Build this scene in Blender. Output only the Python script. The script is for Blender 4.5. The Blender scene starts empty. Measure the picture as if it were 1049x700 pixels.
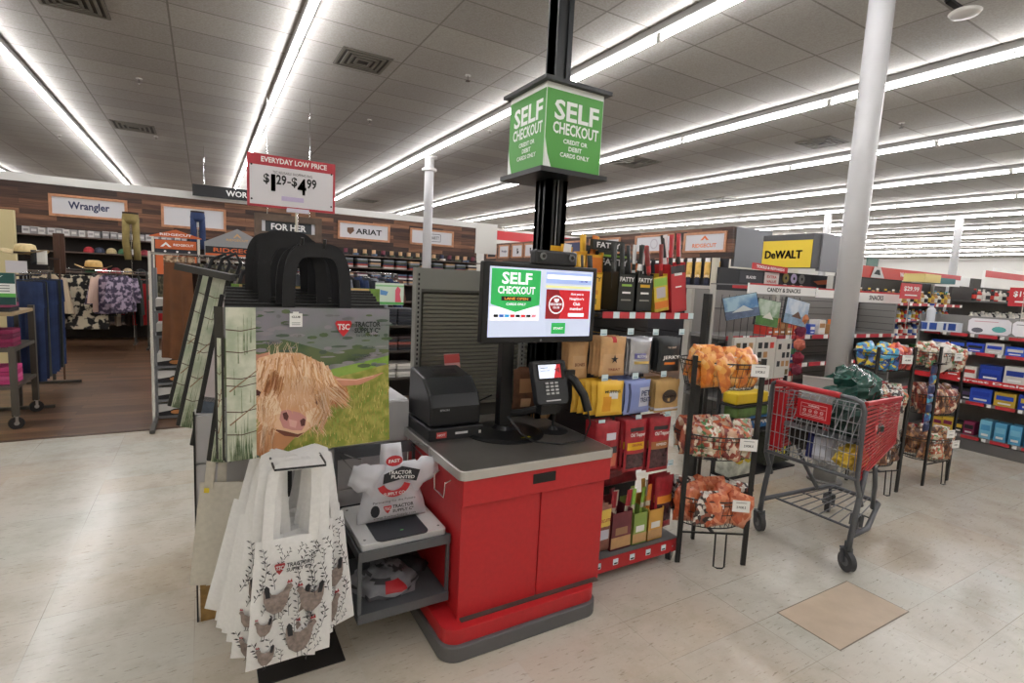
import bpy, math, random
from mathutils import Matrix, Vector, noise as mnoise
rnd = random.Random(7)
SC = bpy.context.scene
COL = SC.collection
# ------------------------------------------------------------------ camera, world, exposure
cd = bpy.data.cameras.new('camera'); cam = bpy.data.objects.new('camera', cd); COL.objects.link(cam)
cd.sensor_width = 36.0; cd.lens = 36.0 * 540.0 / 1049.0; cd.clip_end = 200; cd.clip_start = 0.05
_y = Vector((-316.5, 78.0, -540.0)).normalized()
_z = Vector((231.0, 4600.0, 540.0)).normalized()
_z = (_z - _y * _z.dot(_y)).normalized(); _x = _y.cross(_z)
R3 = Matrix((_x, _y, _z))
cam.matrix_world = Matrix.Translation((0, 0, 1.65)) @ R3.to_4x4()
SC.camera = cam
w = bpy.data.worlds.new('world'); SC.world = w; w.use_nodes = True
w.node_tree.nodes['Background'].inputs[0].default_value = (0.9, 0.95, 1.0, 1)
w.node_tree.nodes['Background'].inputs[1].default_value = 0.05
SC.view_settings.view_transform = 'Standard'; SC.view_settings.look = 'None'
SC.view_settings.gamma = 1.0; SC.view_settings.use_curve_mapping = False
SC.view_settings.exposure = 0.0
TUBE_POWER = 53.0

# ------------------------------------------------------------------ materials
def lin(c):
    if isinstance(c, str):
        c = c.lstrip('#'); c = tuple(int(c[i:i+2], 16) / 255 for i in (0, 2, 4))
    return tuple((x / 12.92 if x <= 0.04045 else ((x + 0.055) / 1.055) ** 2.4) for x in c)
MATS = {}
def mat(c, rough=0.6, metal=0.0, emit=0.0, noise=None, trans=0.0, alpha=1.0, c2=None, key=None, bump=0.0, coat=0.0):
    k = key or (c, rough, metal, emit, noise, trans, alpha, c2, bump, coat)
    if k in MATS: return MATS[k]
    m = bpy.data.materials.new('mat_%d' % len(MATS)); m.use_nodes = True
    nt = m.node_tree; b = nt.nodes['Principled BSDF']
    L = lin(c)
    b.inputs['Base Color'].default_value = (*L, 1)
    b.inputs['Roughness'].default_value = rough; b.inputs['Metallic'].default_value = metal
    b.inputs['Transmission Weight'].default_value = trans; b.inputs['Alpha'].default_value = alpha
    b.inputs['Coat Weight'].default_value = coat
    if emit:
        b.inputs['Emission Color'].default_value = (*L, 1); b.inputs['Emission Strength'].default_value = emit
    if noise:   # (scale, amount) or with c2 a mix of two colours
        tc = nt.nodes.new('ShaderNodeTexCoord'); n = nt.nodes.new('ShaderNodeTexNoise')
        n.inputs['Scale'].default_value = noise[0]; n.inputs['Detail'].default_value = 5
        nt.links.new(tc.outputs['Object'], n.inputs['Vector'])
        r = nt.nodes.new('ShaderNodeValToRGB')
        e0, e1 = (noise[2], noise[3]) if len(noise) > 3 else (0.3, 0.7)
        r.color_ramp.elements[0].position = e0; r.color_ramp.elements[1].position = e1
        C2 = lin(c2) if c2 else tuple(min(1, x * (1 + noise[1])) for x in L)
        C1 = L if c2 else tuple(x * (1 - noise[1]) for x in L)
        r.color_ramp.elements[0].color = (*C1, 1); r.color_ramp.elements[1].color = (*C2, 1)
        nt.links.new(n.outputs['Fac'], r.inputs['Fac']); nt.links.new(r.outputs['Color'], b.inputs['Base Color'])
        if bump:
            bp = nt.nodes.new('ShaderNodeBump'); bp.inputs['Strength'].default_value = bump; bp.inputs['Distance'].default_value = 0.02
            nt.links.new(n.outputs['Fac'], bp.inputs['Height']); nt.links.new(bp.outputs['Normal'], b.inputs['Normal'])
    MATS[k] = m; return m
def nodes(m): return m.node_tree, m.node_tree.nodes['Principled BSDF']
def N(nt, t, **kw):
    n = nt.nodes.new('ShaderNode' + t)
    for k, v in kw.items():
        if k in n.inputs: n.inputs[k].default_value = v
        else: setattr(n, k, v)
    return n
def ramp(nt, fac, stops, const=False):
    r = nt.nodes.new('ShaderNodeValToRGB')
    if const: r.color_ramp.interpolation = 'CONSTANT'
    while len(r.color_ramp.elements) < len(stops): r.color_ramp.elements.new(0.5)
    for e, (p, c) in zip(r.color_ramp.elements, stops):
        e.position = p; e.color = (*lin(c), 1)
    nt.links.new(fac, r.inputs['Fac']); return r
def cells(cols, scale, rough=0.55, alpha=1.0, key=None, stretch=(1, 1, 1), rnd_=1.0):
    """patchwork print: voronoi cells in a handful of colours"""
    k = key or ('cells', tuple(cols), scale, stretch)
    if k in MATS: return MATS[k]
    m = mat(cols[0], rough, key=k); nt, b = nodes(m)
    b.inputs['Alpha'].default_value = alpha; b.inputs['Coat Weight'].default_value = .7
    tc = N(nt, 'TexCoord'); mp = N(nt, 'Mapping'); mp.inputs['Scale'].default_value = stretch
    v = N(nt, 'TexVoronoi', Scale=scale, Randomness=rnd_)
    nt.links.new(tc.outputs['Object'], mp.inputs['Vector']); nt.links.new(mp.outputs[0], v.inputs['Vector'])
    sx = N(nt, 'SeparateColor'); nt.links.new(v.outputs['Color'], sx.inputs[0])
    r = ramp(nt, sx.outputs[0], [(i / len(cols), c) for i, c in enumerate(cols)], True)
    nt.links.new(r.outputs['Color'], b.inputs['Base Color'])
    return m

WHITE = mat('#e9e8e6', 0.5); BLACK = mat('#141415', 0.45); DARK = mat('#242528', 0.5); RED = mat('#c1272c', 0.45)
STEEL = mat('#b9b9b7', 0.28, 0.9, noise=(3.0, 0.12)); CHROME = mat('#d8d8d8', 0.15, 1.0); GREY = mat('#6b6b6c', 0.5)
BEAM = mat('#4a4b4c', 0.5); GLASSY = mat('#0c0c0e', 0.12); PAPER = mat('#f2f1ee', 0.6); INK = mat('#1b1b1d', 0.6)
SIGNRED = mat('#b23440', 0.5); TAG = mat('#d6e8ee', 0.5); ORANGE = mat('#e2763a', 0.6); WOODL = mat('#c79a63', 0.6, noise=(6, 0.2))

# ------------------------------------------------------------------ mesh builder
def face(loc, yaw=0.0, tilt=0.0, roll=0.0):
    """frame of an upright surface: x to its right, y up, z out of it (yaw 0 faces -Y, -90 faces -X)"""
    return (Matrix.Translation(loc) @ Matrix.Rotation(math.radians(yaw), 4, 'Z') @ Matrix.Rotation(math.radians(90 + tilt), 4, 'X')
            @ Matrix.Rotation(math.radians(roll), 4, 'Z'))
_txt = {}
def textgeo(s, bold):
    k = (s, bold)
    if k not in _txt:
        cu = bpy.data.curves.new('t', 'FONT'); cu.body = s; cu.align_x = 'CENTER'; cu.resolution_u = 2
        cu.offset = 0.026 if bold else 0.0; cu.fill_mode = 'FRONT'; cu.dimensions = '2D'
        o = bpy.data.objects.new('t', cu); COL.objects.link(o)
        me = bpy.data.meshes.new_from_object(o.evaluated_get(bpy.context.evaluated_depsgraph_get()))
        V = [tuple(v.co) for v in me.vertices]; F = [tuple(p.vertices) for p in me.polygons]
        bpy.data.objects.remove(o); bpy.data.meshes.remove(me)
        if not V: V = [(0, 0, 0)]; F = []
        x0 = min(v[0] for v in V); x1 = max(v[0] for v in V); y0 = min(v[1] for v in V); y1 = max(v[1] for v in V)
        W = max(x1 - x0, 1e-6); H = max(y1 - y0, 1e-6)
        _txt[k] = ([((v[0] - (x0 + x1) / 2) / W, (v[1] - (y0 + y1) / 2) / H, 0) for v in V], F, W / H)
    return _txt[k]
class MB:
    def __init__(s, M=None): s.v = []; s.f = []; s.mi = []; s.M = M or Matrix.Identity(4); s.mats = []
    def mid(s, m):
        if m not in s.mats: s.mats.append(m)
        return s.mats.index(m)
    def add(s, V, F, m, M=None):
        A = s.M @ M if M is not None else s.M
        b = len(s.v); i = s.mid(m)
        s.v += [A @ Vector(p) for p in V]
        for f in F: s.f.append(tuple(b + q for q in f)); s.mi.append(i)
        return s
    def box(s, c, d, m, rot=None):
        x, y, z = d[0] / 2, d[1] / 2, d[2] / 2
        V = [(a * x, b * y, e * z) for a in (-1, 1) for b in (-1, 1) for e in (-1, 1)]
        F = [(0, 1, 3, 2), (4, 6, 7, 5), (0, 4, 5, 1), (2, 3, 7, 6), (0, 2, 6, 4), (1, 5, 7, 3)]
        M = Matrix.Translation(c)
        if rot: M = M @ Matrix.Rotation(math.radians(rot[2]), 4, 'Z') @ Matrix.Rotation(math.radians(rot[1]), 4, 'Y') @ Matrix.Rotation(math.radians(rot[0]), 4, 'X')
        return s.add(V, F, m, M)
    def bx(s, a, b, m): # by corners
        return s.box([(p + q) / 2 for p, q in zip(a, b)], [abs(q - p) for p, q in zip(a, b)], m)
    def rbox(s, c, d, r, m, n=4, rot=None):
        """box with its vertical edges rounded"""
        P = []
        for (sx, sy, a0) in ((1, 1, 0), (-1, 1, 90), (-1, -1, 180), (1, -1, 270)):
            for k in range(n + 1):
                a = math.radians(a0 + 90 * k / n)
                P.append((sx * (d[0] / 2 - r) + r * math.cos(a), sy * (d[1] / 2 - r) + r * math.sin(a)))
        return s.prism(P, -d[2] / 2, d[2] / 2, m, Matrix.Translation(c) @ (Matrix.Rotation(math.radians(rot), 4, 'Z') if rot else Matrix.Identity(4)))
    def prism(s, P, z0, z1, m, M=None, taper=1.0):
        n = len(P)
        V = [(x, y, z0) for x, y in P] + [(x * taper, y * taper, z1) for x, y in P]
        F = [tuple(range(n - 1, -1, -1)), tuple(range(n, 2 * n))] + [(i, (i + 1) % n, n + (i + 1) % n, n + i) for i in range(n)]
        return s.add(V, F, m, M)
    def poly(s, P, m, z=0.0, M=None):
        return s.add([(x, y, z) for x, y in P], [tuple(range(len(P)))], m, M)
    def rect(s, cx, cy, w, h, m, z=0.0, M=None):
        return s.poly([(cx - w / 2, cy - h / 2), (cx + w / 2, cy - h / 2), (cx + w / 2, cy + h / 2), (cx - w / 2, cy + h / 2)], m, z, M)
    def disc(s, cx, cy, rx, ry, m, z=0.0, n=16, M=None, a0=0, a1=360):
        return s.poly([(cx + rx * math.cos(math.radians(a0 + (a1 - a0) * k / n)), cy + ry * math.sin(math.radians(a0 + (a1 - a0) * k / n))) for k in range(n + (a1 - a0 < 360))], m, z, M)
    def ringd(s, cx, cy, r0, r1, m, z=0.0, n=24, a0=0, a1=360):
        V = []; F = []
        for k in range(n + 1):
            a = math.radians(a0 + (a1 - a0) * k / n)
            V += [(cx + r0 * math.cos(a), cy + r0 * math.sin(a), z), (cx + r1 * math.cos(a), cy + r1 * math.sin(a), z)]
        for k in range(n): F.append((2 * k, 2 * k + 1, 2 * k + 3, 2 * k + 2))
        return s.add(V, F, m)
    def text(s, t, cx, cy, w, h, m, z=0.001, bold=True, M=None, rot=0):
        V, F, ar = textgeo(t, bold)
        A = Matrix.Translation((cx, cy, z)) @ Matrix.Rotation(math.radians(rot), 4, 'Z') @ Matrix.Diagonal((w, h if h else w / ar, 1, 1))
        return s.add(V, F, m, (M @ A) if M is not None else A)
    def heavy(s, t, cx, cy, w, h, m, z=0.001):
        for k in (-1, 0, 1): s.text(t, cx + k * w * .006, cy, w, h, m, z)
        return s
    def cyl(s, p, q, r, m, n=12, r2=None):
        p = Vector(p); q = Vector(q); d = (q - p); L = d.length
        if L < 1e-9: return s
        Rm = Matrix.Translation(p) @ d.to_track_quat('Z', 'Y').to_matrix().to_4x4()
        r2 = r if r2 is None else r2
        V = [(r * math.cos(2 * math.pi * k / n), r * math.sin(2 * math.pi * k / n), 0) for k in range(n)] + \
            [(r2 * math.cos(2 * math.pi * k / n), r2 * math.sin(2 * math.pi * k / n), L) for k in range(n)]
        F = [tuple(range(n - 1, -1, -1)), tuple(range(n, 2 * n))] + [(i, (i + 1) % n, n + (i + 1) % n, n + i) for i in range(n)]
        return s.add(V, F, m, Rm)
    def bar(s, p, q, w, t, m, up=(0, 0, 1)):
        """flat or square bar from p to q"""
        p = Vector(p); q = Vector(q); d = (q - p); L = d.length; d.normalize(); u = Vector(up)
        if abs(d.dot(u)) > 0.99: u = Vector((0, 1, 0))
        a = d.cross(u).normalized(); b = a.cross(d)
        V = [p + a * (i * w / 2) + b * (j * t / 2) + d * (k * L) for k in (0, 1) for i, j in ((-1, -1), (1, -1), (1, 1), (-1, 1))]
        return s.add(V, [(3, 2, 1, 0), (4, 5, 6, 7)] + [(i, (i + 1) % 4, 4 + (i + 1) % 4, 4 + i) for i in range(4)], m)
    def tube(s, P, r, m, n=6, closed=False):
        P = [Vector(p) for p in P]; K = len(P); V = []; F = []; up = None
        for i, p in enumerate(P):
            a = P[(i - 1) % K] if (closed or i > 0) else p; b = P[(i + 1) % K] if (closed or i < K - 1) else p
            d = (b - a).normalized()
            if up is None: up = Vector((0, 0, 1)) if abs(d.z) < 0.9 else Vector((1, 0, 0))
            u = d.cross(up)
            if u.length < 1e-4: u = d.cross(Vector((0.3, 1, 0.2)))
            u.normalize(); vv = u.cross(d); up = vv
            for k in range(n):
                t = 2 * math.pi * k / n; V.append(p + u * (r * math.cos(t)) + vv * (r * math.sin(t)))
        for i in range(K if closed else K - 1):
            for k in range(n):
                j = (i + 1) % K; F.append((i * n + k, i * n + (k + 1) % n, j * n + (k + 1) % n, j * n + k))
        if not closed: F += [tuple(range(n - 1, -1, -1)), tuple((K - 1) * n + k for k in range(n))]
        return s.add(V, F, m)
    def lathe(s, prof, m, n=20, M=None):
        V = []; F = []
        for r, z in prof:
            for k in range(n): V.append((r * math.cos(2 * math.pi * k / n), r * math.sin(2 * math.pi * k / n), z))
        for i in range(len(prof) - 1):
            for k in range(n): F.append((i * n + k, i * n + (k + 1) % n, (i + 1) * n + (k + 1) % n, (i + 1) * n + k))
        F += [tuple(range(n - 1, -1, -1)), tuple((len(prof) - 1) * n + k for k in range(n))]
        return s.add(V, F, m, M)
    def grid(s, fn, nu, nv, m, M=None, mf=None):
        """surface fn(u,v)->point; mf(u,v) picks the material of a face"""
        V = [fn(i / nu, j / nv) for j in range(nv + 1) for i in range(nu + 1)]
        A = s.M @ M if M is not None else s.M
        b = len(s.v); s.v += [A @ Vector(p) for p in V]
        for j in range(nv):
            for i in range(nu):
                q = b + j * (nu + 1) + i
                s.f.append((q, q + 1, q + nu + 2, q + nu + 1))
                mm = mf((i + .5) / nu, (j + .5) / nv) if mf else m
                s.mi.append(s.mid(mm or m))
        return s
    def pillow(s, w, h, t, m, nu=8, nv=10, prof=None, mf=None, back=None, wob=0.0, seed=0, edge=0.06, M=None, top_open=0.0):
        """closed soft slab in the xy plane, y from 0 to h; prof(v)->width factor"""
        def P(side):
            def fn(u, v):
                k = prof(v) if prof else 1.0
                x = (u - 0.5) * w * k; y = v * h
                bu = max(0.0, 1 - abs(2 * u - 1) ** 3); bv = max(0.0, 1 - abs(2 * v - 1) ** (5 if not top_open or v < .5 else 40))
                z = t / 2 * bu ** 0.6 * bv ** 0.6
                if wob: z += wob * bu * bv * mnoise.noise(Vector((u * 3.1 + seed, v * 3.7, seed * 1.7))); x += wob * 0.5 * mnoise.noise(Vector((seed, v * 4, 5)))
                return (x, y, z if side > 0 else -z * 0.9 - 0.0005)
            return fn
        s.grid(P(1), nu, nv, m, M, mf)
        s.grid(lambda u, v: P(-1)(1 - u, v), nu, nv, back or m, M)
        return s
    def mesh(s, name, smooth=False, bevel=0):
        me = bpy.data.meshes.new(name)
        me.from_pydata([tuple(p) for p in s.v], [], s.f)
        for m in s.mats: me.materials.append(m)
        me.polygons.foreach_set('material_index', s.mi)
        if smooth: me.polygons.foreach_set('use_smooth', [True] * len(s.f))
        me.update(); return me
    def build(s, name, parent=None, smooth=False, bevel=0, loc=None, rz=0):
        o = bpy.data.objects.new(name, s.mesh(name, smooth)); COL.objects.link(o)
        if parent is not None: o.parent = parent
        if loc is not None: o.location = loc
        if rz: o.rotation_euler.z = math.radians(rz)
        if bevel:
            b = o.modifiers.new('b', 'BEVEL'); b.width = bevel; b.segments = 2; b.limit_method = 'ANGLE'
        return o
def tag(o, label, cat, group=None, kind=None):
    o['label'] = label; o['category'] = cat
    if group: o['group'] = group
    if kind: o['kind'] = kind
    return o
def struct(o): o['kind'] = 'structure'; return o
def empty(name, loc, rz, label, cat, group=None):
    o = bpy.data.objects.new(name, None); COL.objects.link(o); o.location = loc; o.rotation_euler.z = math.radians(rz)
    o.empty_display_size = 0.05
    return tag(o, label, cat, group)
def dup(root, loc, rz=0, label=None, group=None, scale=None, rot=None):
    def cp(o, par):
        c = o.copy(); COL.objects.link(c)
        if par is not None: c.parent = par
        for ch in list(o.children): cp(ch, c)
        return c
    r = cp(root, None); r.location = loc; r.rotation_euler = rot or (0, 0, math.radians(rz))
    if label: r['label'] = label
    if group: r['group'] = group
    if scale: r.scale = scale if hasattr(scale, '__len__') else (scale,) * 3
    return r
ORD = ['first', 'second', 'third', 'fourth', 'fifth', 'sixth', 'seventh', 'eighth', 'ninth', 'tenth', 'eleventh', 'twelfth', 'thirteenth',
       'fourteenth', 'fifteenth', 'sixteenth', 'seventeenth', 'eighteenth', 'nineteenth', 'twentieth', 'twenty-first', 'twenty-second',
       'twenty-third', 'twenty-fourth', 'twenty-fifth', 'twenty-sixth', 'twenty-seventh', 'twenty-eighth', 'twenty-ninth', 'thirtieth']
def tsc_mark(mb, cx, cy, h, red, white, z):
    """small red pentagon badge with the three white letters"""
    w = h * 1.05
    mb.poly([(cx - w / 2, cy + h * .35), (cx - w * .42, cy + h * .5), (cx + w * .42, cy + h * .5), (cx + w / 2, cy + h * .35), (cx + w * .3, cy - h * .15), (cx, cy - h / 2), (cx - w * .3, cy - h * .15)], red, z)
    mb.text('TSC', cx, cy + h * .12, w * .72, h * .38, white, z + .0008)

# ------------------------------------------------------------------ the room
CEIL = 4.26
# floor of square cut vinyl tiles
fm = mat('#b7b2a6', 0.3, key='floor'); nt, b = nodes(fm)
tc = N(nt, 'TexCoord'); geo = tc.outputs['Object']
mp = N(nt, 'Mapping'); mp.inputs['Location'].default_value = (0.06, -0.26 + 0.0, 0); nt.links.new(geo, mp.inputs['Vector'])
br = N(nt, 'TexBrick', Scale=1.0); br.offset = 0.0; br.squash = 1.0
for k, v in {'Brick Width': 0.61, 'Row Height': 0.305, 'Mortar Size': 0.0016, 'Mortar Smooth': 0.3, 'Bias': 0.0}.items(): br.inputs[k].default_value = v
br.inputs['Color1'].default_value = (0, 0, 0, 1); br.inputs['Color2'].default_value = (1, 1, 1, 1); br.inputs['Mortar'].default_value = (0.5, 0.5, 0.5, 1)
nt.links.new(mp.outputs[0], br.inputs['Vector'])
big = N(nt, 'TexNoise', Scale=0.55, Detail=3.0); nt.links.new(geo, big.inputs['Vector'])
mx = N(nt, 'Math', operation='MULTIPLY_ADD'); nt.links.new(br.outputs['Color'], mx.inputs[0]); mx.inputs[1].default_value = 0.16; nt.links.new(big.outputs['Fac'], mx.inputs[2])
cr = ramp(nt, mx.outputs[0], [(0.36, '#c2c3b9'), (0.52, '#c6c2b7'), (0.66, '#c2b9aa'), (0.85, '#c6b6a0')])
# chips and streaks
sm = N(nt, 'Mapping'); sm.inputs['Scale'].default_value = (0.8, 4.5, 1); nt.links.new(geo, sm.inputs['Vector'])
ch = N(nt, 'TexNoise', Scale=16.0, Detail=6.0, Roughness=0.75); nt.links.new(sm.outputs[0], ch.inputs['Vector'])
chr_ = ramp(nt, ch.outputs['Fac'], [(0.0, '#6a6359'), (0.33, '#948b7d'), (0.42, '#ffffff'), (0.64, '#ffffff'), (0.72, '#f4efe6')])
m1 = N(nt, 'MixRGB', blend_type='MULTIPLY'); m1.inputs[0].default_value = 0.75
nt.links.new(cr.outputs['Color'], m1.inputs[1]); nt.links.new(chr_.outputs['Color'], m1.inputs[2])
m1b = N(nt, 'MixRGB', blend_type='MULTIPLY'); m1b.inputs[0].default_value = 0.55
cl = N(nt, 'TexNoise', Scale=2.6, Detail=7.0, Roughness=0.7); nt.links.new(geo, cl.inputs['Vector'])
clr = ramp(nt, cl.outputs['Fac'], [(0.3, '#d2ccc0'), (0.55, '#ffffff'), (0.8, '#efebe2')])
nt.links.new(m1.outputs[0], m1b.inputs[1]); nt.links.new(clr.outputs['Color'], m1b.inputs[2])
m2 = N(nt, 'MixRGB'); m2.inputs[2].default_value = (*lin('#8f887c'), 1)
sf = N(nt, 'Math', operation='MULTIPLY'); nt.links.new(br.outputs['Fac'], sf.inputs[0])
sn = N(nt, 'TexNoise', Scale=0.9, Detail=2.0); nt.links.new(geo, sn.inputs['Vector'])
sr = ramp(nt, sn.outputs['Fac'], [(0.42, '#404040'), (0.6, '#ffffff')]); nt.links.new(sr.outputs['Color'], sf.inputs[1])
nt.links.new(sf.outputs[0], m2.inputs[0]); nt.links.new(m1b.outputs[0], m2.inputs[1]); nt.links.new(m2.outputs[0], b.inputs['Base Color'])
rr = N(nt, 'MapRange'); rr.inputs['To Min'].default_value = 0.08; rr.inputs['To Max'].default_value = 0.34
nt.links.new(cl.outputs['Fac'], rr.inputs['Value']); nt.links.new(rr.outputs[0], b.inputs['Roughness'])
struct(MB().bx((-9, -4, -0.1), (40, 25, 0), fm).build('floor'))
tm = mat('#bcab96', 0.4, noise=(9, 0.07))
struct(MB().bx((2.56, 1.17, -0.01), (3.22, 1.48, 0.0012), tm).bx((2.554, 1.164, -0.01), (3.226, 1.486, 0.0004), mat('#6f665a')).build('trim_1'))
# wood plank floor of the clothing area
wm = mat('#6d5240', 0.38, key='woodfloor'); nt, b = nodes(wm)
tc = N(nt, 'TexCoord'); br = N(nt, 'TexBrick', Scale=1.0); br.offset = 0.37
for k, v in {'Brick Width': 1.2, 'Row Height': 0.15, 'Mortar Size': 0.002, 'Bias': 0.0}.items(): br.inputs[k].default_value = v
br.inputs['Color1'].default_value = (*lin('#5b4232'), 1); br.inputs['Color2'].default_value = (*lin('#846349'), 1); br.inputs['Mortar'].default_value = (*lin('#38291f'), 1)
nt.links.new(tc.outputs['Object'], br.inputs['Vector'])
mp = N(nt, 'Mapping'); mp.inputs['Scale'].default_value = (1, 9, 1); nt.links.new(tc.outputs['Object'], mp.inputs['Vector'])
nz = N(nt, 'TexNoise', Scale=3.0, Detail=8.0, Roughness=0.7); nt.links.new(mp.outputs[0], nz.inputs['Vector'])
r = ramp(nt, nz.outputs['Fac'], [(0.25, '#7a6a5c'), (0.6, '#ffffff')]); mm = N(nt, 'MixRGB', blend_type='MULTIPLY'); mm.inputs[0].default_value = 0.8
nt.links.new(br.outputs['Color'], mm.inputs[1]); nt.links.new(r.outputs['Color'], mm.inputs[2]); nt.links.new(mm.outputs[0], b.inputs['Base Color'])
struct(MB().bx((-8.5, 6.2, -0.05), (9.5, 24, 0.004), wm).build('floor_wood'))
struct(MB().bx((-8.5, 6.17, -0.05), (9.5, 6.21, 0.007), mat('#4d3a2d', 0.5)).build('trim_2'))
# ceiling with a white lay-in grid
cm = mat('#b5b1aa', 0.9, key='ceil'); nt, b = nodes(cm)
tc = N(nt, 'TexCoord'); mp = N(nt, 'Mapping'); mp.inputs['Location'].default_value = (-0.95 + 1.22 * 20, 6.1, 0); nt.links.new(tc.outputs['Object'], mp.inputs['Vector'])
br = N(nt, 'TexBrick', Scale=1.0); br.offset = 0.0
for k, v in {'Brick Width': 1.22, 'Row Height': 0.61, 'Mortar Size': 0.012, 'Mortar Smooth': 0.4, 'Bias': 0.0}.items(): br.inputs[k].default_value = v
br.inputs['Color1'].default_value = (*lin('#a29f9a'), 1); br.inputs['Color2'].default_value = (*lin('#b0ada7'), 1); br.inputs['Mortar'].default_value = (*lin('#817d77'), 1)
nt.links.new(mp.outputs[0], br.inputs['Vector'])
nz = N(nt, 'TexNoise', Scale=60.0, Detail=3.0); nt.links.new(tc.outputs['Object'], nz.inputs['Vector'])
r = ramp(nt, nz.outputs['Fac'], [(0.3, '#e4e2de'), (0.7, '#ffffff')]); mm = N(nt, 'MixRGB', blend_type='MULTIPLY'); mm.inputs[0].default_value = 1
nt.links.new(br.outputs['Color'], mm.inputs[1]); nt.links.new(r.outputs['Color'], mm.inputs[2]); nt.links.new(mm.outputs[0], b.inputs['Base Color'])
struct(MB().bx((-9, -4, CEIL), (40, 25, CEIL + 0.1), cm).build('ceiling'))
CREAM = mat('#d8cfae', 0.8)
struct(MB().bx((-9, 24, 0), (40, 24.1, CEIL), mat('#e3dfd2', 0.8)).build('wall_back'))
struct(MB().bx((-9.1, -4, 0), (-9, 24, CEIL), CREAM).build('wall_left'))
struct(MB().bx((39, -4, 0), (39.1, 24, CEIL), mat('#e8e6e2', 0.8)).build('wall_right'))
struct(MB().bx((-9, -4.1, 0), (40, -4, CEIL), mat('#dcd8cc', 0.8)).build('wall_front'))
# ------------------------------------------------------------------ rows of ceiling lights
TUBE = mat('#fdfcff', 0.5, emit=TUBE_POWER); HOUS = mat('#8d8b88', 0.5); ENDC = mat('#cfcdc8', 0.5)
places = ['furthest left, beyond the first framed sign', 'over the price sign above the cow bag', 'just behind the hanging self checkout sign',
          'in front of the pole cover, second right of the green sign']
for k in range(-2, 12):
    x = 0.95 + 3.05 * k
    y0, y1 = -3.3, 23.6
    if k >= 5: y0 = -2.5
    nm = ['dim strip at the far left edge over the hats', 'long strip running to the first framed sign at left', 'strip passing right behind the price sign',
          'strip running just behind the green hanging box', 'first strip right of the green hanging box'][k + 2] if k < 3 else \
         ORD[k - 2] + ' strip right of the green hanging box'
    t = empty('ceiling_light', (x, y0, CEIL), 0, 'fluorescent ceiling light row, ' + nm, 'ceiling light', 'fluorescent light rows')
    L = y1 - y0
    MB().box((0, L / 2, -0.035), (0.085, L, 0.07), HOUS).box((0, L / 2, -0.073), (0.06, L, 0.006), ENDC).build('housing', t)
    n = int(L // 2.44); tb = None
    for i in range(n):
        yc = (i + 0.5) * 2.44 + 0.15
        if tb is None:
            mbt = MB().cyl((0, -1.185, 0), (0, 1.185, 0), 0.018, TUBE, 10)
            tb = mbt.build('tube', t); o = tb
            ho = MB().box((0, 1.2, 0.0), (0.03, 0.02, 0.08), ENDC).box((0, -1.2, 0.0), (0.03, 0.02, 0.08), ENDC).build('lamp_holder', t); h2 = ho
        else:
            o = tb.copy(); COL.objects.link(o); h2 = ho.copy(); COL.objects.link(h2)
        o.location = (0, yc, -0.125); h2.location = (0, yc, -0.115)
# ceiling vents, sprinklers, detectors
VD = mat('#6e6a60', 0.6); VB = mat('#35332f', 0.7)
def vent(x, y, label, s=0.6, rz=0):
    t = empty('ceiling_vent', (x, y, CEIL), rz, label, 'vent', 'ceiling vents')
    fr = MB()
    for k in range(4):
        a = s / 2 - 0.02 - k * s * 0.11; z = -0.006 - 0.004 * k
        for sx, sy, w_, d_ in ((0, 1, 2 * a, .03), (0, -1, 2 * a, .03), (1, 0, .03, 2 * a), (-1, 0, .03, 2 * a)):
            fr.box((sx * a, sy * a, z), (w_ + .02, d_, 0.012) if sy else (w_, d_ + .02, 0.012), VD, )
    fr.build('louvre', t)
    MB().box((0, 0, -0.001), (s, s, 0.002), VB).build('back_plate', t)
vent(1.75, 6.95, 'dark square ceiling vent between the price sign and green box')
vent(-1.12, 13.0, 'dark square ceiling vent above the leftmost framed sign', 0.7)
vent(5.1, 19.6, 'flat dark ceiling vent far back over the boot sign', 0.8)
vent(-1.12, 7.25, 'ceiling vent cut by the top left of the frame')
vent(2.3, 14.6, 'small ceiling vent just right of the price sign', 0.7)
vent(7.9, 8.7, 'ceiling vent far behind the pole sign right edge', 0.8)
vent(13.0, 10.5, 'ceiling vent far off above the yellow tool sign', 0.8)
vent(9.2, 5.5, 'ceiling vent left of the round white column', 0.6)
def sprinkler(x, y, label, lo=0.0):
    t = empty('sprinkler', (x, y, CEIL), 0, label, 'sprinkler', 'ceiling sprinklers')
    MB().cyl((0, 0, -0.008), (0, 0, 0), 0.04, ENDC, 14).build('escutcheon', t)
    MB().cyl((0, 0, -0.06), (0, 0, -.008), 0.011, CHROME, 8).cyl((0, 0, -0.075), (0, 0, -.07), 0.03, CHROME, 10).build('deflector', t)
for x, y, l in ((-0.75, 9.6, 'ceiling sprinkler nearest left of the price sign light strip'), (3.0, 6.55, 'ceiling sprinkler left of the green hanging sign'),
                (2.5, 9.4, 'ceiling sprinkler above the far left column'), (-0.8, 13.6, 'ceiling sprinkler close to the wall band over the leftmost framed sign'),
                (9.0, 4.2, 'ceiling sprinkler right of the white column'), (12.0, 6.2, 'far ceiling sprinkler right of the white column'),
                (4.4, 8.6, 'ceiling sprinkler between green sign and left column'), (-2.6, 15.0, 'ceiling sprinkler at the far left edge')):
    sprinkler(x, y, l)
t = empty('ceiling_camera', (5.55, 2.35, CEIL), 0, 'white round camera on a black bracket beside the column top', 'camera')
MB().cyl((0, 0, -0.05), (0, 0, 0), 0.03, BLACK, 10).bar((0, 0, -0.05), (0.16, -0.05, -0.1), 0.05, 0.02, BLACK).build('bracket', t)
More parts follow.
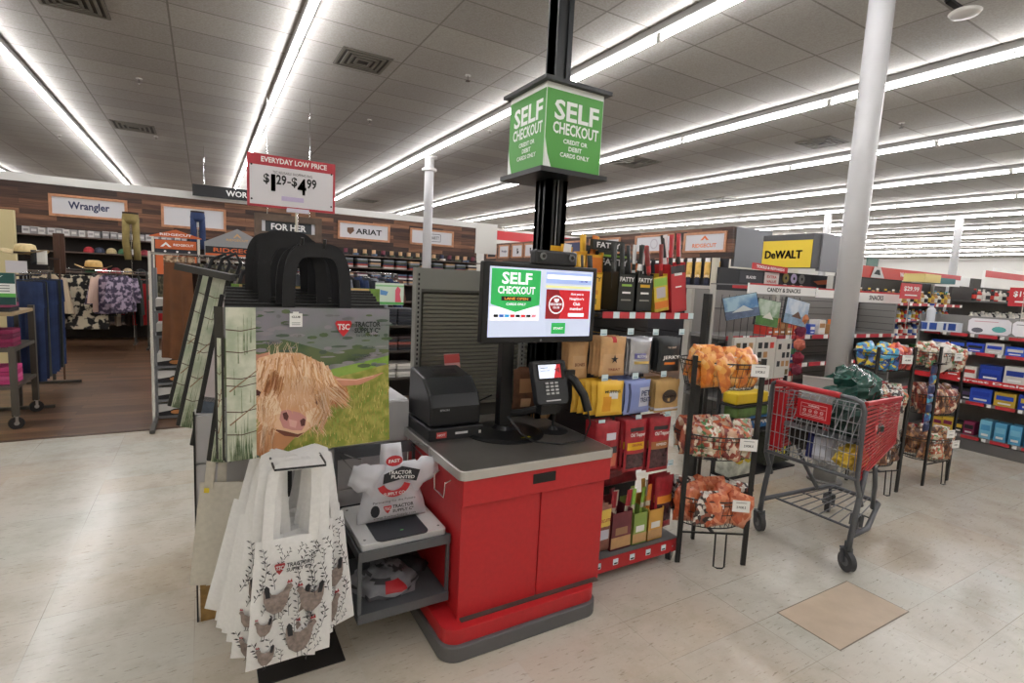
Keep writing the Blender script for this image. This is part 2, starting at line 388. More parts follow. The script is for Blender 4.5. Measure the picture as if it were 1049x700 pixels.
MB().lathe([(0.02, -0.15), (0.1, -0.14), (0.12, -0.115), (0.1, -0.1), (0.02, -0.09)], ENDC, 18, Matrix.Translation((0.18, -0.06, 0))).build('housing', t, smooth=True)
# columns
def column(x, y, r, label, collar=False):
    t = empty('column', (x, y, 0), 0, label, 'column', 'round steel columns')
    MB().cyl((0, 0, 0), (0, 0, CEIL), r, mat('#b3b2b2', 0.35, noise=(1.5, .06)), 28).build('shaft', t, smooth=False)
    MB().cyl((0, 0, 0), (0, 0, 0.02), r * 1.5, mat('#8b8a88'), 20).build('base', t)
    if collar: MB().cyl((0, 0, 3.95), (0, 0, 4.0), r * 1.6, ENDC, 16).cyl((0, 0, CEIL - .03), (0, 0, CEIL), r * 1.7, ENDC, 16).build('collar', t)
    return t
c = column(4.80, 2.5, 0.094, 'tall round white column standing right behind the shopping cart')
for ch in c.children:
    if ch.name.startswith('shaft'): ch.data.polygons.foreach_set('use_smooth', [len(p.vertices) == 4 for p in ch.data.polygons])
column(4.33, 11.3, 0.1, 'far white column left of the self checkout monitor', True)
column(16.5, 9.4, 0.1, 'distant column between yellow tool sign and the near column')
column(19.5, 7.2, 0.1, 'distant thin column above the red shelf headers at right')
def W(mb, name, root, **k):
    """geometry given in world coordinates, linked under a root that stands unrotated"""
    o = mb.build(name, root, **k); p = root; off = Vector((0, 0, 0))
    while p is not None: off += p.location; p = p.parent
    o.location = -off; return o
def sheen(name_key, top, bottom): pass
# ================================================================== checkout kiosk
KR = mat('#b92328', 0.42, noise=(40, 0.06)); KG = mat('#55575a', 0.45); KBL = mat('#101012', 0.4)
CT = mat('#b3b0aa', 0.34, 0.5, noise=(2.5, 0.12))
k = empty('checkout_kiosk', (1.34, 2.3, 0), 0, 'red self checkout cabinet with a steel counter top', 'checkout counter')
W(MB().bx((0.955, 2.0, 0.13), (1.745, 2.68, 0.792), KR), 'body', k, bevel=.004)
for x0, x1 in ((0.95, 1.36), (1.366, 1.75)):
    W(MB().bx((x0, 1.975, 0.135), (x1, 1.999, 0.668), KR), 'door', k, bevel=.003)
dr = W(MB().bx((0.945, 1.955, 0.672), (1.765, 1.999, 0.79), KR), 'drawer', k, bevel=.003)
o = MB().bx((1.30, 1.9515, 0.722), (1.425, 1.956, 0.768), KBL).bx((1.312, 1.951, 0.73), (1.413, 1.952, 0.76), mat('#050505', .3)).build('handle_slot', dr)
W(MB().rbox((1.355, 2.36, 0.811), (0.855, 0.83, 0.042), 0.035, mat('#c4c1bc', .3, .6), 6), 'countertop', k, bevel=.003)
W(MB().rbox((1.355, 2.36, 0.8325), (0.835, 0.81, 0.002), 0.03, mat('#6f6b66', .28, .6, noise=(3, .25)), 6), 'top_sheet', k)
W(MB().rbox((1.285, 2.24, 0.105), (0.83, 0.66, 0.07), 0.07, KR, 8), 'plinth_band', k, bevel=.003)
W(MB().rbox((1.28, 2.235, 0.036), (0.85, 0.69, 0.072), 0.08, mat('#5c5b5c', .5), 8), 'bumper', k, bevel=.006)
W(MB().bx((0.96, 1.95, 0.138), (1.73, 2.5, 0.146), mat('#48443f', .4)), 'kick_ledge', k)
for kk in (0,):   # chrome bail on the left side
    W(MB().tube([(0.953, 2.10, .74), (0.925, 2.10, .73), (0.925, 2.11, .66), (0.925, 2.22, .66), (0.925, 2.23, .73), (0.953, 2.23, .74)], 0.004, CHROME), 'side_bail', k)
# bagging shelf on its left
s = empty('bagging_shelf', (0.74, 2.3, 0), 0, 'grey steel two tier bagging shelf fixed left of the red cabinet', 'shelf')
for z, nm in ((0.49, 'upper_shelf'), (0.215, 'lower_shelf')):
    W(MB().bx((0.535, 2.07, z - .008), (0.945, 2.56, z), KG).bx((0.535, 2.065, z - .03), (0.945, 2.075, z + .012), KG).bx((0.535, 2.07, z - .03), (0.54, 2.56, z + .012), KG), nm, s)
for a_, b_ in (((0.535, 2.07, .19), (0.55, 2.085, .5)), ((0.535, 2.545, .15), (0.55, 2.56, .8)), ((0.93, 2.07, .19), (0.944, 2.085, .5)), ((.93, 2.545, .15), (.944, 2.56, .8))): W(MB().bx(a_, b_, KG), 'upright', s)
W(MB().bx((0.55, 2.55, .19), (0.93, 2.556, .5), mat('#1d1d1f')), 'back_panel', s); W(MB().bx((.545, 2.55, .74), (.935, 2.556, .80), KG), 'top_rail', s)
W(MB().tube([(0.56, 2.545, .78), (0.58, 2.36, .81), (0.60, 2.30, .82)], .003, CHROME).tube([(0.56, 2.545, .76), (0.58, 2.36, .75), (0.59, 2.28, .74), (.60, 2.30, .82)], .003, CHROME), 'bag_arm', s)
W(MB().tube([(0.92, 2.545, .80), (0.92, 2.36, .83), (0.92, 2.29, .84)], .003, CHROME).tube([(0.92, 2.545, .78), (0.92, 2.36, .77), (0.92, 2.28, .76), (.92, 2.29, .84)], .003, CHROME), 'bag_arm', s)
sc = empty('bagging_scale', (0.745, 2.28, 0.49), 0, 'white scale plate with a dark centre pad on the upper bagging shelf', 'scale')
W(MB().rbox((.742, 2.29, .507), (.385, .40, .03), .015, mat('#d8d8d6', .35)), 'plate', sc, bevel=.003)
W(MB().rbox((.735, 2.25, .5235), (.235, .33, .004), .03, mat('#2c2f36', .4), 6), 'pad', sc)
W(MB().prism([(.008 * math.cos(a * .52), .004 * math.sin(a * .52)) for a in range(12)], 0, .001, mat('#66c06a', .4), Matrix.Translation((.745, 2.15, .5258))), 'level_dot', sc)
for x, y in ((.575, 2.13), (.91, 2.13), (.575, 2.45), (.91, 2.45)):
    W(MB().cyl((x, y, .521), (x, y, .523), .006, GREY, 8), 'screw', sc)
# white plastic carrier bag standing on the scale
PL = mat('#dedee4', 0.35, noise=(9, 0.05)); PRB = mat('#212127', .5); PRR = mat('#b8242c', .5)
bg = empty('plastic_bag', (0.735, 2.3, 0.525), 0, 'white printed plastic carrier bag held open above the scale', 'plastic bag')
F = face((.74, 2.27, .527), 0, -8)
mb = MB(F)
mb.pillow(.30, .26, .10, PL, 14, 14, prof=lambda v: 1.08 - .30 * v + .03 * math.sin(v * 9), wob=.022, seed=2)
mb.pillow(.12, .13, .05, PL, 8, 8, prof=lambda v: 1 - .2 * v, wob=.015, seed=5, M=Matrix.Translation((0, .22, .0)))
mb.build('body', bg, smooth=True)
for c in bg.children: c.location = -bg.location
def handlebag(P0, P1, w0, w1, seed):
    d = (Vector(P1) - Vector(P0)); L = d.length; a = math.degrees(math.atan2(d.z, d.x)) - 90
    return MB(face(P0, 0, -5, a)).pillow(w0, L, .045, PL, 8, 8, prof=lambda v: 1 + (w1 / w0 - 1) * v + .1 * math.sin(v * 12), wob=.02, seed=seed)
W(handlebag((.68, 2.26, .72), (.545, 2.25, .765), .15, .10, 9), 'handle', bg, smooth=True)
W(handlebag((.80, 2.26, .71), (.955, 2.25, .775), .15, .09, 14), 'handle', bg, smooth=True)
p = MB(face((.74, 2.190, .535), 0, -8) @ Matrix.Diagonal((1.3, 1.22, 1, 1)))
p.ringd(-.01, .165, .038, .062, PRR, 0, 16, 200, 340); p.text('SUPPLY CO', -.01, .116, .075, .012, WHITE, .001)
p.poly([(-.05, .155), (.02, .165), (.07, .15), (.085, .19), (.02, .212), (-.045, .19)], PRB, .0005)
p.text('TRACTOR', .012, .19, .085, .014, WHITE, .0012, rot=-6); p.text('PLANTED', .022, .172, .085, .012, WHITE, .0012, rot=-8)
p.disc(-.008, .235, .03, .02, PRR, 0, 14); p.text('FAST', -.008, .235, .04, .012, WHITE, .001)
p.text('Partnering for the Future', -.01, .089, .15, .010, PRB, .0, bold=False)
p.text('TRACTOR', .02, .068, .075, .013, PRB); p.text('SUPPLY Cº', .02, .052, .075, .011, PRB); tsc_mark(p, -.035, .06, .028, PRR, WHITE, .0)
p.disc(-.078, .06, .016, .022, PRB, 0, 12); p.text('www.TractorSupply.com', -.01, .034, .15, .009, PRB, 0, bold=False)
o = W(p, 'print', bg)
o = MB(Matrix.Translation((.74, 2.33, .225)) @ Matrix.Rotation(math.radians(90), 4, 'X') @ Matrix.Rotation(0, 4, 'Z'))
t = MB(Matrix.Translation((0, 0, 0)))
def lump(u, v):
    th = u * 2 * math.pi; ph = v * math.pi / 2
    r = 1 + .25 * mnoise.noise(Vector((3 * math.cos(th) * math.cos(ph), 3 * math.sin(th) * math.cos(ph), 3 * v))) + .12 * mnoise.noise(Vector((9 * math.cos(th), 9 * math.sin(th), 9 * v)))
    return (.15 * r * math.cos(th) * math.cos(ph), .14 * r * math.sin(th) * math.cos(ph), .085 * r * math.sin(ph))
def mflump(u, v):
    n = mnoise.noise(Vector((5 * u, 6 * v, 2))); return PRR if (.72 < u < .82 and .2 < v < .5) else (mat('#46464b', .4) if n > .25 else None)
t.grid(lump, 28, 12, mat('#8f9096', .35, noise=(14, .25)), mf=mflump)
o = t.build('crumpled_bag', smooth=True); o.location = (.71, 2.28, .217)
tag(o, 'heap of crumpled grey plastic bags on the lower bagging shelf', 'plastic bag')
t = MB(); t.grid(lambda u, v: tuple(a * .55 for a in lump(u, v)), 20, 9, mat('#2e2f33', .5, noise=(10, .3)))
o = t.build('dark_cloth', smooth=True); o.location = (.865, 2.36, .217); tag(o, 'small dark bundle at the right end of the lower bagging shelf', 'bundle')

# monitor
SCW = mat('#c9d2ea', .3, emit=0.54); SG = mat('#2fae58', .3, emit=0.50); SR = mat('#c5232d', .3, emit=0.50); SDR = mat('#8e1a22', .3, emit=0.43)
SW = mat('#f7f9ff', .3, emit=0.61); SK = mat('#0a0a0a', .3); SB = mat('#a8bdf0', .3, emit=0.50); SO = mat('#f0a040', .3, emit=0.43)
m = empty('touch_monitor', (1.43, 2.4, 0.832), 0, 'black touch screen monitor reading SELF CHECKOUT on the red kiosk', 'monitor')
X0, X1, Z0, Z1, Ym = 1.105, 1.765, 1.352, 1.735, 2.16
W(MB().bx((X0, Ym, Z0), (X1, Ym + .045, Z1), KBL).bx((1.25, Ym + .04, 1.42), (1.6, Ym + .08, 1.66), KBL), 'bezel', m, bevel=.008)
q = MB(face(((X0 + X1) / 2, Ym - .0015, (Z0 + Z1) / 2)))
w_, h_ = .60, .33
q.rect(0, .004, w_, h_, SCW, 0)
q.poly([(-.29, .16), (-.02, .16), (-.02, -.005), (-.155, -.042), (-.29, -.005)], SG, .0006)
q.rect(-.155, -.05, .27, .065, SW, .0003)
q.text('SELF', -.152, .118, .165, .056, SW, .0012); q.text('CHECKOUT', -.152, .062, .205, .036, SW, .0012)
q.rect(-.152, .022, .165, .020, SK, .0010); q.text('LANE OPEN', -.152, .022, .13, .012, SO, .0016); q.text('CARDS ONLY', -.152, -.004, .11, .012, SW, .0012)
for i, c in enumerate((SK, mat('#2a5fb0', .3, emit=.5), mat('#35a0d8', .3, emit=.5), SR, SK, SR, SK, mat('#e08898', .3, emit=.5))): q.rect(-.26 + i * .03, -.06, .024, .013, c, .0010)
q.rect(.152, .13, .28, .055, SB, .0006); q.rect(.152, .135, .27, .02, SW, .0010); q.rect(.152, .087, .28, .012, mat('#e8e59a', .3, emit=.6), .0006); q.text('1:00 PM', .24, .118, .05, .01, mat('#5a6aa8', .3), .0014)
q.rect(.152, .0, .27, .145, SR, .0006); q.poly([(.017, .073), (.09, .073), (.12, .0), (.10, -.073), (.017, -.073)], SDR, .0008)
q.ringd(.08, -.002, .040, .046, SW, .0012); q.text('NEIGHBOR’S', .08, .0, .085, .012, SW, .0014); q.text('CLUB', .08, -.016, .04, .010, SW, .0014); q.poly([(.065, .028), (.095, .028), (.093, .016), (.08, .008), (.067, .016)], SW, .0014)
for i, tt in enumerate(('Are you a', 'Neighbor’s', 'Club', 'member?')): q.text(tt, .205, .052 - .024 * i, (.08, .09, .045, .08)[i], .016, SW, .0012)
q.rect(.205, -.052, .10, .018, SW, .0012); q.rect(.10, -.12, .085, .055, SG, .0008); q.text('START', .10, -.12, .06, .011, SW, .0012)
W(q, 'screen', m)
W(MB(face((1.435, Ym - .001, Z0 + .012))).ringd(0, 0, .003, .006, mat('#8a8a8a', .3), .0005, 12), 'badge', m)
W(MB().bx((1.345, 2.375, 0.85), (1.415, 2.43, 1.50), KBL).bx((1.35, 2.2, 1.45), (1.41, 2.4, 1.53), KBL), 'stand', m, bevel=.004)
W(MB(Matrix.Translation((1.39, 2.40, .832))).lathe([(.215, 0), (.215, .006), (.19, .014), (.07, .03), (.05, .05)], mat('#0d0d0f', .3), 32), 'base', m, smooth=False)
W(MB().bx((1.40, 2.235, .8475), (1.455, 2.27, .8495), mat('#e8dc3c', .5)), 'sticker', m)
cb = empty('camera_bar', (1.5, 2.2, 1.735), 0, 'black twin lens camera bar sitting on top of the monitor', 'camera')
W(MB().bx((1.375, 2.15, 1.735), (1.625, 2.21, 1.805), mat('#1c1d20', .4)), 'housing', cb, bevel=.012)
for x in (1.415, 1.585): W(MB().cyl((x, 2.149, 1.775), (x, 2.141, 1.775), .017, GREY, 16).cyl((x, 2.141, 1.775), (x, 2.139, 1.775), .009, GLASSY, 12), 'lens', cb)
# receipt printer
PB = mat('#17181b', .35)
pr = empty('receipt_printer', (1.1, 2.55, .832), 0, 'black receipt printer with a paper slot left of the monitor', 'printer')
mb = MB(); P = [(2.40, .90), (2.40, 1.0), (2.43, 1.06), (2.52, 1.13), (2.72, 1.16), (2.74, .90)]
mb.prism([(y, z) for y, z in P], .965, 1.245, PB, Matrix(((0, 0, 1, 0), (1, 0, 0, 0), (0, 1, 0, 0), (0, 0, 0, 1))))
W(mb, 'cover', pr, bevel=.012)
W(MB().bx((.955, 2.385, .832), (1.255, 2.745, .895), mat('#202124', .4)), 'base', pr, bevel=.006)
W(MB(face((1.02, 2.384, .862))).rect(0, 0, .055, .03, mat('#c94f4c', .4), .0005).text('HOT', 0, 0, .04, .012, WHITE, .001), 'warning_label', pr)
W(MB(face((1.13, 2.384, .865))).rect(0, 0, .07, .012, mat('#d8d8d8', .4), .0005), 'serial_label', pr)
W(MB(face((1.10, 2.515, 1.137), 0, -72)).rect(0, .05, .13, .05, mat('#060606', .3), .002), 'paper_slot', pr)
W(MB(face((1.04, 2.399, .985))).text('EPSON', 0, 0, .05, .010, mat('#b0b0b0'), .001), 'lettering', pr)
W(MB(face((1.235, 2.384, .86))).rect(0, 0, .014, .016, WHITE, .0005), 'switch', pr)
o = MB(face((1.25, 2.76, 1.03), 12, -12)).rect(0, .1, .11, .17, mat('#d8a8a4', .6), 0).rect(0, .155, .11, .05, mat('#c85450', .6), .001).build('paper_slip')
tag(o, 'folded pink and red paper slip behind the receipt printer', 'paper')
# card terminal
ct = empty('card_terminal', (1.55, 2.3, .832), 0, 'black card payment terminal with lit screen right of the monitor stand', 'card terminal')
FT = face((1.548, 2.20, 1.13), 2, -18)
mb = MB(FT)
mb.prism([(-.095, -.10), (.08, -.11), (.10, -.09), (.105, .115), (.09, .125), (-.10, .125), (-.108, .115), (-.105, -.09)], -.04, 0, mat('#1f2023', .4))
W(mb, 'body', ct, bevel=.005)
W(MB(FT).rect(0, .065, .165, .085, GLASSY, .001).rect(-.006, .066, .14, .07, mat('#dfe6f4', .3, emit=.7), .002).poly([(.015, .031), (.064, .031), (.064, .101), (.04, .101)], SR, .003).poly([(.02, .075), (.06, .085), (.055, .055)], SDR, .0035).rect(-.04, .085, .05, .004, GREY, .003).rect(-.035, .07, .06, .003, GREY, .003), 'screen', ct)
kp = MB(FT)
for i in range(3):
    for j in range(4): kp.box((-.035 + i * .03, .005 - j * .018, .003), (.018, .010, .005), mat('#b0b0b0', .4))
W(kp, 'keypad', ct)
W(MB(FT).box((-.005, -.085, .002), (.09, .006, .004), mat('#c8c8c8', .4)), 'card_slot', ct)
W(MB().tube([(1.55, 2.24, 1.05), (1.53, 2.29, .98), (1.46, 2.35, .95), (1.42, 2.39, .94)], .02, KBL, 8).box((1.56, 2.24, 1.0), (.12, .05, .07), KBL), 'arm', ct)
# hand scanner on its own stand
hs = empty('handheld_scanner', (1.70, 2.42, .832), 0, 'black handheld barcode scanner on a round base at the counter corner', 'barcode scanner')
W(MB(Matrix.Translation((1.66, 2.33, .832))).lathe([(.085, 0), (.085, .005), (.03, .014), (.014, .03)], KBL, 24), 'base', hs)
W(MB().tube([(1.66, 2.33, .86), (1.655, 2.32, 1.0), (1.665, 2.26, 1.15)], .007, KBL, 6), 'neck', hs)
W(MB().tube([(1.665, 2.24, 1.17), (1.69, 2.20, 1.14), (1.72, 2.15, 1.07), (1.73, 2.12, .99)], .023, KBL, 10).bx((1.64, 2.21, 1.14), (1.70, 2.28, 1.195), KBL), 'gun', hs)
W(MB().tube([(1.73, 2.12, .99), (1.735, 2.10, .93), (1.70, 2.10, .842), (1.55, 2.1, .839), (1.44, 2.18, .842), (1.38, 2.2, .88), (1.35, 2.3, .95)], .0045, KBL, 6), 'cord', hs)
# scrap of cables behind
o = MB().tube([(1.22, 2.62, .84), (1.26, 2.60, .93), (1.31, 2.55, .98), (1.36, 2.5, 1.02)], .004, KBL).tube([(1.28, 2.6, .84), (1.30, 2.6, .97), (1.30, 2.55, 1.03)], .004, mat('#28324a')).build('cable')
tag(o, 'thin cables looping behind the monitor stand on the counter', 'cable')

# ================================================================== pole with the hanging box sign
PM = mat('#1e2022', .35, .3)
po = empty('pole', (1.775, 2.645, 0), 0, 'black grooved floor to ceiling pole behind the kiosk', 'pole')
mb = MB()
for dx in (-.05, 0, .05):
    mb.bx((dx - .017, -.067, 0), (dx + .017, .067, 2.26), PM); mb.bx((-.067, dx - .017, 0), (.067, dx + .017, 2.26), PM)
mb.bx((-.055, -.055, 0), (.055, .055, 2.26), mat('#0e0f10', .4)); mb.build('lower_post', po)
MB().bx((-.003, -.070, 1.3), (.003, -.066, 2.24), mat('#8d9094', .4)).build('seam_strip', po)
mb = MB()
for dx in (-.036, .036): mb.bx((dx - .016, -.052, 2.7), (dx + .016, .052, CEIL), PM)
mb.bx((-.052, -.04, 2.7), (.052, .04, CEIL), mat('#0e0f10', .4)).build('upper_post', po)
MB().bx((-.08, -.08, 0), (.08, .08, .02), PM).build('base_plate', po)
GR = mat('#4d9b3e', .45, noise=(2, .08)); SIW = mat('#eef3ee', .5)
sg = empty('box_sign', (1.775, 2.645, 2.25), 0, 'green four sided SELF CHECKOUT sign box on the black pole', 'sign')
A = .192
mb = MB().bx((-A, -A, .012), (A, A, .46), SIW); mb.build('panel', sg)
for nm, z0, z1, a in (('bottom_tray', -.012, .014, .225), ('top_tray', .455, .475, .225)):
    MB().bx((-a, -a, z0), (a, a, z1), mat('#17181a', .4)).build(nm, sg)
for yaw, loc in ((0, (0, -A - .0012, 0)), (-90, (-A - .0012, 0, 0)), (90, (A + .0012, 0, 0)), (180, (0, A + .0012, 0))):
    q = MB(face(loc, yaw)); q.poly([(-A + .002, .016), (A - .003, .016), (A - .003, .425), (-A + .002, .425)], GR)
    q.text('SELF', .012, .325, .30, .105, SIW, .001); q.text('CHECKOUT', .012, .232, .31, .062, SIW, .001)
    for i, (s_, ww) in enumerate((('CREDIT OR', .165), ('DEBIT', .09), ('CARDS ONLY', .20))): q.text(s_, .012, .168 - .036 * i, ww, .024, SIW, .001)
    q.poly([(-A + .002, .016), (-A + .05, .016), (-A + .02, .09), (-A + .002, .17)], SIW, .0015)
    q.build('printed_face', sg)

# ================================================================== low cabinet at the left with the bag display
CBW = mat('#c9c7c8', .5, noise=(5, .04))
cb = empty('display_cabinet', (.45, 2.95, 0), 0, 'low white panelled display cabinet behind the shopping bags', 'cabinet')
W(MB().bx((-.045, 2.69, .30), (.95, 3.35, .985), CBW), 'body', cb)
for z in (.31, .535, .76):
    W(MB().bx((-.043, 2.678, z + .003), (.95, 2.69, z + .219), CBW), 'panel', cb, bevel=.002)
W(MB().bx((-.035, 2.67, 0), (.95, 3.35, .30), mat('#9c7b47', .6, noise=(30, .25))), 'wooden_plinth', cb)
W(MB().bx((-.05, 2.672, 0), (-.043, 2.69, 1.0), mat('#17181a')), 'edge_strip', cb)
W(MB().bx((-.05, 3.0, 0), (-.046, 3.35, 1.0), mat('#dcdad8')), 'side_panel', cb)
# wire and bar rack that carries the bags
rk = empty('bag_rack', (.27, 2.3, 0), 0, 'black floor rack with hooks carrying all the shopping bags', 'rack')
BP = mat('#1a1715', .5, noise=(8, .2))
W(MB().bx((.165, 2.12, 0), (.50, 2.62, .008), BP), 'base_plate', rk, bevel=.002)
W(MB().bx((.31, 2.60, 0), (.35, 2.64, 1.80), KBL).bx((.18, 2.63, 1.35), (.62, 2.65, 1.39), KBL), 'post', rk)
W(MB().tube([(.20, 2.62, .965), (.20, 1.92, .968), (.20, 1.90, .965), (.37, 1.90, .96), (.37, 1.92, .965), (.37, 2.62, .965)], .004, KBL).bx((.19, 2.61, .95), (.38, 2.63, .98), KBL), 'tote_hook', rk)
W(MB().tube([(.32, 2.62, 1.735), (.32, 2.2, 1.74), (.32, 2.12, 1.745), (.32, 2.11, 1.77)], .006, KBL).tube([(.40, 2.62, 1.735), (.40, 2.12, 1.74), (.40, 2.11, 1.77)], .006, KBL).bx((.30, 2.61, 1.72), (.42, 2.63, 1.75), KBL), 'top_hook', rk)
# price sign
ps = empty('price_sign', (.30, 2.42, 1.76), 0, 'white EVERYDAY LOW PRICE card with red edge on a short stem', 'sign')
cx, cz, w_, h_ = .322, 1.998, .335, .205
W(MB().bx((cx - w_ / 2, 2.375, cz - h_ / 2), (cx + w_ / 2, 2.381, cz + h_ / 2), SIGNRED), 'frame', ps)
q = MB(face((cx, 2.3745, cz))); q.rect(0, -.017, w_ - .018, h_ - .052, mat('#d9d6da', .5), 0)
q.text('EVERYDAY LOW PRICE', .008, .083, .25, .021, WHITE, .0006)
q.text('TSC REUSABLE SHOPPING BAG', 0, .038, .15, .010, INK, .001, bold=False)
q.text('$', -.098, .008, .022, .042, INK, .001); q.heavy('1', -.073, -.004, .016, .066, INK, .001); q.text('29', -.043, .010, .038, .040, INK, .001); q.text('-', -.014, .004, .014, .006, INK, .001)
q.text('$', .006, .006, .022, .042, INK, .001); q.heavy('4', .035, -.008, .034, .066, INK, .001); q.text('99', .073, .008, .038, .040, INK, .001)
q.rect(.0, -.062, .085, .018, mat('#c3b5d6', .5), .001)
for a in (-1, 1):
    for b_ in (-.075, .058): q.disc(a * .152, b_, .004, .004, INK, .001, 8)
W(q, 'card', ps)
W(MB().cyl((.34, 2.39, 1.745), (.34, 2.39, 2.0), .006, CHROME, 8).bx((.30, 2.371, 1.885), (.385, 2.39, 1.90), mat('#d8d4e2', .3)), 'stem', ps)
# ================================================================== photo shopping bags
def photo_mats():
    d = {}
    d['sky'] = mat('#6a7a6c', .35, noise=(5, .3, .35, .65), c2='#84808a')
    d['hill'] = mat('#3f5a3a', .35, noise=(7, .3, .4, .6), c2='#5f6b46')
    d['rock'] = mat('#6e6f72', .35, noise=(9, .3, .4, .6), c2='#8d8c8c')
    d['green'] = mat('#6c9a3a', .35, noise=(12, .3, .4, .6), c2='#8aa84a')
    d['grass'] = mat('#7f8a33', .35, noise=(26, .3, .4, .6), c2='#aaa252')
    d['grass2'] = mat('#5d7a2a', .35, noise=(40, .3, .4, .6), c2='#a9a048')
    d['post'] = mat('#a9b39a', .4, noise=(16, .3, .35, .65), c2='#d5d6c4')
    d['postd'] = mat('#6f8062', .4, noise=(30, .3, .4, .6), c2='#a5ae90')
    d['wire'] = mat('#5a4136', .4); d['edge'] = mat('#121212', .4)
    d['fur'] = mat('#d9a47c', .45, noise=(9, .3, .35, .65), c2='#e8c19c')
    d['furl'] = mat('#efd2b2', .45); d['furd'] = mat('#bf865c', .45); d['furo'] = mat('#dca877', .45); d['furp'] = mat('#e6bd9a', .45)
    d['nose'] = mat('#c98d86', .4); d['nosed'] = mat('#5a2e2c', .4); d['mouth'] = mat('#6d3b2c', .4)
    d['horn'] = mat('#c98a72', .35, noise=(20, .1)); d['ear'] = mat('#c17a4e', .45)
    return d
PMT = photo_mats()
CW, CH_ = .60, .555
def uv(x, y):
    u = (x - 215) / 630.; vt = 72 - 10 * u; vb = 677 - 108 * u
    return (u * CW, (vb - y) / (vb - vt) * CH_)
def PP(*pts): return [uv(x, y) for x, y in pts]
def strand(mb, P, w0, m, z, w1=0.0):
    V = []; F = []; n = len(P)
    for i, p in enumerate(P):
        a = P[max(0, i - 1)]; b = P[min(n - 1, i + 1)]; dx, dy = b[0] - a[0], b[1] - a[1]; L = math.hypot(dx, dy) or 1
        ww = (w0 + (w1 - w0) * i / (n - 1)) / 2; V += [(p[0] - dy / L * ww, p[1] + dx / L * ww, z), (p[0] + dy / L * ww, p[1] - dx / L * ww, z)]
    for i in range(n - 1): F.append((2 * i, 2 * i + 1, 2 * i + 3, 2 * i + 2))
    mb.add(V, F, m)
def postart(mb, w, h, x0, z):
    """weathered fence post wrapped with wire"""
    r = random.Random(3)
    mb.rect(x0 + w / 2, h / 2, w, h, PMT['post'], z)
    for i in range(16):
        x = x0 + r.uniform(.05, .95) * w; y = r.uniform(0, h * .8); strand(mb, [(x, y), (x + r.uniform(-.003, .003), y + r.uniform(.05, .25) * h)], w * .05, PMT['postd'], z + .0002, .001)
    for i in range(40):
        x = x0 + r.uniform(.05, .95) * w; y = r.uniform(0, h * .25); strand(mb, [(x, 0), (x + r.uniform(-.006, .006), y)], w * .05, PMT['postd'] if i % 2 else PMT['hill'], z + .0003, 0)
    for y in (.18, .33, .50, .55, .72, .86):
        strand(mb, [(x0, y * h), (x0 + w * .5, y * h - .006), (x0 + w, y * h + .004)], .004, PMT['wire'], z + .0004, .003)
        if y in (.33, .55): strand(mb, [(x0 + w * .1, y * h - .05), (x0 + w, y * h + .02)], .005, mat('#8a6a50', .4), z + .0004, .003)
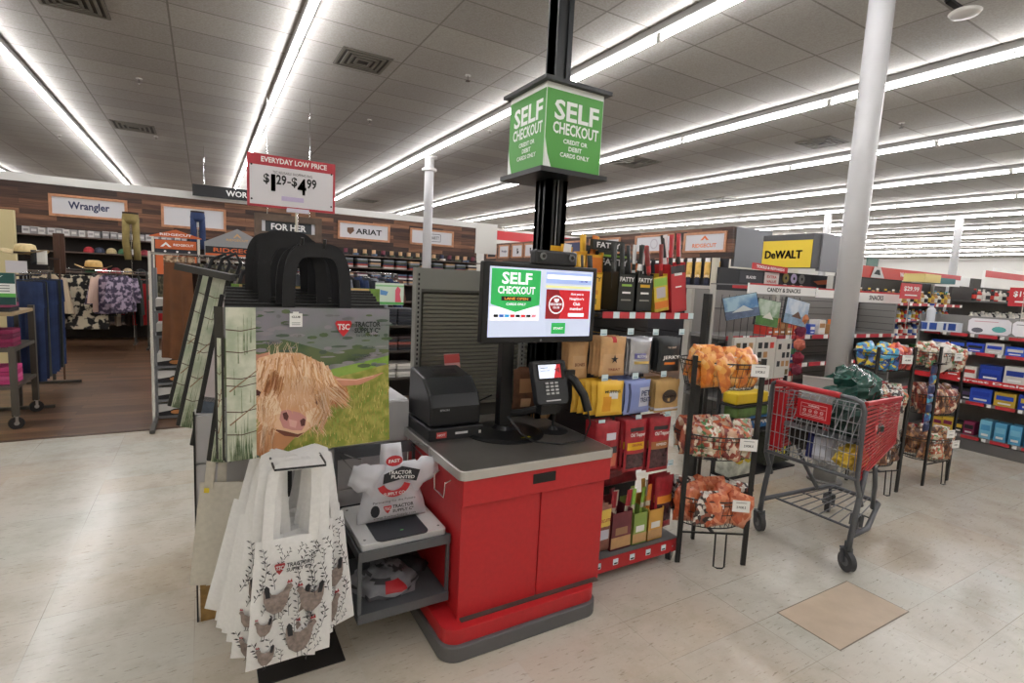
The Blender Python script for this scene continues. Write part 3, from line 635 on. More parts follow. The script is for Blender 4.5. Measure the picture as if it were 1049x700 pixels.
def cowart(mb):
    z = .0004; d = PMT; r = random.Random(11)
    mb.rect(CW / 2, CH_ / 2, CW, CH_, d['sky'], 0)
    mb.poly(PP((215, 190), (300, 200), (420, 190), (520, 215), (600, 235), (700, 215), (845, 215), (845, 420), (215, 420)), d['hill'], z)
    mb.poly(PP((540, 300), (600, 285), (720, 262), (845, 225), (845, 300), (540, 330)), d['rock'], 2 * z)
    mb.poly(PP((600, 300), (720, 270), (845, 238), (845, 330), (600, 350)), d['green'], 3 * z)
    mb.poly(PP((560, 345), (700, 310), (845, 270), (857, 566), (520, 625), (330, 663), (300, 400)), d['grass'], 4 * z)
    for i in range(900):
        x = r.uniform(380, 850); y = r.uniform(350, 650)
        if y > 672 - .17 * (x - 215) or y < 345 - .2 * (x - 560): continue
        a = uv(x, y); strand(mb, [a, (a[0] + r.uniform(-.008, .008), a[1] + r.uniform(.012, .035))], .003, (d['grass2'], d['green'], mat('#d2bd72', .4), mat('#8a7a38', .4))[i % 4], 5 * z, 0)
    for i in range(110):
        x = r.uniform(305, 840); y = r.uniform(80, 290); a = uv(x, y); c_ = (d['hill'], d['sky'], d['rock'], mat('#4a5a4c', .4), mat('#8b858c', .4))[i % 5]
        mb.disc(a[0], a[1], r.uniform(.008, .035), r.uniform(.003, .009), c_, 3.4 * z, 7)
    z0 = 6 * z
    # horns
    hl = [uv(*p) for p in ((370, 262), (325, 268), (285, 250), (272, 225))]; strand(mb, hl, .045, d['horn'], z0, .012)
    strand(mb, [uv(*p) for p in ((560, 330), (640, 350), (720, 345), (780, 322), (820, 305))], .042, d['horn'], z0, .003)
    strand(mb, [uv(*p) for p in ((620, 338), (700, 338), (780, 318))], .006, mat('#e9b9a0', .4), z0 + .0002, .002)
    # ear
    mb.poly(PP((560, 370), (610, 355), (655, 365), (672, 390), (650, 420), (600, 440), (560, 430)), d['ear'], z0 + .0002)
    # neck and face
    mb.poly(PP((318, 560), (310, 640), (345, 662), (400, 645), (470, 560), (420, 520), (340, 500)), d['furd'], z0)
    mb.poly(PP((303, 300), (330, 262), (400, 240), (480, 240), (560, 275), (605, 315), (600, 380), (590, 440), (575, 490), (540, 520), (500, 550), (470, 575), (420, 560), (350, 545), (322, 500), (310, 420)), d['fur'], z0 + .0003)
    mb.poly(PP((330, 400), (380, 385), (410, 470), (400, 540), (345, 530), (322, 470)), d['furl'], z0 + .0005)
    mb.poly(PP((500, 470), (560, 440), (580, 470), (540, 520), (505, 540)), d['furl'], z0 + .0005)
    # muzzle
    mb.poly(PP((345, 500), (400, 480), (500, 500), (520, 520), (490, 560), (440, 565), (370, 550)), d['furp'], z0 + .0006)
    mb.poly(PP((375, 540), (420, 548), (470, 560), (495, 552), (470, 572), (420, 568)), d['mouth'], z0 + .0007)
    mb.poly(PP((408, 470), (430, 463), (480, 475), (502, 492), (500, 520), (485, 545), (450, 545), (415, 535), (402, 500)), d['nose'], z0 + .0009)
    mb.poly(PP((413, 478), (428, 472), (436, 490), (430, 508), (418, 500)), d['nosed'], z0 + .0012)
    mb.poly(PP((478, 505), (492, 495), (500, 502), (496, 525), (483, 528)), d['nosed'], z0 + .0012)
    mb.poly(PP((436, 500), (468, 508), (462, 535), (440, 530)), mat('#dba9a0', .35), z0 + .0011)
    mb.disc(*uv(322, 405), .010, .013, d['nosed'], z0 + .0007, 10); mb.disc(*uv(548, 428), .012, .012, d['nosed'], z0 + .0007, 10)
    # hair
    cols = (d['furl'], d['furo'], d['furp'], d['furd'], d['fur'], d['furo'], d['furl'])
    for i in range(300):
        t = r.random(); cx_ = 310 + 290 * t; cy_ = 248 + 45 * (2 * t - .9) ** 2 + r.uniform(-8, 50)
        L = r.uniform(50, 120); sx = (cx_ - 440) * .24 + r.uniform(-22, 22)
        P = [(cx_, cy_), (cx_ + sx * .3, cy_ + L * .35), (cx_ + sx * .7 + r.uniform(-9, 9), cy_ + L * .7), (cx_ + sx + r.uniform(-16, 16), cy_ + L)]
        if P[-1][1] > 445 and 350 < P[-1][0] < 530: continue
        strand(mb, [uv(*p) for p in P], r.uniform(.003, .008), cols[i % 7], z0 + .0014 + .000002 * i, .0008)
    for i in range(520):
        x = r.uniform(312, 590); y = r.uniform(300, 540)
        if 395 < x < 510 and y > 450: continue
        if x > 560 and y > 470: continue
        k_ = (x - 440) * .08; P = [(x, y), (x + k_ + r.uniform(-6, 6), y + 16), (x + k_ * 2 + r.uniform(-8, 8), y + 32)]
        strand(mb, [uv(*p) for p in P], .0035, (d['fur'], d['furp'], d['furl'], d['furo'])[i % 4], z0 + .0010, .0008)
    for i in range(150):   # cheeks, ear and chin
        bx_, by_, dx, dy = ((330, 440, -2, 60), (560, 400, 20, 70), (610, 380, 55, 45), (570, 470, -25, 60), (360, 560, -10, 80))[i % 5]
        x = bx_ + r.uniform(-25, 25); y = by_ + r.uniform(-30, 30)
        strand(mb, [uv(x, y), uv(x + dx * .5 + r.uniform(-8, 8), y + dy * .5), uv(x + dx, y + dy)], .005, cols[i % 7], z0 + .0026, .0008)
    zz = z0 + .0022
    mb.poly(PP((308, 392), (322, 386), (336, 396), (330, 410), (314, 410)), d['nosed'], zz); mb.poly(PP((535, 418), (552, 412), (564, 424), (556, 436), (540, 436)), d['nosed'], zz)
    for i in range(70):
        x = r.uniform(590, 668); y = r.uniform(360, 425); strand(mb, [uv(x, y), uv(x + r.uniform(-4, 12), y + 14), uv(x + r.uniform(-8, 16), y + 30)], .005, (d['ear'], d['furo'], d['furd'], d['ear'])[i % 4], zz, .0008)
    for i in range(60):
        x = 352 + 62 * (i / 60) + r.uniform(-8, 8); y = 300 + 70 * abs(i / 60 - .5) + r.uniform(0, 40); strand(mb, [uv(x, y), uv(x - 6, y + 30), uv(x - 14 + r.uniform(-8, 8), y + 62)], .005, (d['furd'], d['ear'], d['furo'])[i % 3], zz, .0008)
    for i in range(16):
        x = r.uniform(360, 480); strand(mb, [uv(x, 250), uv(x + r.uniform(-14, 14), 225), uv(x + r.uniform(-20, 25), 200)], .0015, d['furl'], z0 + .001, .0005)
    # post over the left side
    M0 = mb.M; mb.M = M0 @ Matrix.Translation((0, 0, z0 + .0028)); postart(mb, .095, CH_, .004, 0); mb.M = M0
    # badge and wording
    a = uv(647, 142); tsc_mark(mb, a[0], a[1], .062, mat('#c8242c', .4), WHITE, z0 + .003)
    a = uv(748, 122); mb.text('TRACTOR', a[0], a[1], .105, .022, mat('#16241c', .4), z0 + .003)
    a = uv(748, 145); mb.text('SUPPLY Cº', a[0], a[1], .105, .020, mat('#16241c', .4), z0 + .003)
    a = uv(750, 164); mb.text('For Life Out Here', a[0], a[1], .095, .011, mat('#16241c', .4), z0 + .003, bold=False)
STR = mat('#101013', .7, noise=(20, .3)); STR2 = mat('#1b1c22', .75)
def strap(mb, x0, x1, zt, zb, m, sag=.0, w=.032, y=0):
    """flat webbing loop from the bag rim up over the hook and down again"""
    P = []
    for kx in range(25):
        t = kx / 24; a = math.pi * t
        x = (x0 + x1) / 2 - (x1 - x0) / 2 * math.copysign(abs(math.cos(a)) ** .45, math.cos(a)); z = zb + (zt - zb) * abs(math.sin(a)) ** .55
        P.append((x, z))
    V = []; F = []
    for i, (x, z) in enumerate(P):
        a = P[max(0, i - 1)]; b = P[min(24, i + 1)]; d = Vector((b[0] - a[0], 0, b[1] - a[1])).normalized()
        n = Vector((-d.z, 0, d.x)); yy = y + sag * math.sin(math.pi * i / 24)
        for (s1, s2) in ((-1, -1), (1, -1), (1, 1), (-1, 1)):
            V.append((x + n.x * s1 * w / 2, yy + s2 * .003, z + n.z * s1 * w / 2))
    for i in range(24):
        for q in range(4): F.append((4 * i + q, 4 * i + (q + 1) % 4, 4 * i + 4 + (q + 1) % 4, 4 * i + 4 + q))
    mb.add(V, F, m)
TILT = math.radians(-2.0)
def cow_bag(front):
    t = empty('shopping_bag', (.06, 2.08, .955), 4, '', 'shopping bag', 'photo print shopping bags')
    mb = MB(); mb.bx((0, 0, 0), (CW, .012, CH_), PMT['edge']); mb.build('body', t, bevel=.003)
    if front:
        a = MB(face((0, -.0012, 0))); cowart(a); a.build('cow_print', t)
        f = MB(face((.235, -.008, CH_ - .045))).rect(0, 0, .045, .05, PAPER, .0).text('CLUB', 0, .012, .03, .008, INK, .0006).rect(0, -.010, .03, .002, GREY, .0006).rect(0, -.017, .03, .002, GREY, .0006)
        f.box((0, .025, -.002), (.02, .012, .004), PAPER); f.build('price_tag', t)
    if front: g = MB(face((-.006, .012, 0), -60)); postart(g, .022, CH_ * .8, -.028, 0); g.rect(-.018, CH_ / 2, .05, CH_, PMT['edge'], -.001); g.build('side_gusset', t)
    # black webbing handle
    h = MB(); strap(h, .215, .425, CH_ + .215 if front else CH_ + .225, CH_ - .03, STR, w=.044, y=.02 if front else .006); h.build('handle', t)
    return t
FB = cow_bag(True); FB['label'] = 'front shopping bag showing a shaggy ginger highland cow beside a fence post'
BK = cow_bag(False); BK.location = (.065, 2.135, .955)
descr = ['directly behind the cow bag', 'second behind the cow bag', 'third behind the cow bag', 'fourth behind the cow bag', 'fifth behind the cow bag', 'sixth behind the cow bag', 'deepest of the stack behind the cow bag']
BK['label'] = 'black edged shopping bag with fence print, ' + descr[0]
for i in range(1, 7):
    o = dup(BK, (.065 + .002 * i + rnd.uniform(-.004, .004), 2.135 + .05 * i, .955 + .010 * i), 4 + rnd.uniform(-2, 2), 'black edged shopping bag with fence print, ' + descr[i])
    for c in o.children:
        if c.name.startswith('handle'): c.location = (-.018 * i + rnd.uniform(-.02, .02), 0, rnd.uniform(-.03, .01)); c.rotation_euler.z = math.radians(rnd.uniform(-9, 9)); c.rotation_euler.y = math.radians(rnd.uniform(-3, 3))
# a wooden crate print bag just showing above them
pt = empty('shopping_bag', (.10, 2.50, 1.05), -2, 'shopping bag printed with pine planks over grass, top edge behind the cow bag', 'shopping bag', 'photo print shopping bags')
MB().bx((0, 0, 0), (.62, .012, .53), PMT['edge']).build('body', pt)
a = MB(face((0, -.0012, 0))); a.rect(.31, .265, .62, .53, mat('#6d8f3c', .4, noise=(20, .4)), 0)
for i in range(4):
    a.rect(.30, .515 - .030 * i, .54, .027, mat(('#d3ab6c', '#c99c5c', '#d9b57a', '#c39557')[i], .45, noise=(14, .15)), .001)
for i in range(5): a.rect(.05 + .02 * (i % 2), .52 - .025 * i, .018, .018, PMT['edge'], .0016)
a.build('print', pt)
# tall fence print bags hung side-on, receding at the left
def side_bag(x, y, z, h, label, lean, art):
    t = empty('shopping_bag', (x, y, z), 0, label, 'shopping bag', 'side hung shopping bags')
    mb = MB(face((0, 0, 0), -14, -4, lean)); mb.box((0, h / 2, -.05), (.10, h, .10), PMT['edge']); mb.build('body', t, bevel=.006)
    g = MB(face((0, 0, 0), -14, -4, lean) @ Matrix.Translation((0, 0, .002)))
    if art == 0: postart(g, .055, h, -.03, 0)
    elif art == 1:
        g.rect(0, h * .65, .055, h * .7, mat('#c9bfc0', .5, noise=(8, .1)), 0); g.rect(0, h * .17, .055, h * .32, mat('#4d5866', .5, noise=(30, .3)), 0)
    g.build('gusset_print', t)
    h_ = MB(face((0, 0, 0), -14, -4, lean)); h_.tube([(-.03, h, -.05), (-.02, h + .08, -.05), (.03, h + .12, -.05), (.06, h + .08, -.05), (.05, h, -.05)], .008, STR, 6); h_.build('handle', t)
    return t
for x, y, z, h, ln, art, l in ((-.115, 2.95, .96, .66, -12, 0, 'leftmost narrow shopping bag side with pale fence post print'),
                              (-.075, 2.80, .90, .72, -11, 0, 'second narrow fence post bag side from the left of the rack'),
                              (-.02, 2.70, .83, .70, -10, 1, 'narrow bag side with pink and slate print beside the fence post bags'),
                              (.045, 2.55, .80, .76, -7, 0, 'narrow dark fence post bag side just left of the cow bag')):
    side_bag(x, y, z, h, l, ln, art)
o = MB().bar((-.10, 2.9, 1.64), (.12, 2.75, 1.60), .05, .03, mat('#2c2b2a', .5)).build('hanging_bar')
tag(o, 'dark flat bar from which the narrow bags hang left of the straps', 'bar')
# ================================================================== cotton tote bags
COT = mat('#dcd8cf', .8, noise=(60, .05)); COT2 = mat('#d3cdbf', .8, noise=(50, .06)); COTW = mat('#eeedeb', .75, noise=(60, .04))
HB = mat('#8a7c75', .7, noise=(60, .35)); HK = mat('#26262a', .7); HRr = mat('#a12a30', .6); TWG = mat('#5c5c60', .7); TW2 = mat('#8f9296', .7)
def hen(mb, cx, cy, s, fl, z=.001):
    f = -1 if fl else 1
    P = [(-.52, .5), (-.5, .1), (-.38, -.22), (-.1, -.42), (.2, -.38), (.42, -.08), (.5, .32), (.62, .46), (.52, .58), (.38, .56), (.24, .36), (.0, .26), (-.2, .3), (-.36, .52)]
    mb.poly([(cx + f * x * s, cy + y * s) for x, y in P][::f], HB, z)
    mb.poly([(cx + f * x * s, cy + y * s) for x, y in [(-.5, .55), (-.42, .2), (-.25, .2), (-.3, .55), (-.42, .65)]][::f], HK, z + .0003)
    mb.poly([(cx + f * x * s, cy + y * s) for x, y in [(.36, .6), (.42, .72), (.48, .64), (.54, .74), (.58, .6)]][::f], HRr, z + .0003)
    for dx in (-.05, .1): strand(mb, [(cx + f * dx * s, cy - .38 * s), (cx + f * (dx + .02) * s, cy - .6 * s), (cx + f * (dx + .12) * s, cy - .62 * s)], .0028, HK, z, .0015)
def twig(mb, cx, cy, s, a, r, z=.0008):
    ca, sa = math.cos(a), math.sin(a); m = (TWG, HK, HK)[r.randrange(3)]
    def T(x, y): return (cx + s * (x * ca - y * sa), cy + s * (x * sa + y * ca))
    strand(mb, [T(0, -.5), T(.05, 0), T(0, .5)], .002, m, z, .001)
    for i in range(5):
        y = -.3 + .17 * i; q = 1 if i % 2 else -1
        mb.poly([T(0, y), T(q * .12, y + .04), T(q * .24, y + .16), T(q * .1, y + .13)][::q], m, z)
def tote(m, art, seed):
    r = random.Random(seed); t = empty('tote_bag', (.285, 2.2, .945), 0, '', 'tote bag', 'cotton tote bags on the hook')
    F = face((0, 0, 0))
    mb = MB(F); mb.pillow(.27, .48, .016, m, 10, 12, prof=lambda v: 1.08 - .10 * v, wob=.012, seed=seed, M=Matrix.Translation((0, -.75, 0))); mb.build('body', t, smooth=True)
    h = MB(F)
    for dz in (.006, -.006):
        P = [(-.098 + .005 * r.random(), -.30), (-.092, -.12), (-.084, -.02), (-.06, .0), (.06, .0), (.084, -.02), (.092, -.12), (.098, -.30)]
        V = []; Fc = []
        for i, (x, y) in enumerate(P):
            ww = .017; sx = -1 if i < 3 else (1 if i > 4 else 0)
            if sx: a_, b_ = (x - ww, y), (x + ww, y)
            else: a_, b_ = (x, y + ww * .5), (x, y - ww * 1.2)
            if i >= 5: a_, b_ = b_, a_
            V += [(a_[0], a_[1], dz), (b_[0], b_[1], dz)]
        for i in range(len(P) - 1): Fc.append((2 * i, 2 * i + 1, 2 * i + 3, 2 * i + 2))
        h.add(V, Fc, m)
        h.add([(x, y, z - .003) for x, y, z in V], Fc, m)
    h.build('handle', t)
    if art:
        p = MB(F @ Matrix.Translation((0, -.745, .0165)) @ Matrix.Diagonal((.95, 1.17, 1, 1)))
        fn = art
        hen(p, -.06, .21, .092, False) if fn == 1 else hen(p, -.09, .28, .085, False)
        hen(p, .066, .19, .092, True); hen(p, .03, .065, .10, False)
        if fn == 1: hen(p, -.09, .005 + .03, .06, True)
        hen(p, -.10, .13, .055, True)
        for i in range(54):
            x = -.115 + .045 * (i % 6) + r.uniform(-.014, .014); y = .03 + .042 * (i // 6) + r.uniform(-.012, .012)
            if min((x - a) ** 2 + (y - b) ** 2 for a, b in ((-.06, .21), (.062, .19), (.02, .05), (-.10, .13), (-.02, .31))) < .0011: continue
            twig(p, x, y, r.uniform(.035, .07), r.uniform(-.7, .7), r)
        tsc_mark(p, -.055, .315, .036, HRr, WHITE, .0012); p.text('TRACTOR', .012, .323, .085, .014, HK, .0012); p.text('SUPPLY Cº', .012, .307, .085, .012, HK, .0012)
        # lay the print on the bag's bulge
        for v in p.v: pass
        p.build('hen_print', t)
    return t
PLAIN = tote(COTW, 0, 4); HEN = tote(COTW, 1, 5)
HEN.location = (.285, 1.925, .97); HEN.rotation_euler = (math.radians(1), math.radians(2.5), math.radians(4))
HEN['label'] = 'front cotton tote bag printed with brown hens and sprigs'
h2 = dup(HEN, (.265, 1.955, .97), 0, 'hen print tote bag swung left behind the front tote', rot=(0, math.radians(5), math.radians(-16)))
h3 = dup(HEN, (.30, 1.985, .97), 0, 'hen print tote bag swung right behind the front tote', rot=(0, math.radians(1), math.radians(18)))
h4 = dup(HEN, (.315, 2.015, .97), 0, 'hen print tote bag second from the right of the hook', rot=(0, math.radians(-5), math.radians(14)))
pl = [(-.02, .045, 7, -26), (-.02, .075, 9, -30), (-.025, .10, 11, -34), (.02, .07, -4, 16), (.03, .12, -6, 18), (.0, .15, 2, 0), (-.01, .19, 10, -20), (.01, .22, -5, 12), (-.02, .26, 13, -26), (.0, .30, 3, -4), (.0, .34, -4, 10)]
nm = ['first white tote left of the hen bags', 'second white tote left of the hen bags', 'outermost white tote fanned to the left', 'first plain tote fanned to the right', 'outermost plain tote fanned to the right',
      'middle white tote behind the hen totes', 'white tote deep in the stack leaning left', 'white tote deep in the stack leaning right', 'outermost deep tote at the lower left', 'nearly upright tote far back on the hook', 'rearmost tote leaning right on the hook']
for i, (dx, dy, ry, rz) in enumerate(pl):
    o = PLAIN if i == 0 else dup(PLAIN, (0, 0, 0))
    o.location = (.285 + dx, 1.955 + dy, .972 - .004 * (i % 3)); o.rotation_euler = (0, math.radians(ry), math.radians(rz)); o['label'] = nm[i]
    if i in (2, 8): o.scale = (1, 1, 1.02)
CR = tote(COT2, 0, 8); CR.location = (.12, 2.56, .965); CR.rotation_euler = (0, math.radians(4), math.radians(-12)); CR['label'] = 'cream canvas tote with yellow corner sticker hanging far left by the cabinet'
MB(face((-.1, -.02, -.30))).rect(0, 0, .02, .022, mat('#e8cf3a', .5), 0).build('sticker', CR)
o = dup(CR, (.16, 2.58, .96), 0, 'second cream canvas tote beside the one with the yellow sticker', rot=(0, math.radians(2), math.radians(-4)))
for c in list(o.children):
    if c.name.startswith('sticker'): bpy.data.objects.remove(c)
# ================================================================== empty dark gondola behind the kiosk
GD = mat('#8b8a7e', .4, .2); GDD = mat('#55554e', .5); GDH = mat('#85857f', .4)
g = empty('gondola_shelving', (1.8, 3.2, 0), 0, 'empty dark grey slatted shelving panel standing behind the monitor', 'shelving')
mb = MB().bx((1.12, 3.03, .1), (2.55, 3.06, 1.56), GDD)
z = .84
while z < 1.53: mb.prism([(3.03, z), (3.014, z + .002), (3.010, z + .020), (3.03, z + .022)], 1.14, 2.55, GD, Matrix(((0, 0, 1, 0), (1, 0, 0, 0), (0, 1, 0, 0), (0, 0, 0, 1)))); z += .0245
W(mb, 'slat_panel', g)
W(MB().bx((1.12, 3.02, 1.575), (2.55, 3.05, 1.70), GDH).bx((1.12, 3.0, 1.56), (2.55, 3.02, 1.575), GDD), 'header_panel', g)
for x in (1.10, 1.84, 2.55):
    u = W(MB().bx((x - .016, 2.985, 0), (x + .016, 3.05, 1.70), GDH), 'upright', g)
    s_ = MB()
    for i in range(30): s_.bx((x - .005, 2.983, .84 + .028 * i), (x + .005, 2.986, .855 + .028 * i), INK)
    W(s_, 'slot_holes', u)
W(MB().bx((1.12, 2.7, 0), (2.55, 3.05, .14), GDD), 'base_shelf', g)

# ================================================================== snack shelf at the right of the kiosk
PINKRED = mat('#b82f38', .4)
sx0, sx1 = 1.80, 2.485
sh = empty('snack_rack', (2.14, 2.3, 0), 0, 'red and black wheeled snack rack right of the red kiosk', 'rack')
W(MB().bx((sx0, 2.50, .1), (sx1, 2.53, 1.50), mat('#1c1c1e', .5)), 'back_panel', sh)
W(MB().bx((sx0, 2.14, 1.475), (sx1, 2.5, 1.485), INK), 'top_shelf', sh)
def strip(mb, x0, x1, y, z0, z1, n, c1=RED, c2=WHITE, f=.62):
    L = (x1 - x0) / n
    for i in range(n):
        mb.bx((x0 + i * L, y - .002, z0), (x0 + (i + f) * L, y, z1), c1); mb.bx((x0 + (i + f) * L, y - .003, z0), (x0 + (i + 1) * L, y, z1), c2)
q = MB(); strip(q, sx0, sx1, 2.139, 1.478, 1.512, 6, PINKRED, TAG); W(q, 'price_strip', sh)
W(MB().bx((sx0, 2.10, .075), (sx1, 2.5, .14), RED).bx((sx0, 2.10, .06), (sx1, 2.115, .14), RED).bx((sx0, 2.105, .139), (sx1, 2.5, .143), GREY), 'base_shelf', sh)
for i in range(5): W(MB().bx((1.84 + .125 * i, 2.096, .088), (1.875 + .125 * i, 2.0995, .122), TAG).bx((1.845 + .125 * i, 2.095, .093), (1.87 + .125 * i, 2.0965, .101), INK), 'price_tag', sh)
def caster(mb_name, x, y, r, root, yaw=0, m=None):
    w_ = MB(Matrix.Translation((x, y, r)) @ Matrix.Rotation(math.radians(yaw), 4, 'Z')); w_.cyl((0, -.014, 0), (0, .014, 0), r, m or mat('#1b1b1c', .5), 18).cyl((0, -.016, 0), (0, .016, 0), r * .35, STEEL, 10)
    f = MB(Matrix.Translation((x, y, r)) @ Matrix.Rotation(math.radians(yaw), 4, 'Z')); f.bx((-.01, -.022, -.005), (.012, -.017, r + .012), STEEL).bx((-.01, .017, -.005), (.012, .022, r + .012), STEEL).bx((-.018, -.022, r + .008), (.02, .022, r + .016), STEEL)
    o = W(w_, mb_name, root); W(f, 'fork', o)
caster('caster', 2.44, 2.125, .042, sh, 30); caster('caster', 2.45, 2.45, .035, sh, 10); caster('caster', 1.86, 2.45, .035, sh)
def peg(x, z, y0=2.5, y1=2.17):
    return MB().tube([(x, y0, z), (x, y1, z), (x, y1 - .01, z + .01)], .003, CHROME, 5).bx((x - .022, y1 - .016, z - .012), (x + .022, y1 - .014, z + .022), TAG).bx((x - .016, y1 - .0165, z - .006), (x + .016, y1 - .0145, z), mat('#8fb4c0'))
for x, z in ((1.75 + .08, 1.395), (2.02, 1.40), (2.21, 1.395), (2.42, 1.395), (1.86, 1.15), (2.08, 1.15), (2.30, 1.15), (1.86, .90), (2.13, .905), (2.36, .91), (1.9, .66), (2.42, .6)):
    W(peg(x, z), 'peg_hook', sh)
# --- printed pouches
def pouch(name, label, group, x, y, z, w, h, t, base, panels=(), texts=(), yaw=0, roll=0, tilt=0, top=None, seed=0, cat='snack bag', wob=.006):
    """z is the top; panels: (cx,cy,w,h,mat) in fractions; texts: (string,cx,cy,w,h,mat) in fractions"""
    F = face((0, 0, 0), yaw, tilt, roll) @ Matrix.Translation((0, -h, 0))
    mb = MB(F)
    def mf(u, v):
        if top and v > .9: return top
        for (cx_, cy_, pw, ph, m) in panels:
            if abs(u - cx_) < pw / 2 and abs(v - cy_) < ph / 2: return m
        return None
    mb.pillow(w, h, t, base, 12, 14, prof=lambda v: 1 + .03 * math.cos(v * 6.28), mf=mf, wob=wob * 1.4, seed=seed)
    for (s_, cx_, cy_, tw, th, m) in texts: mb.text(s_, (cx_ - .5) * w, cy_ * h, tw * w, th * h if th else None, m, z=t / 2 + .006)
    o = mb.build(name, smooth=True); o.location = (x, y, z)
    tag(o, label, cat, group); return o
KRAFT = mat('#c49a6a', .5, noise=(20, .12)); KR2 = mat('#a37c52', .6); YEL = mat('#e2b02c', .4); SIL = mat('#b9bac0', .25, .7, noise=(12, .2)); JB = mat('#26292c', .45); BLU = mat('#8493c8', .4); DBL = mat('#3c4468', .4)
JRED = mat('#9f1f2b', .35, noise=(30, .2)); JMT = mat('#4d3034', .2, noise=(50, .5)); LBL = mat('#c9ccd8', .4); BRN = mat('#6b4630', .5, noise=(30, .3)); PGD = mat('#e9b93c', .4); GRN = mat('#5d8c3a', .5)
OR2 = mat('#d77a2b', .5)
def stackbags(n, label, group, **k):
    dy = k.pop('dy', .03); dx = k.pop('dx', .0); dyaw = k.pop('dyaw', 2)
    x, y = k.pop('x'), k.pop('y'); base = None
    for i in range(n):
        lb = label if i == 0 else label + ', ' + ('directly behind the front one' if i == 1 else ORD[i] + ' in from the front')
        if base is None: base = pouch('snack_bag', lb, group, x=x, y=y, **k)
        else:
            o = dup(base, (x + dx * i + rnd.uniform(-.004, .004), y + dy * i, base.location.z), rnd.uniform(-dyaw, dyaw), lb)
stackbags(4, 'kraft pouch with red badge and black star, top pegs', 'snack bags on the top pegs', x=1.915, y=2.17, z=1.375, w=.175, h=.215, t=.03, base=KRAFT, panels=((.5, .93, .22, .14, RED), (.5, .35, .8, .5, mat('#c9a277', .6))), texts=(('TREAT', .5, .18, .5, .06, mat('#8a3f2c')), ('★', .5, .45, .3, .22, INK)), seed=1)
stackbags(3, 'kraft pouch lettered BONES right of the monitor', 'snack bags on the top pegs', x=1.735, y=2.24, z=1.34, w=.13, h=.20, t=.03, base=KRAFT, panels=((.5, .45, .7, .35, mat('#caa47a')),), texts=(('BONES', .5, .4, .5, .09, mat('#7a4a30')),), seed=2)
stackbags(4, 'shiny silver pouch with purple band on the top pegs', 'snack bags on the top pegs', x=2.12, y=2.17, z=1.37, w=.16, h=.21, t=.035, base=SIL, panels=((.4, .5, .5, .16, mat('#5a5a9a', .4)), (.5, .3, .7, .08, mat('#c2a355', .4))), seed=3, texts=(('BILTONG', .45, .5, .45, .08, WHITE),))
stackbags(4, 'charcoal pouch lettered JERKY on the top pegs', 'snack bags on the top pegs', x=2.345, y=2.17, z=1.365, w=.185, h=.20, t=.03, base=JB, panels=((.5, .26, .45, .07, OR2),), texts=(('JERKY', .5, .42, .78, .13, WHITE), ('THE CRAFT', .5, .72, .4, .05, mat('#b0a090'))), seed=4, yaw=3)
stackbags(5, 'yellow gold pouch on second peg row beside the scanner', 'snack bags on the second pegs', x=1.90, y=2.15, z=1.135, w=.17, h=.19, t=.035, base=PGD, panels=((.3, .35, .35, .4, mat('#d9941e')), (.6, .6, .3, .25, WHITE)), texts=(('MUFFINS', .5, .72, .6, .08, INK),), seed=5, dx=-.02, yaw=-4)
stackbags(6, 'lilac blue pouch on the second peg row', 'snack bags on the second pegs', x=2.10, y=2.15, z=1.13, w=.20, h=.19, t=.035, base=BLU, panels=((.72, .5, .4, .55, LBL), (.12, .5, .14, .9, DBL)), texts=(('PET', .72, .62, .35, .16, DBL), ('TREATS', .72, .42, .42, .14, DBL)), seed=6, dx=-.012, yaw=4)
stackbags(5, 'tan pouch with dark oval emblem, second peg row', 'snack bags on the second pegs', x=2.335, y=2.15, z=1.12, w=.19, h=.19, t=.03, base=mat('#b9965f', .5, noise=(15, .15)), panels=((.5, .1, 1, .12, LBL),), texts=(('●', .5, .5, .62, .42, mat('#3d3027')), ('TENDERS', .5, .5, .40, .09, mat('#d9c9a0'))), seed=7)
stackbags(4, 'brown dog treat pouch at the counter corner', 'snack bags on the second pegs', x=1.66, y=2.62, z=1.13, w=.19, h=.24, t=.05, base=BRN, panels=((.5, .6, .6, .4, mat('#b98a62')), (.4, .2, .3, .2, mat('#c7a27e'))), seed=8, dx=.03)
stackbags(3, 'kraft bag with tan labels above the counter corner', 'snack bags on the second pegs', x=1.80, y=2.60, z=1.02, w=.19, h=.22, t=.05, base=KR2, panels=((.3, .3, .25, .25, mat('#c9a478')), (.7, .3, .25, .25, mat('#c9a478'))), seed=18, dx=.0)
stackbags(4, 'red jerky bag hanging left on the third peg row', 'jerky bags on the third pegs', x=1.90, y=2.15, z=.905, w=.16, h=.27, t=.03, base=JRED, panels=((.5, .45, .9, .16, JB), (.5, .2, .9, .25, mat('#c76a50', .4)), (.6, .72, .4, .12, LBL)), seed=9, yaw=-2)
stackbags(4, 'red and yellow jerky bag in the third peg row centre', 'jerky bags on the third pegs', x=2.10, y=2.14, z=.905, w=.155, h=.30, t=.03, base=JRED, panels=((.5, .52, .84, .16, mat('#dfae22')), (.5, .22, .84, .32, JMT), (.5, .8, .7, .1, JB)), texts=(('ORIGINAL', .5, .53, .5, .05, JRED), ('Old Trapper', .5, .72, .7, .09, WHITE)), seed=10)
stackbags(4, 'red and brown jerky bag right on the third peg row', 'jerky bags on the third pegs', x=2.29, y=2.14, z=.90, w=.165, h=.32, t=.03, base=JRED, panels=((.5, .52, .84, .13, mat('#a3693a')), (.5, .25, .84, .3, JMT), (.5, .8, .7, .1, JB)), texts=(('PEPPERED', .5, .52, .5, .05, WHITE), ('Old Trapper', .5, .72, .7, .09, WHITE)), seed=11)
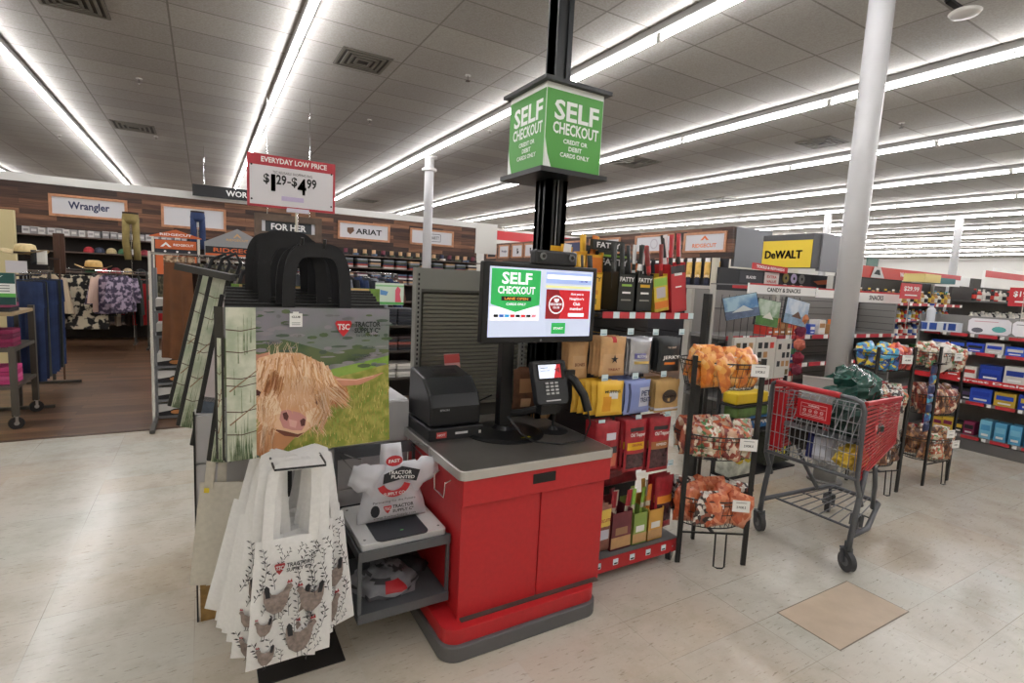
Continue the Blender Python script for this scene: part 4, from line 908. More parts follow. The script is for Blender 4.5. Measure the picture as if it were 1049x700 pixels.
stackbags(3, 'red jerky bag low behind the cartons, right', 'jerky bags on the lower pegs', x=2.40, y=2.17, z=.52, w=.16, h=.33, t=.03, base=JRED, panels=((.5, .6, .84, .13, mat('#e08a2c')), (.5, .3, .84, .35, JMT)), seed=12, yaw=4)
stackbags(3, 'dark red jerky bag laid under the third peg row', 'jerky bags on the lower pegs', x=2.12, y=2.30, z=.58, w=.34, h=.12, t=.04, base=mat('#7a1420', .35, noise=(20, .4)), seed=13, dx=.02, dyaw=8)
stackbags(3, 'yellow labelled bag at left end of base shelf', 'bags on the base shelf', x=1.915, y=2.16, z=.42, w=.13, h=.27, t=.04, base=mat('#8a5a4c', .5, noise=(30, .3)), panels=((.5, .75, .9, .42, mat('#dfc258', .4)), (.5, .4, .6, .2, LBL)), texts=(('BISCUITS', .5, .72, .6, .07, JRED),), seed=14)
# --- open carton display boxes with sticks
def carton(x, y, z, w, h, d, m, label, txt=None, tm=INK, lean=0, n=5, sm=(RED,), sl=.14, backh=.0, group='snack cartons', name='display_carton', slabel='meat stick', yaw=0, bands=()):
    t = empty(name, (x, y, z), yaw, label, 'box', group)
    R_ = Matrix.Rotation(math.radians(lean), 4, 'Y')
    mb = MB(R_); mb.bx((-w / 2, 0, 0), (w / 2, .004, h), m).bx((-w / 2, d - .004, 0), (w / 2, d, h + backh), m).bx((-w / 2, 0, 0), (-w / 2 + .004, d, h * 1.05), m).bx((w / 2 - .004, 0, 0), (w / 2, d, h * 1.05), m).bx((-w / 2, 0, 0), (w / 2, d, .004), m)
    mb.build('carton', t)
    q = MB(R_ @ face((0, -.0008, 0)))
    for (cy_, ph, pw, pm) in bands: q.rect(0, cy_ * h, pw * w, ph * h, pm, 0)
    if txt: q.text(txt, 0, h * .86, w * .85, h * .12, tm, .0006)
    if txt or bands: q.build('front_print', t)
    for i in range(n):
        a = (i + .5) / n - .5
        s_ = MB(R_ @ Matrix.Translation((a * (w - .02), d * (.35 + .4 * ((i * 7) % 3) / 2), .01)) @ Matrix.Rotation(rnd.uniform(-.08, .12), 4, 'Y') @ Matrix.Rotation(rnd.uniform(-.1, .05), 4, 'X'))
        c = sm[i % len(sm)]; s_.pillow(.9 * w / n + .006, h + sl, .012, c, 3, 10, M=Matrix.Rotation(math.radians(90), 4, 'X'), mf=lambda u, v: sm[(i + 1) % len(sm)] if .55 < v < .75 else None)
        o = s_.build('meat_stick'); o.location = (x, y, z); o.rotation_euler.z = math.radians(yaw)
        tag(o, '%s, %s from the left in the %s' % (slabel, ORD[i], label.split(' on ')[0].split(' at ')[0]), 'snack', 'sticks in the cartons')
    return t
KB = mat('#1e201d', .45); YB = mat('#dba821', .45, noise=(15, .08)); RB = mat('#b62b33', .4); GT = mat('#8fb94a', .4); KH = mat('#3a3c38', .5)
carton(1.755, 2.18, 1.515, .125, .19, .12, YB, 'yellow meat stick box on the top shelf beside the monitor', 'FATTY', KB, n=4, sm=(YB, KB), sl=.09, bands=((.5, .12, .6, mat('#c9861e')), (.25, .16, .5, mat('#8a7a20'))))
carton(1.99, 2.18, 1.515, .12, .20, .14, KB, 'black meat stick box with green print on the top shelf', 'FATTY', WHITE, n=5, sm=(KB, KH, KB), sl=.16, bands=((.7, .06, .6, GT), (.5, .05, .5, WHITE), (.3, .04, .6, mat('#8a8a80'))))
carton(2.125, 2.18, 1.515, .12, .20, .14, KB, 'black meat stick box with yellow print on the top shelf', 'FATTY', WHITE, n=5, sm=(KB, WHITE, KB), sl=.16, bands=((.7, .08, .6, YB), (.5, .05, .5, WHITE), (.3, .04, .6, mat('#8a8a80'))))
carton(2.27, 2.18, 1.515, .115, .20, .12, mat('#d9b93a', .45, noise=(18, .25)), 'lime and yellow snack box on the top shelf leaning left', None, lean=-10, n=4, sm=(mat('#7a2a26', .4), RB, mat('#9a7b5a', .4)), sl=.17, bands=((.85, .22, .9, GT), (.55, .3, .6, mat('#b9b3b8')), (.2, .2, .9, mat('#e0802c'))))
carton(2.40, 2.17, 1.515, .125, .27, .12, RB, 'red snack box on the top shelf end leaning left', None, lean=-9, n=4, sm=(RB, KB, WHITE), sl=.17, bands=((.92, .16, .9, mat('#3a3436')), (.82, .06, .5, WHITE), (.55, .03, .4, WHITE)))
carton(1.87, 2.32, 1.515, .12, .30, .12, mat('#e0a52c', .45), 'golden patterned snack box on the top shelf rear left', None, n=3, sm=(YB, OR2), sl=.10, bands=((.8, .3, .9, OR2), (.4, .3, .9, mat('#e8c24a'))))
carton(1.74, 2.34, 1.515, .15, .28, .12, YB, 'tall yellow snack box on the top shelf behind the monitor edge', 'YYY', KB, n=3, sm=(WHITE, YB), sl=.06, backh=.06, bands=((.93, .2, .3, WHITE), (.5, .3, .8, mat('#efe0b0'))))
carton(2.03, 2.34, 1.515, .24, .31, .13, KB, 'tall black meat stick stand on the top shelf rear centre', 'FATTY', WHITE, n=6, sm=(KB, KH, mat('#54634a')), sl=-.01, backh=.05, bands=((.97, .04, 1.0, GT), (.5, .5, .12, WHITE), (.5, .1, .9, KH)))
carton(2.22, 2.36, 1.515, .07, .26, .12, OR2, 'striped orange and black box on the top shelf rear', None, n=2, sm=(OR2, KB), sl=.02, bands=tuple((.1 + .18 * i, .08, .96, KB) for i in range(5)))
o = MB().bx((1.86, 2.33, 1.845), (2.08, 2.36, 1.90), KB); q = MB(face((1.97, 2.329, 1.872))).text('FATTY', 0, 0, .17, .03, WHITE, .001)
t = empty('brand_header', (1.97, 2.34, 1.845), 0, 'small black header card over the tall black stick stand', 'sign'); W(o, 'card', t); W(q, 'lettering', t)
for i, (x, c, c2, n_, l) in enumerate(((2.05, mat('#6e3038', .5, noise=(10, .2)), JRED, 4, 'maroon and kraft carton of sticks'), (2.195, mat('#8da452', .5), GT, 4, 'lime green carton of sticks'), (2.32, mat('#d6a24c', .5), OR2, 4, 'yellow kraft carton of sticks'))):
    carton(x, 2.14, .145, (.15, .11, .12)[i], (.22, .19, .19)[i], .13, c, l + ' at the base shelf front', None, n=n_, sm=(c2, mat('#c9bfae', .4), c), sl=(.10, .12, .14)[i], backh=.06, group='cartons on the base shelf', bands=((.2, .3, .99, KRAFT), (.5, .2, .6, WHITE if i else mat('#a07a5a'))))

# ================================================================== wire basket candy racks
WIRE = mat('#151515', .4)
ORC = cells(['#e08a2e', '#e9a54a', '#c96a1e', '#eeb86a', '#d27a2c'], 44, .3, key='orc', stretch=(1, 1, .6))
RDC = cells(['#a8543c', '#c9a184', '#7a2c2a', '#c4673e', '#e4cdb6', '#8f3b2c'], 50, .3, key='rdc', stretch=(1, 1, .5))
SAL = cells(['#c8643c', '#d9855c', '#b5502c', '#d98d6a'], 40, .3, key='sal', stretch=(1, 1, .6))
BWC = cells(['#3a2c2c', '#c8c4bc', '#8a4a38', '#e4e0d8', '#241c1c'], 56, .3, key='bwc', stretch=(1, 1, .7))
BLC = cells(['#2c5aa0', '#3f9ac0', '#d9c23c', '#2a3f78'], 30, .3, key='blc'); RE2 = cells(['#b83028', '#d9602c', '#8f1f22'], 30, .3, key='re2')
BNC = cells(['#7a4a2e', '#9a6a42', '#c08a5a', '#5a3020'], 44, .3, key='bnc', stretch=(1, 1, .6)); MLC = cells(['#c8b89c', '#a04838', '#5a8a5a', '#e4dccc', '#c06a4a'], 44, .3, key='mlc')
CLR = mat('#d9d4cc', .15, noise=(10, .15))
def candy(mc, w=.13, h=.19, seed=0):
    mb = MB(Matrix.Rotation(math.radians(90), 4, 'X'))
    mb.pillow(w, h, .075, mc, 10, 12, prof=lambda v: 1.0 if v < .8 else 1 - (v - .8) * 1.2, wob=.04, seed=seed, mf=lambda u, v: CLR if v > .97 else None)
    t = mb
    return t
OY = .125
def rack(x, y, yaw, who, tiers, h=1.27, feet=True):
    t = empty('candy_rack', (x, y, 0), yaw, 'wire basket rack of bagged candy, ' + who, 'rack', 'wire basket candy racks')
    hw = .20
    for s_ in (-1, 1): MB().bx((s_ * hw - .014, -.007, 0), (s_ * hw + .014, .007, h), WIRE).build('post', t)
    MB().bx((-.01, .30, .0), (.01, .32, h - .05), WIRE).build('rear_post', t); MB().bx((-hw, -.004, .19), (hw, .004, .20), WIRE).bx((-.01, 0, .19), (.01, .31, .20), WIRE).build('cross_bar', t)
    if feet: MB().tube([(-.0, -.04, .22), (-.0, -.05, .01), (.02, -.06, .005), (.05, -.06, .005), (.065, -.05, .01), (.065, -.04, .22)], .005, WIRE).build('wire_foot', t)
    for k_, (z0, z1, mats_, price, pos) in enumerate(tiers):
        bk = MB(); D = .18; Wd = .245
        def rim(z, sc=1.0, n=26, full=True): return [(-Wd * sc * math.cos(2 * math.pi * i / n), OY - D * sc * math.sin(2 * math.pi * i / n), z) for i in range(n)]
        bk.tube(rim(z1), .0042, WIRE, 5, True); bk.tube(rim(z1 - .025, .985), .0025, WIRE, 5, True); bk.tube(rim(z0, .82), .0035, WIRE, 5, True); bk.tube(rim((z0 + z1) / 2, .92), .0025, WIRE, 5, True)
        A_, B_ = rim(z1, 1, 44), rim(z0, .82, 44)
        for p_, q_ in zip(A_, B_): bk.cyl(p_, q_, .0017, WIRE, 4)
        for i in range(-4, 5): bk.cyl((i * .045, OY - D * .8 * math.sqrt(max(0, 1 - (i * .045 / (Wd * .82)) ** 2)), z0), (i * .045, OY + D * .8 * math.sqrt(max(0, 1 - (i * .045 / (Wd * .82)) ** 2)), z0), .002, WIRE, 4)
        bk.build('basket', t)
        a, dz = pos; ang = math.radians(a)
        px, py_ = Wd * 1.05 * math.sin(ang), OY - D * 1.05 * math.cos(ang) - .03
        worldyaw = -6
        q = MB(face((px, py_, z1 - .03 + dz), worldyaw)); q.box((0, 0, -.002), (.098, .070, .003), PAPER); q.text('2 FOR 5' if price is None else price, 0, -.006, .052, .014, INK, .001); q.rect(0, .022, .06, .003, GREY, .001)
        q.build('price_card', t)
        # the bags themselves
        c, s_ = math.cos(math.radians(yaw)), math.sin(math.radians(yaw))
        base = {}
        spots = [(-.155, .05), (-.075, .005), (.02, -.0), (.115, .03), (-.16, .13), (-.05, .09), (.05, .085), (.155, .11), (-.07, .19), (.06, .19)]
        where = ['front left', 'front centre-left', 'front centre-right', 'front right', 'middle left', 'middle centre-left', 'middle centre-right', 'middle right', 'back left', 'back right']
        for i, (ax, ay) in enumerate(spots):
            mc = mats_[i % len(mats_)]
            if mc not in base:
                o = candy(mc, .165, (z1 - z0) + .045, seed=i + k_ * 3).build('candy_bag', smooth=True)
                lb = MB(Matrix.Rotation(math.radians(90), 4, 'X')); lb.rect(0, (z1 - z0) * .85, .045, .03, WHITE, .042); lb.rect(0, (z1 - z0) * .86, .03, .008, DARK, .043); lb.build('label_sticker', o); base[mc] = o
                tag(o, '', 'candy bag'); new = o
            else: new = dup(base[mc], (0, 0, 0))
            new['label'] = 'candy bag, %s of %s basket, %s' % (where[i], ('top', 'middle', 'bottom', 'lowest')[k_], who)
            new['group'] = 'candy bags in wire baskets'
            new.location = (x + c * ax - s_ * ay, y + s_ * ax + c * ay, z0 + .008 + (.03 if i > 3 else 0))
            # fan outwards, fronts seen from the aisle
            new.rotation_euler = (rnd.uniform(-.12, .12), rnd.uniform(-.35, .35), math.radians(rnd.uniform(-55, 5)))
    return t
rack(2.635, 1.975, -30, 'rack beside the snack rack', ((1.08, 1.235, (ORC,), None, (38, .0)), (.655, .80, (RDC, MLC), None, (30, .0)), (.235, .41, (SAL, BWC, SAL), None, (28, .02))))
rack(4.94, 2.12, -14, 'left rack behind the cart', ((1.06, 1.20, (BLC, BLC, RE2, RE2), '4.99', (0, .0)), (.70, .85, (BWC, MLC), None, (-60, 0)), (.25, .44, (BWC, BNC), None, (-60, 0))), 1.26)
rack(5.75, 2.03, -5, 'right rack behind the cart', ((1.04, 1.20, (MLC, CLR), None, (-20, .01)), (.64, .82, (RDC, BNC), None, (-10, -.3)), (.22, .42, (BNC, MLC), None, (45, -.03))), 1.26)
# tall dark blue hanging strip of candy packs between the two far racks
t = empty('hanging_strip', (5.47, 2.06, 1.1), 0, 'strip of small blue candy packs hanging between the two far racks', 'snack strip')
for i in range(7):
    m_ = MB(face((5.47, 2.05, 1.10 - .085 * i), rnd.uniform(-6, 6))).pillow(.11, -.08, .03, BLC if i % 2 else mat('#2a3560', .3, noise=(30, .4)), 6, 6); W(m_, 'candy_pack', t)
W(MB().bx((5.465, 2.06, .5), (5.475, 2.063, 1.12), WIRE).bx((5.465, 1.995, 1.11), (5.56, 2.063, 1.12), WIRE), 'strip', t)

# ================================================================== shopping cart
CG = mat('#5c5e62', .4, .4); CRR = mat('#b51f28', .35); CW2 = mat('#8f9195', .35, .6)
ca = empty('shopping_cart', (3.7, 1.85, 0), 0, 'red and grey shopping cart loaded with goods beside the candy racks', 'shopping cart')
R0, R1 = (3.33, 1.55), (3.33, 2.14); F0, F1 = (4.0, 1.66), (4.0, 2.05)   # rear and front corners, near and far
zt, zf, zb, zbf = 1.035, 1.0, .565, .70
def P3(a, z): return (a[0], a[1], z)
def lerp3(a, b, t): return tuple(p + (q - p) * t for p, q in zip(a, b))
mb = MB()   # rear gate of vertical wires
for i in range(17):
    y = R0[1] + .02 + (R1[1] - R0[1] - .04) * i / 16
    mb.cyl((3.325, y, zb + .015), (3.325, y, zt - .01), .0026, CW2, 5)
for z in (.62, .72, .84, 1.0): mb.cyl((3.328, R0[1], z), (3.328, R1[1], z), .003, CW2, 5)
W(mb, 'rear_gate', ca)
W(MB().tube([(3.42, R0[1] + .0, .40), (3.335, R0[1], .56), (3.325, R0[1], .9), (3.325, R0[1], .99), (3.31, R0[1] + .015, 1.04), (3.30, R0[1] + .05, 1.055), (3.30, R0[1] + .14, 1.06)], .014, CG, 10)
  .tube([(3.42, R1[1], .40), (3.335, R1[1], .56), (3.325, R1[1], .9), (3.325, R1[1], .99), (3.31, R1[1] - .015, 1.05), (3.30, R1[1] - .05, 1.065)], .014, CG, 10)
  .tube([(3.33, R0[1], .575), (3.33, R1[1], .575)], .012, CG, 8), 'rear_frame', ca, smooth=True)
W(MB().cyl((3.30, R0[1] + .13, 1.06), (3.30, R1[1] - .05, 1.066), .0175, CRR, 14), 'handle', ca, smooth=True)
q = MB(face((3.312, 1.84, .925), -90)); q.box((0, 0, -.004), (.215, .125, .006), CRR); q.ringd(0, 0, 0, 0, WHITE)
q.rect(0, .0, .165, .085, mat('#e8c8c8', .4), .0); q.rect(0, .0, .160, .080, CRR, .0006); q.text('WARNING', 0, .030, .07, .012, WHITE, .0015); q.rect(0, .018, .15, .0015, WHITE, .001)
for i in range(4): q.ringd(-.055 + .036 * i, -.003, .008, .0105, WHITE, .0015, 14); q.rect(-.055 + .036 * i, -.004, .012, .003, WHITE, .0016); q.rect(-.055 + .036 * i, -.022, .026, .002, WHITE, .0015)
q.rect(0, -.032, .14, .003, WHITE, .0015); W(q, 'warning_sign', ca)
def sidewall(A, B, nm):   # louvred red plastic wall
    s_ = MB(); n = 17
    def Q(t, u, off=0):
        a = lerp3(P3(A, zb), P3(B, zbf), t); b_ = lerp3(P3(A, zt), P3(B, zf), t); p = lerp3(a, b_, u); return (p[0], p[1] + off, p[2])
    sg_ = 1 if A[1] > 1.8 else -1
    for i in range(n):
        u0 = .03 + .94 * i / n; u1 = u0 + .62 / n * .94
        s_.add([Q(.0, u0, sg_ * .004), Q(1, u0, sg_ * .004), Q(1, u1, sg_ * .007), Q(0, u1, sg_ * .007), Q(0, u0, -sg_ * .003), Q(1, u0, -sg_ * .003), Q(1, u1, 0), Q(0, u1, 0)],
               [(0, 1, 2, 3), (7, 6, 5, 4), (0, 4, 5, 1), (3, 2, 6, 7), (0, 3, 7, 4), (1, 5, 6, 2)], CRR)
    for t in (.02, .35, .68, .98): s_.bar(Q(t, 0), Q(t, 1), .012, .006, CRR, (0, 1, 0))
    s_.bar(Q(0, 0), Q(1, 0), .014, .016, CRR); s_.bar(Q(0, 1), Q(1, 1), .022, .022, CRR)
    o = W(s_, nm, ca); return Q
Qn = sidewall(R0, F0, 'side_wall'); Qf = sidewall(R1, F1, 'side_wall')
m_ = MB(face(Vector(Qn(.3, .62, -.012)), 9)); m_.rect(0, 0, .055, .05, mat('#d03a40', .4), 0); tsc_mark(m_, 0, 0, .035, mat('#e8d0d0', .4), RED, .001); W(m_, 'side_badge', ca)
s_ = MB()
for i in range(12):
    u = i / 11; s_.bar(lerp3(P3(F0, zbf), P3(F0, zf), u), lerp3(P3(F1, zbf), P3(F1, zf), u), .012, .008, CRR)
for i in range(7): s_.bar(lerp3(P3(F0, zbf), P3(F1, zbf), i / 6), lerp3(P3(F0, zf), P3(F1, zf), i / 6), .008, .008, CRR)
W(s_, 'front_wall', ca)
s_ = MB()
for i in range(12): s_.cyl(lerp3(P3(R0, zb), P3(R1, zb), i / 11), lerp3(P3(F0, zbf), P3(F1, zbf), i / 11), .003, CW2, 5)
for i in range(7): s_.cyl(lerp3(P3(R0, zb), P3(F0, zbf), i / 6), lerp3(P3(R1, zb), P3(F1, zbf), i / 6), .003, CW2, 5)
W(s_, 'basket_floor', ca)
s_ = MB()   # folding child seat inside the rear
for i in range(9): s_.cyl((3.345, 1.62 + .055 * i, .78), (3.47, 1.62 + .055 * i, 1.0), .0026, CW2, 5)
for a, b_ in (((3.345, 1.6, .78), (3.345, 2.1, .78)), ((3.47, 1.6, 1.0), (3.47, 2.1, 1.0)), ((3.41, 1.6, .89), (3.41, 2.1, .89))): s_.cyl(a, b_, .0035, CW2, 5)
s_.bx((3.345, 1.62, .775), (3.48, 2.1, .782), CG)
W(s_, 'child_seat', ca)
W(MB().bx((3.335, 2.04, .60), (3.345, 2.12, 1.0), CRR), 'corner_panel', ca)
for s0, y in ((-1, R0[1]), (1, R1[1])):   # rear legs and lower rails
    yy = y
    W(MB().tube([(3.42, yy, .62), (3.40, yy, .50), (3.37, yy, .36), (3.345, yy, .22), (3.34, yy, .13)], .017, CG, 10), 'leg', ca, smooth=True)
W(MB().tube([(3.36, R1[1], .22), (3.6, 2.15, .205), (4.12, 2.12, .20), (4.16, 2.08, .20), (4.16, 1.80, .20), (4.12, 1.76, .20), (3.6, 1.58, .205), (3.36, R0[1], .22)], .016, CG, 8), 'lower_frame', ca, smooth=True)
s_ = MB()
for i in range(8): s_.cyl((3.50, 1.64 + .065 * i, .205), (4.15, 1.80 + .04 * i, .205), .004, CG, 5)
s_.cyl((3.50, 1.57, .205), (3.50, 2.14, .205), .008, CG, 6); s_.cyl((3.8, 1.66, .2), (3.8, 2.13, .2), .005, CG, 6); W(s_, 'lower_rack', ca)
W(MB().tube([(3.62, R0[1] + .04, .60), (3.72, 1.62, .45), (3.95, 1.72, .22)], .014, CG, 8), 'brace', ca, smooth=True); W(MB().tube([(3.62, R1[1] - .04, .60), (3.72, 2.09, .45), (3.95, 2.10, .22)], .014, CG, 8), 'brace', ca, smooth=True)
CWH = mat('#3d3d3f', .55)
def cwheel(x, y, yaw):
    w_ = MB(Matrix.Translation((x, y, .062)) @ Matrix.Rotation(math.radians(yaw), 4, 'Z')); w_.cyl((0, -.016, 0), (0, .016, 0), .062, CWH, 24).cyl((0, -.018, 0), (0, .018, 0), .028, mat('#6a6a6c', .5), 14)
    o = W(w_, 'wheel', ca)
    f = MB(Matrix.Translation((x, y, .062)) @ Matrix.Rotation(math.radians(yaw), 4, 'Z')); f.bar((0, -.024, -.005), (.02, -.024, .075), .035, .004, CG, (1, 0, 0)).bar((0, .024, -.005), (.02, .024, .075), .035, .004, CG, (1, 0, 0)).bx((-.005, -.026, .07), (.045, .026, .078), CG).cyl((.02, 0, .075), (.02, 0, .12), .012, CG, 8)
    W(f, 'fork', o)
cwheel(3.34, 1.55, 65); cwheel(3.33, 2.13, 60); cwheel(4.13, 2.10, 20); cwheel(3.93, 1.80, 15)
# goods in the cart
GBG = mat('#234a40', .25, noise=(9, .45)); 
def blob(name, label, cat, c, r, m, seed, group=None, n=(26, 16), amp=.25, freq=1.6, coat=0, mf=None):
    s_ = MB()
    def fn(u, v):
        th = u * 2 * math.pi; ph = (v - .5) * math.pi; d_ = Vector((math.cos(th) * math.cos(ph), math.sin(th) * math.cos(ph), math.sin(ph)))
        k_ = 1 + amp * mnoise.noise(d_ * freq + Vector((seed, 0, 0))) + amp * .5 * mnoise.noise(d_ * freq * 3 + Vector((0, seed, 0)))
        return (d_.x * r[0] * k_, d_.y * r[1] * k_, d_.z * r[2] * k_)
    s_.grid(fn, n[0], n[1], m, mf=mf); o = s_.build(name, smooth=False); o.location = c; return tag(o, label, cat, group)
blob('wrapped_bundle', 'shiny dark green plastic wrapped bundle heaped at the cart front', 'bundle', (3.80, 1.87, 1.03), (.21, .17, .14), GBG, 3, amp=.3, freq=2.6, n=(36, 22))
blob('wrapped_bundle', 'dark green wrapped bundle low at the back of the cart basket', 'bundle', (3.60, 1.75, .86), (.14, .16, .15), mat('#1c3a33', .3, noise=(10, .4)), 6, amp=.25, freq=2.4)
blob('yellow_bag', 'bunched yellow plastic pack at the near bottom corner of the cart', 'bag', (3.46, 1.66, .66), (.11, .08, .075), mat('#d0b13a', .35, noise=(20, .35)), 8, amp=.35, freq=2.8)
o = MB(Matrix.Rotation(math.radians(28), 4, 'Z') @ Matrix.Rotation(math.radians(25), 4, 'Y')).box((0, 0, 0), (.16, .20, .18), mat('#8b8681', .6)).box((0, 0, .095), (.17, .21, .01), mat('#a39e98', .6)).build('carton'); o.location = (3.62, 1.99, .98)
tag(o, 'grey cardboard box tipped up behind the cart handle', 'box')
o = MB(face((3.42, 1.83, .60), -70, -15)).pillow(.16, .16, .05, mat('#c3c6d4', .4), 8, 8, mf=lambda u, v: mat('#2a2f6a', .4) if u < .25 else None).build('flour_bag'); tag(o, 'white and navy pack leaning in the middle of the cart', 'bag')
blob('dark_bundle', 'dark folded goods at the far side of the cart basket', 'bundle', (3.55, 2.0, .72), (.13, .10, .12), mat('#23201f', .6, noise=(9, .4)), 12)
# ================================================================== clothing department: partition band, signs, shelves
bm = mat('#5a4030', .6, key='band'); nt, b = nodes(bm)
tc = N(nt, 'TexCoord'); mp = N(nt, 'Mapping'); mp.inputs['Rotation'].default_value = (math.radians(-90), 0, 0); nt.links.new(tc.outputs['Object'], mp.inputs['Vector'])
sp = N(nt, 'SeparateXYZ'); nt.links.new(tc.outputs['Object'], sp.inputs[0]); ad = N(nt, 'Math', operation='ADD'); nt.links.new(sp.outputs[0], ad.inputs[0]); nt.links.new(sp.outputs[1], ad.inputs[1])
cb_ = N(nt, 'CombineXYZ'); nt.links.new(ad.outputs[0], cb_.inputs[0]); nt.links.new(sp.outputs[2], cb_.inputs[1])
br = N(nt, 'TexBrick', Scale=1.0); br.offset = 0.43
for k_, v in {'Brick Width': 1.0, 'Row Height': 0.10, 'Mortar Size': 0.002, 'Bias': -0.1}.items(): br.inputs[k_].default_value = v
br.inputs['Color1'].default_value = (0, 0, 0, 1); br.inputs['Color2'].default_value = (1, 1, 1, 1); br.inputs['Mortar'].default_value = (.1, .1, .1, 1)
nt.links.new(cb_.outputs[0], br.inputs['Vector'])
rp = ramp(nt, br.outputs['Color'], [(0.0, '#3b2a22'), (0.35, '#54392b'), (0.6, '#6b4836'), (0.9, '#94684a')])
mp2 = N(nt, 'Mapping'); mp2.inputs['Scale'].default_value = (1, 14, 1); nt.links.new(cb_.outputs[0], mp2.inputs['Vector'])
nz = N(nt, 'TexNoise', Scale=2.0, Detail=6.0); nt.links.new(mp2.outputs[0], nz.inputs['Vector']); r = ramp(nt, nz.outputs['Fac'], [(0.3, '#9a8c80'), (0.65, '#ffffff')])
mm = N(nt, 'MixRGB', blend_type='MULTIPLY'); mm.inputs[0].default_value = .8; nt.links.new(rp.outputs['Color'], mm.inputs[1]); nt.links.new(r.outputs['Color'], mm.inputs[2]); nt.links.new(mm.outputs[0], b.inputs['Base Color'])
BAND = bm; CAPW = mat('#d8d7d2', .6)
struct(MB().bx((-9, 14.2, 0), (6.95, 14.3, 3.16), mat('#4d4038', .7)).build('wall_divider'))
struct(MB().bx((-9, 14.12, 2.26), (6.95, 14.2, 3.12), BAND).build('trim_3'))
struct(MB().bx((-9, 14.1, 3.12), (7.0, 14.32, 3.28), CAPW).build('trim_4'))
struct(MB().bx((6.9, 14.1, 2.4), (7.6, 14.2, 3.28), mat('#d8d6cf', .6)).build('trim_5'))
OAK = mat('#b98360', .5, noise=(12, .2)); SGW = mat('#cfcfd2', .5)
def framed(x, y, z, yaw, w_, h_, label, fn, group='framed brand signs on the wood band', fr=None, bw=.05):
    t = empty('framed_sign', (x, y, z), 0, label, 'sign', group)
    F = face((0, 0, 0), yaw); f = MB(F)
    f.box((-w_ / 2, 0, .02), (bw, h_, .04), fr or OAK); f.box((w_ / 2, 0, .02), (bw, h_, .04), fr or OAK); f.box((0, h_ / 2 - bw / 2, .02), (w_, bw, .035), fr or OAK); f.box((0, -h_ / 2 + bw / 2, .02), (w_, bw, .035), fr or OAK); f.build('frame', t)
    q = MB(F); q.box((0, 0, .006), (w_ - bw, h_ - bw, .012), SGW)
    q.M = F @ Matrix.Translation((0, 0, .0135)); fn(q); q.build('panel', t); return t
NAVY = mat('#232a52', .5)
framed(-2.02, 14.12, 2.72, 0, 1.24, .44, 'framed white sign with navy lettering, leftmost on the wood band', lambda q: q.text('Wrangler', 0, 0, .68, .20, NAVY))
framed(-.15, 14.12, 2.70, 0, 1.20, .50, 'framed blank white sign with jeans hanging in front of it', lambda q: None)
def ari(q): q.poly([(-.44, .07), (-.28, .09), (-.26, 0), (-.36, -.10), (-.44, -.03)], mat('#6b4a32')); q.text('ARIAT', .12, 0, .68, .14, INK)
framed(3.66, 14.12, 2.73, 0, 1.30, .46, 'framed white sign with black capitals and a brown shield', ari)
def cht(q):
    for s_ in (-1, 1): q.rect(0, s_ * .1, .5, .012, INK); q.rect(s_ * .25, 0, .012, .2, INK)
    q.text('CARHARTT', 0, 0, .42, .09, GREY)
framed(5.55, 14.12, 2.73, 0, 1.24, .44, 'framed white sign with a boxed grey name behind the far column', cht)
t = empty('department_sign', (.55, 13.9, 3.3), 0, 'black sign reading WORK over the band, partly behind the price sign', 'sign')
MB(face((0, 0, 0))).box((0, 0, 0), (1.45, .25, .03), INK).text('WORK', .2, 0, .55, .13, WHITE, .017).build('panel', t)
MB().cyl((-.5, 0, .12), (-.5, 0, .96), .006, CHROME, 6).cyl((.5, 0, .12), (.5, 0, .96), .006, CHROME, 6).build('hanger_rod', t)
fw = mat('#5b4a3c', .6, noise=(8, .25))
t = framed(1.15, 8.9, 2.29, 0, .86, .36, 'dark rustic framed FOR HER sign under the price sign', lambda q: (q.rect(0, 0, .66, .22, mat('#2d3136', .5), .0), q.text('FOR HER', .0, 0, .50, .10, WHITE, .001)), None, fw, .10)
MB().cyl((-.3, 0, .18), (-.3, 0, 1.97), .005, CHROME, 6).cyl((.3, 0, .18), (.3, 0, 1.97), .005, CHROME, 6).build('hanger_rod', t)
# wood band of the tool side of the store (runs away from us on the right)
struct(MB().bx((10.0, 7.72, 2.36), (10.1, 19.6, 3.06), BAND).build('trim_6'))
def rdg(q): q.poly([(-.12, .05), (0, .16), (.12, .05), (.05, .05), (0, .10), (-.05, .05)], ORANGE); q.text('RIDGECUT', 0, -.07, .68, .09, ORANGE)
framed(10.0, 8.46, 2.74, -90, 1.15, .46, 'framed white sign with orange peak and lettering at the band end', rdg, 'framed signs on the right wood band')
framed(10.0, 10.05, 2.76, -90, 1.3, .46, 'framed white sign behind the red snack box tops', lambda q: q.ringd(0, 0, .10, .13, mat('#b8b2b8')), 'framed signs on the right wood band')
framed(10.0, 12.0, 2.76, -90, 1.3, .46, 'framed sign second along the right wood band from the orange lettered one', lambda q: None, 'framed signs on the right wood band')
framed(10.0, 13.6, 2.76, -90, 1.1, .42, 'framed navy sign just right of the pole', lambda q: q.rect(0, 0, 1.0, .34, NAVY), 'framed signs on the right wood band')
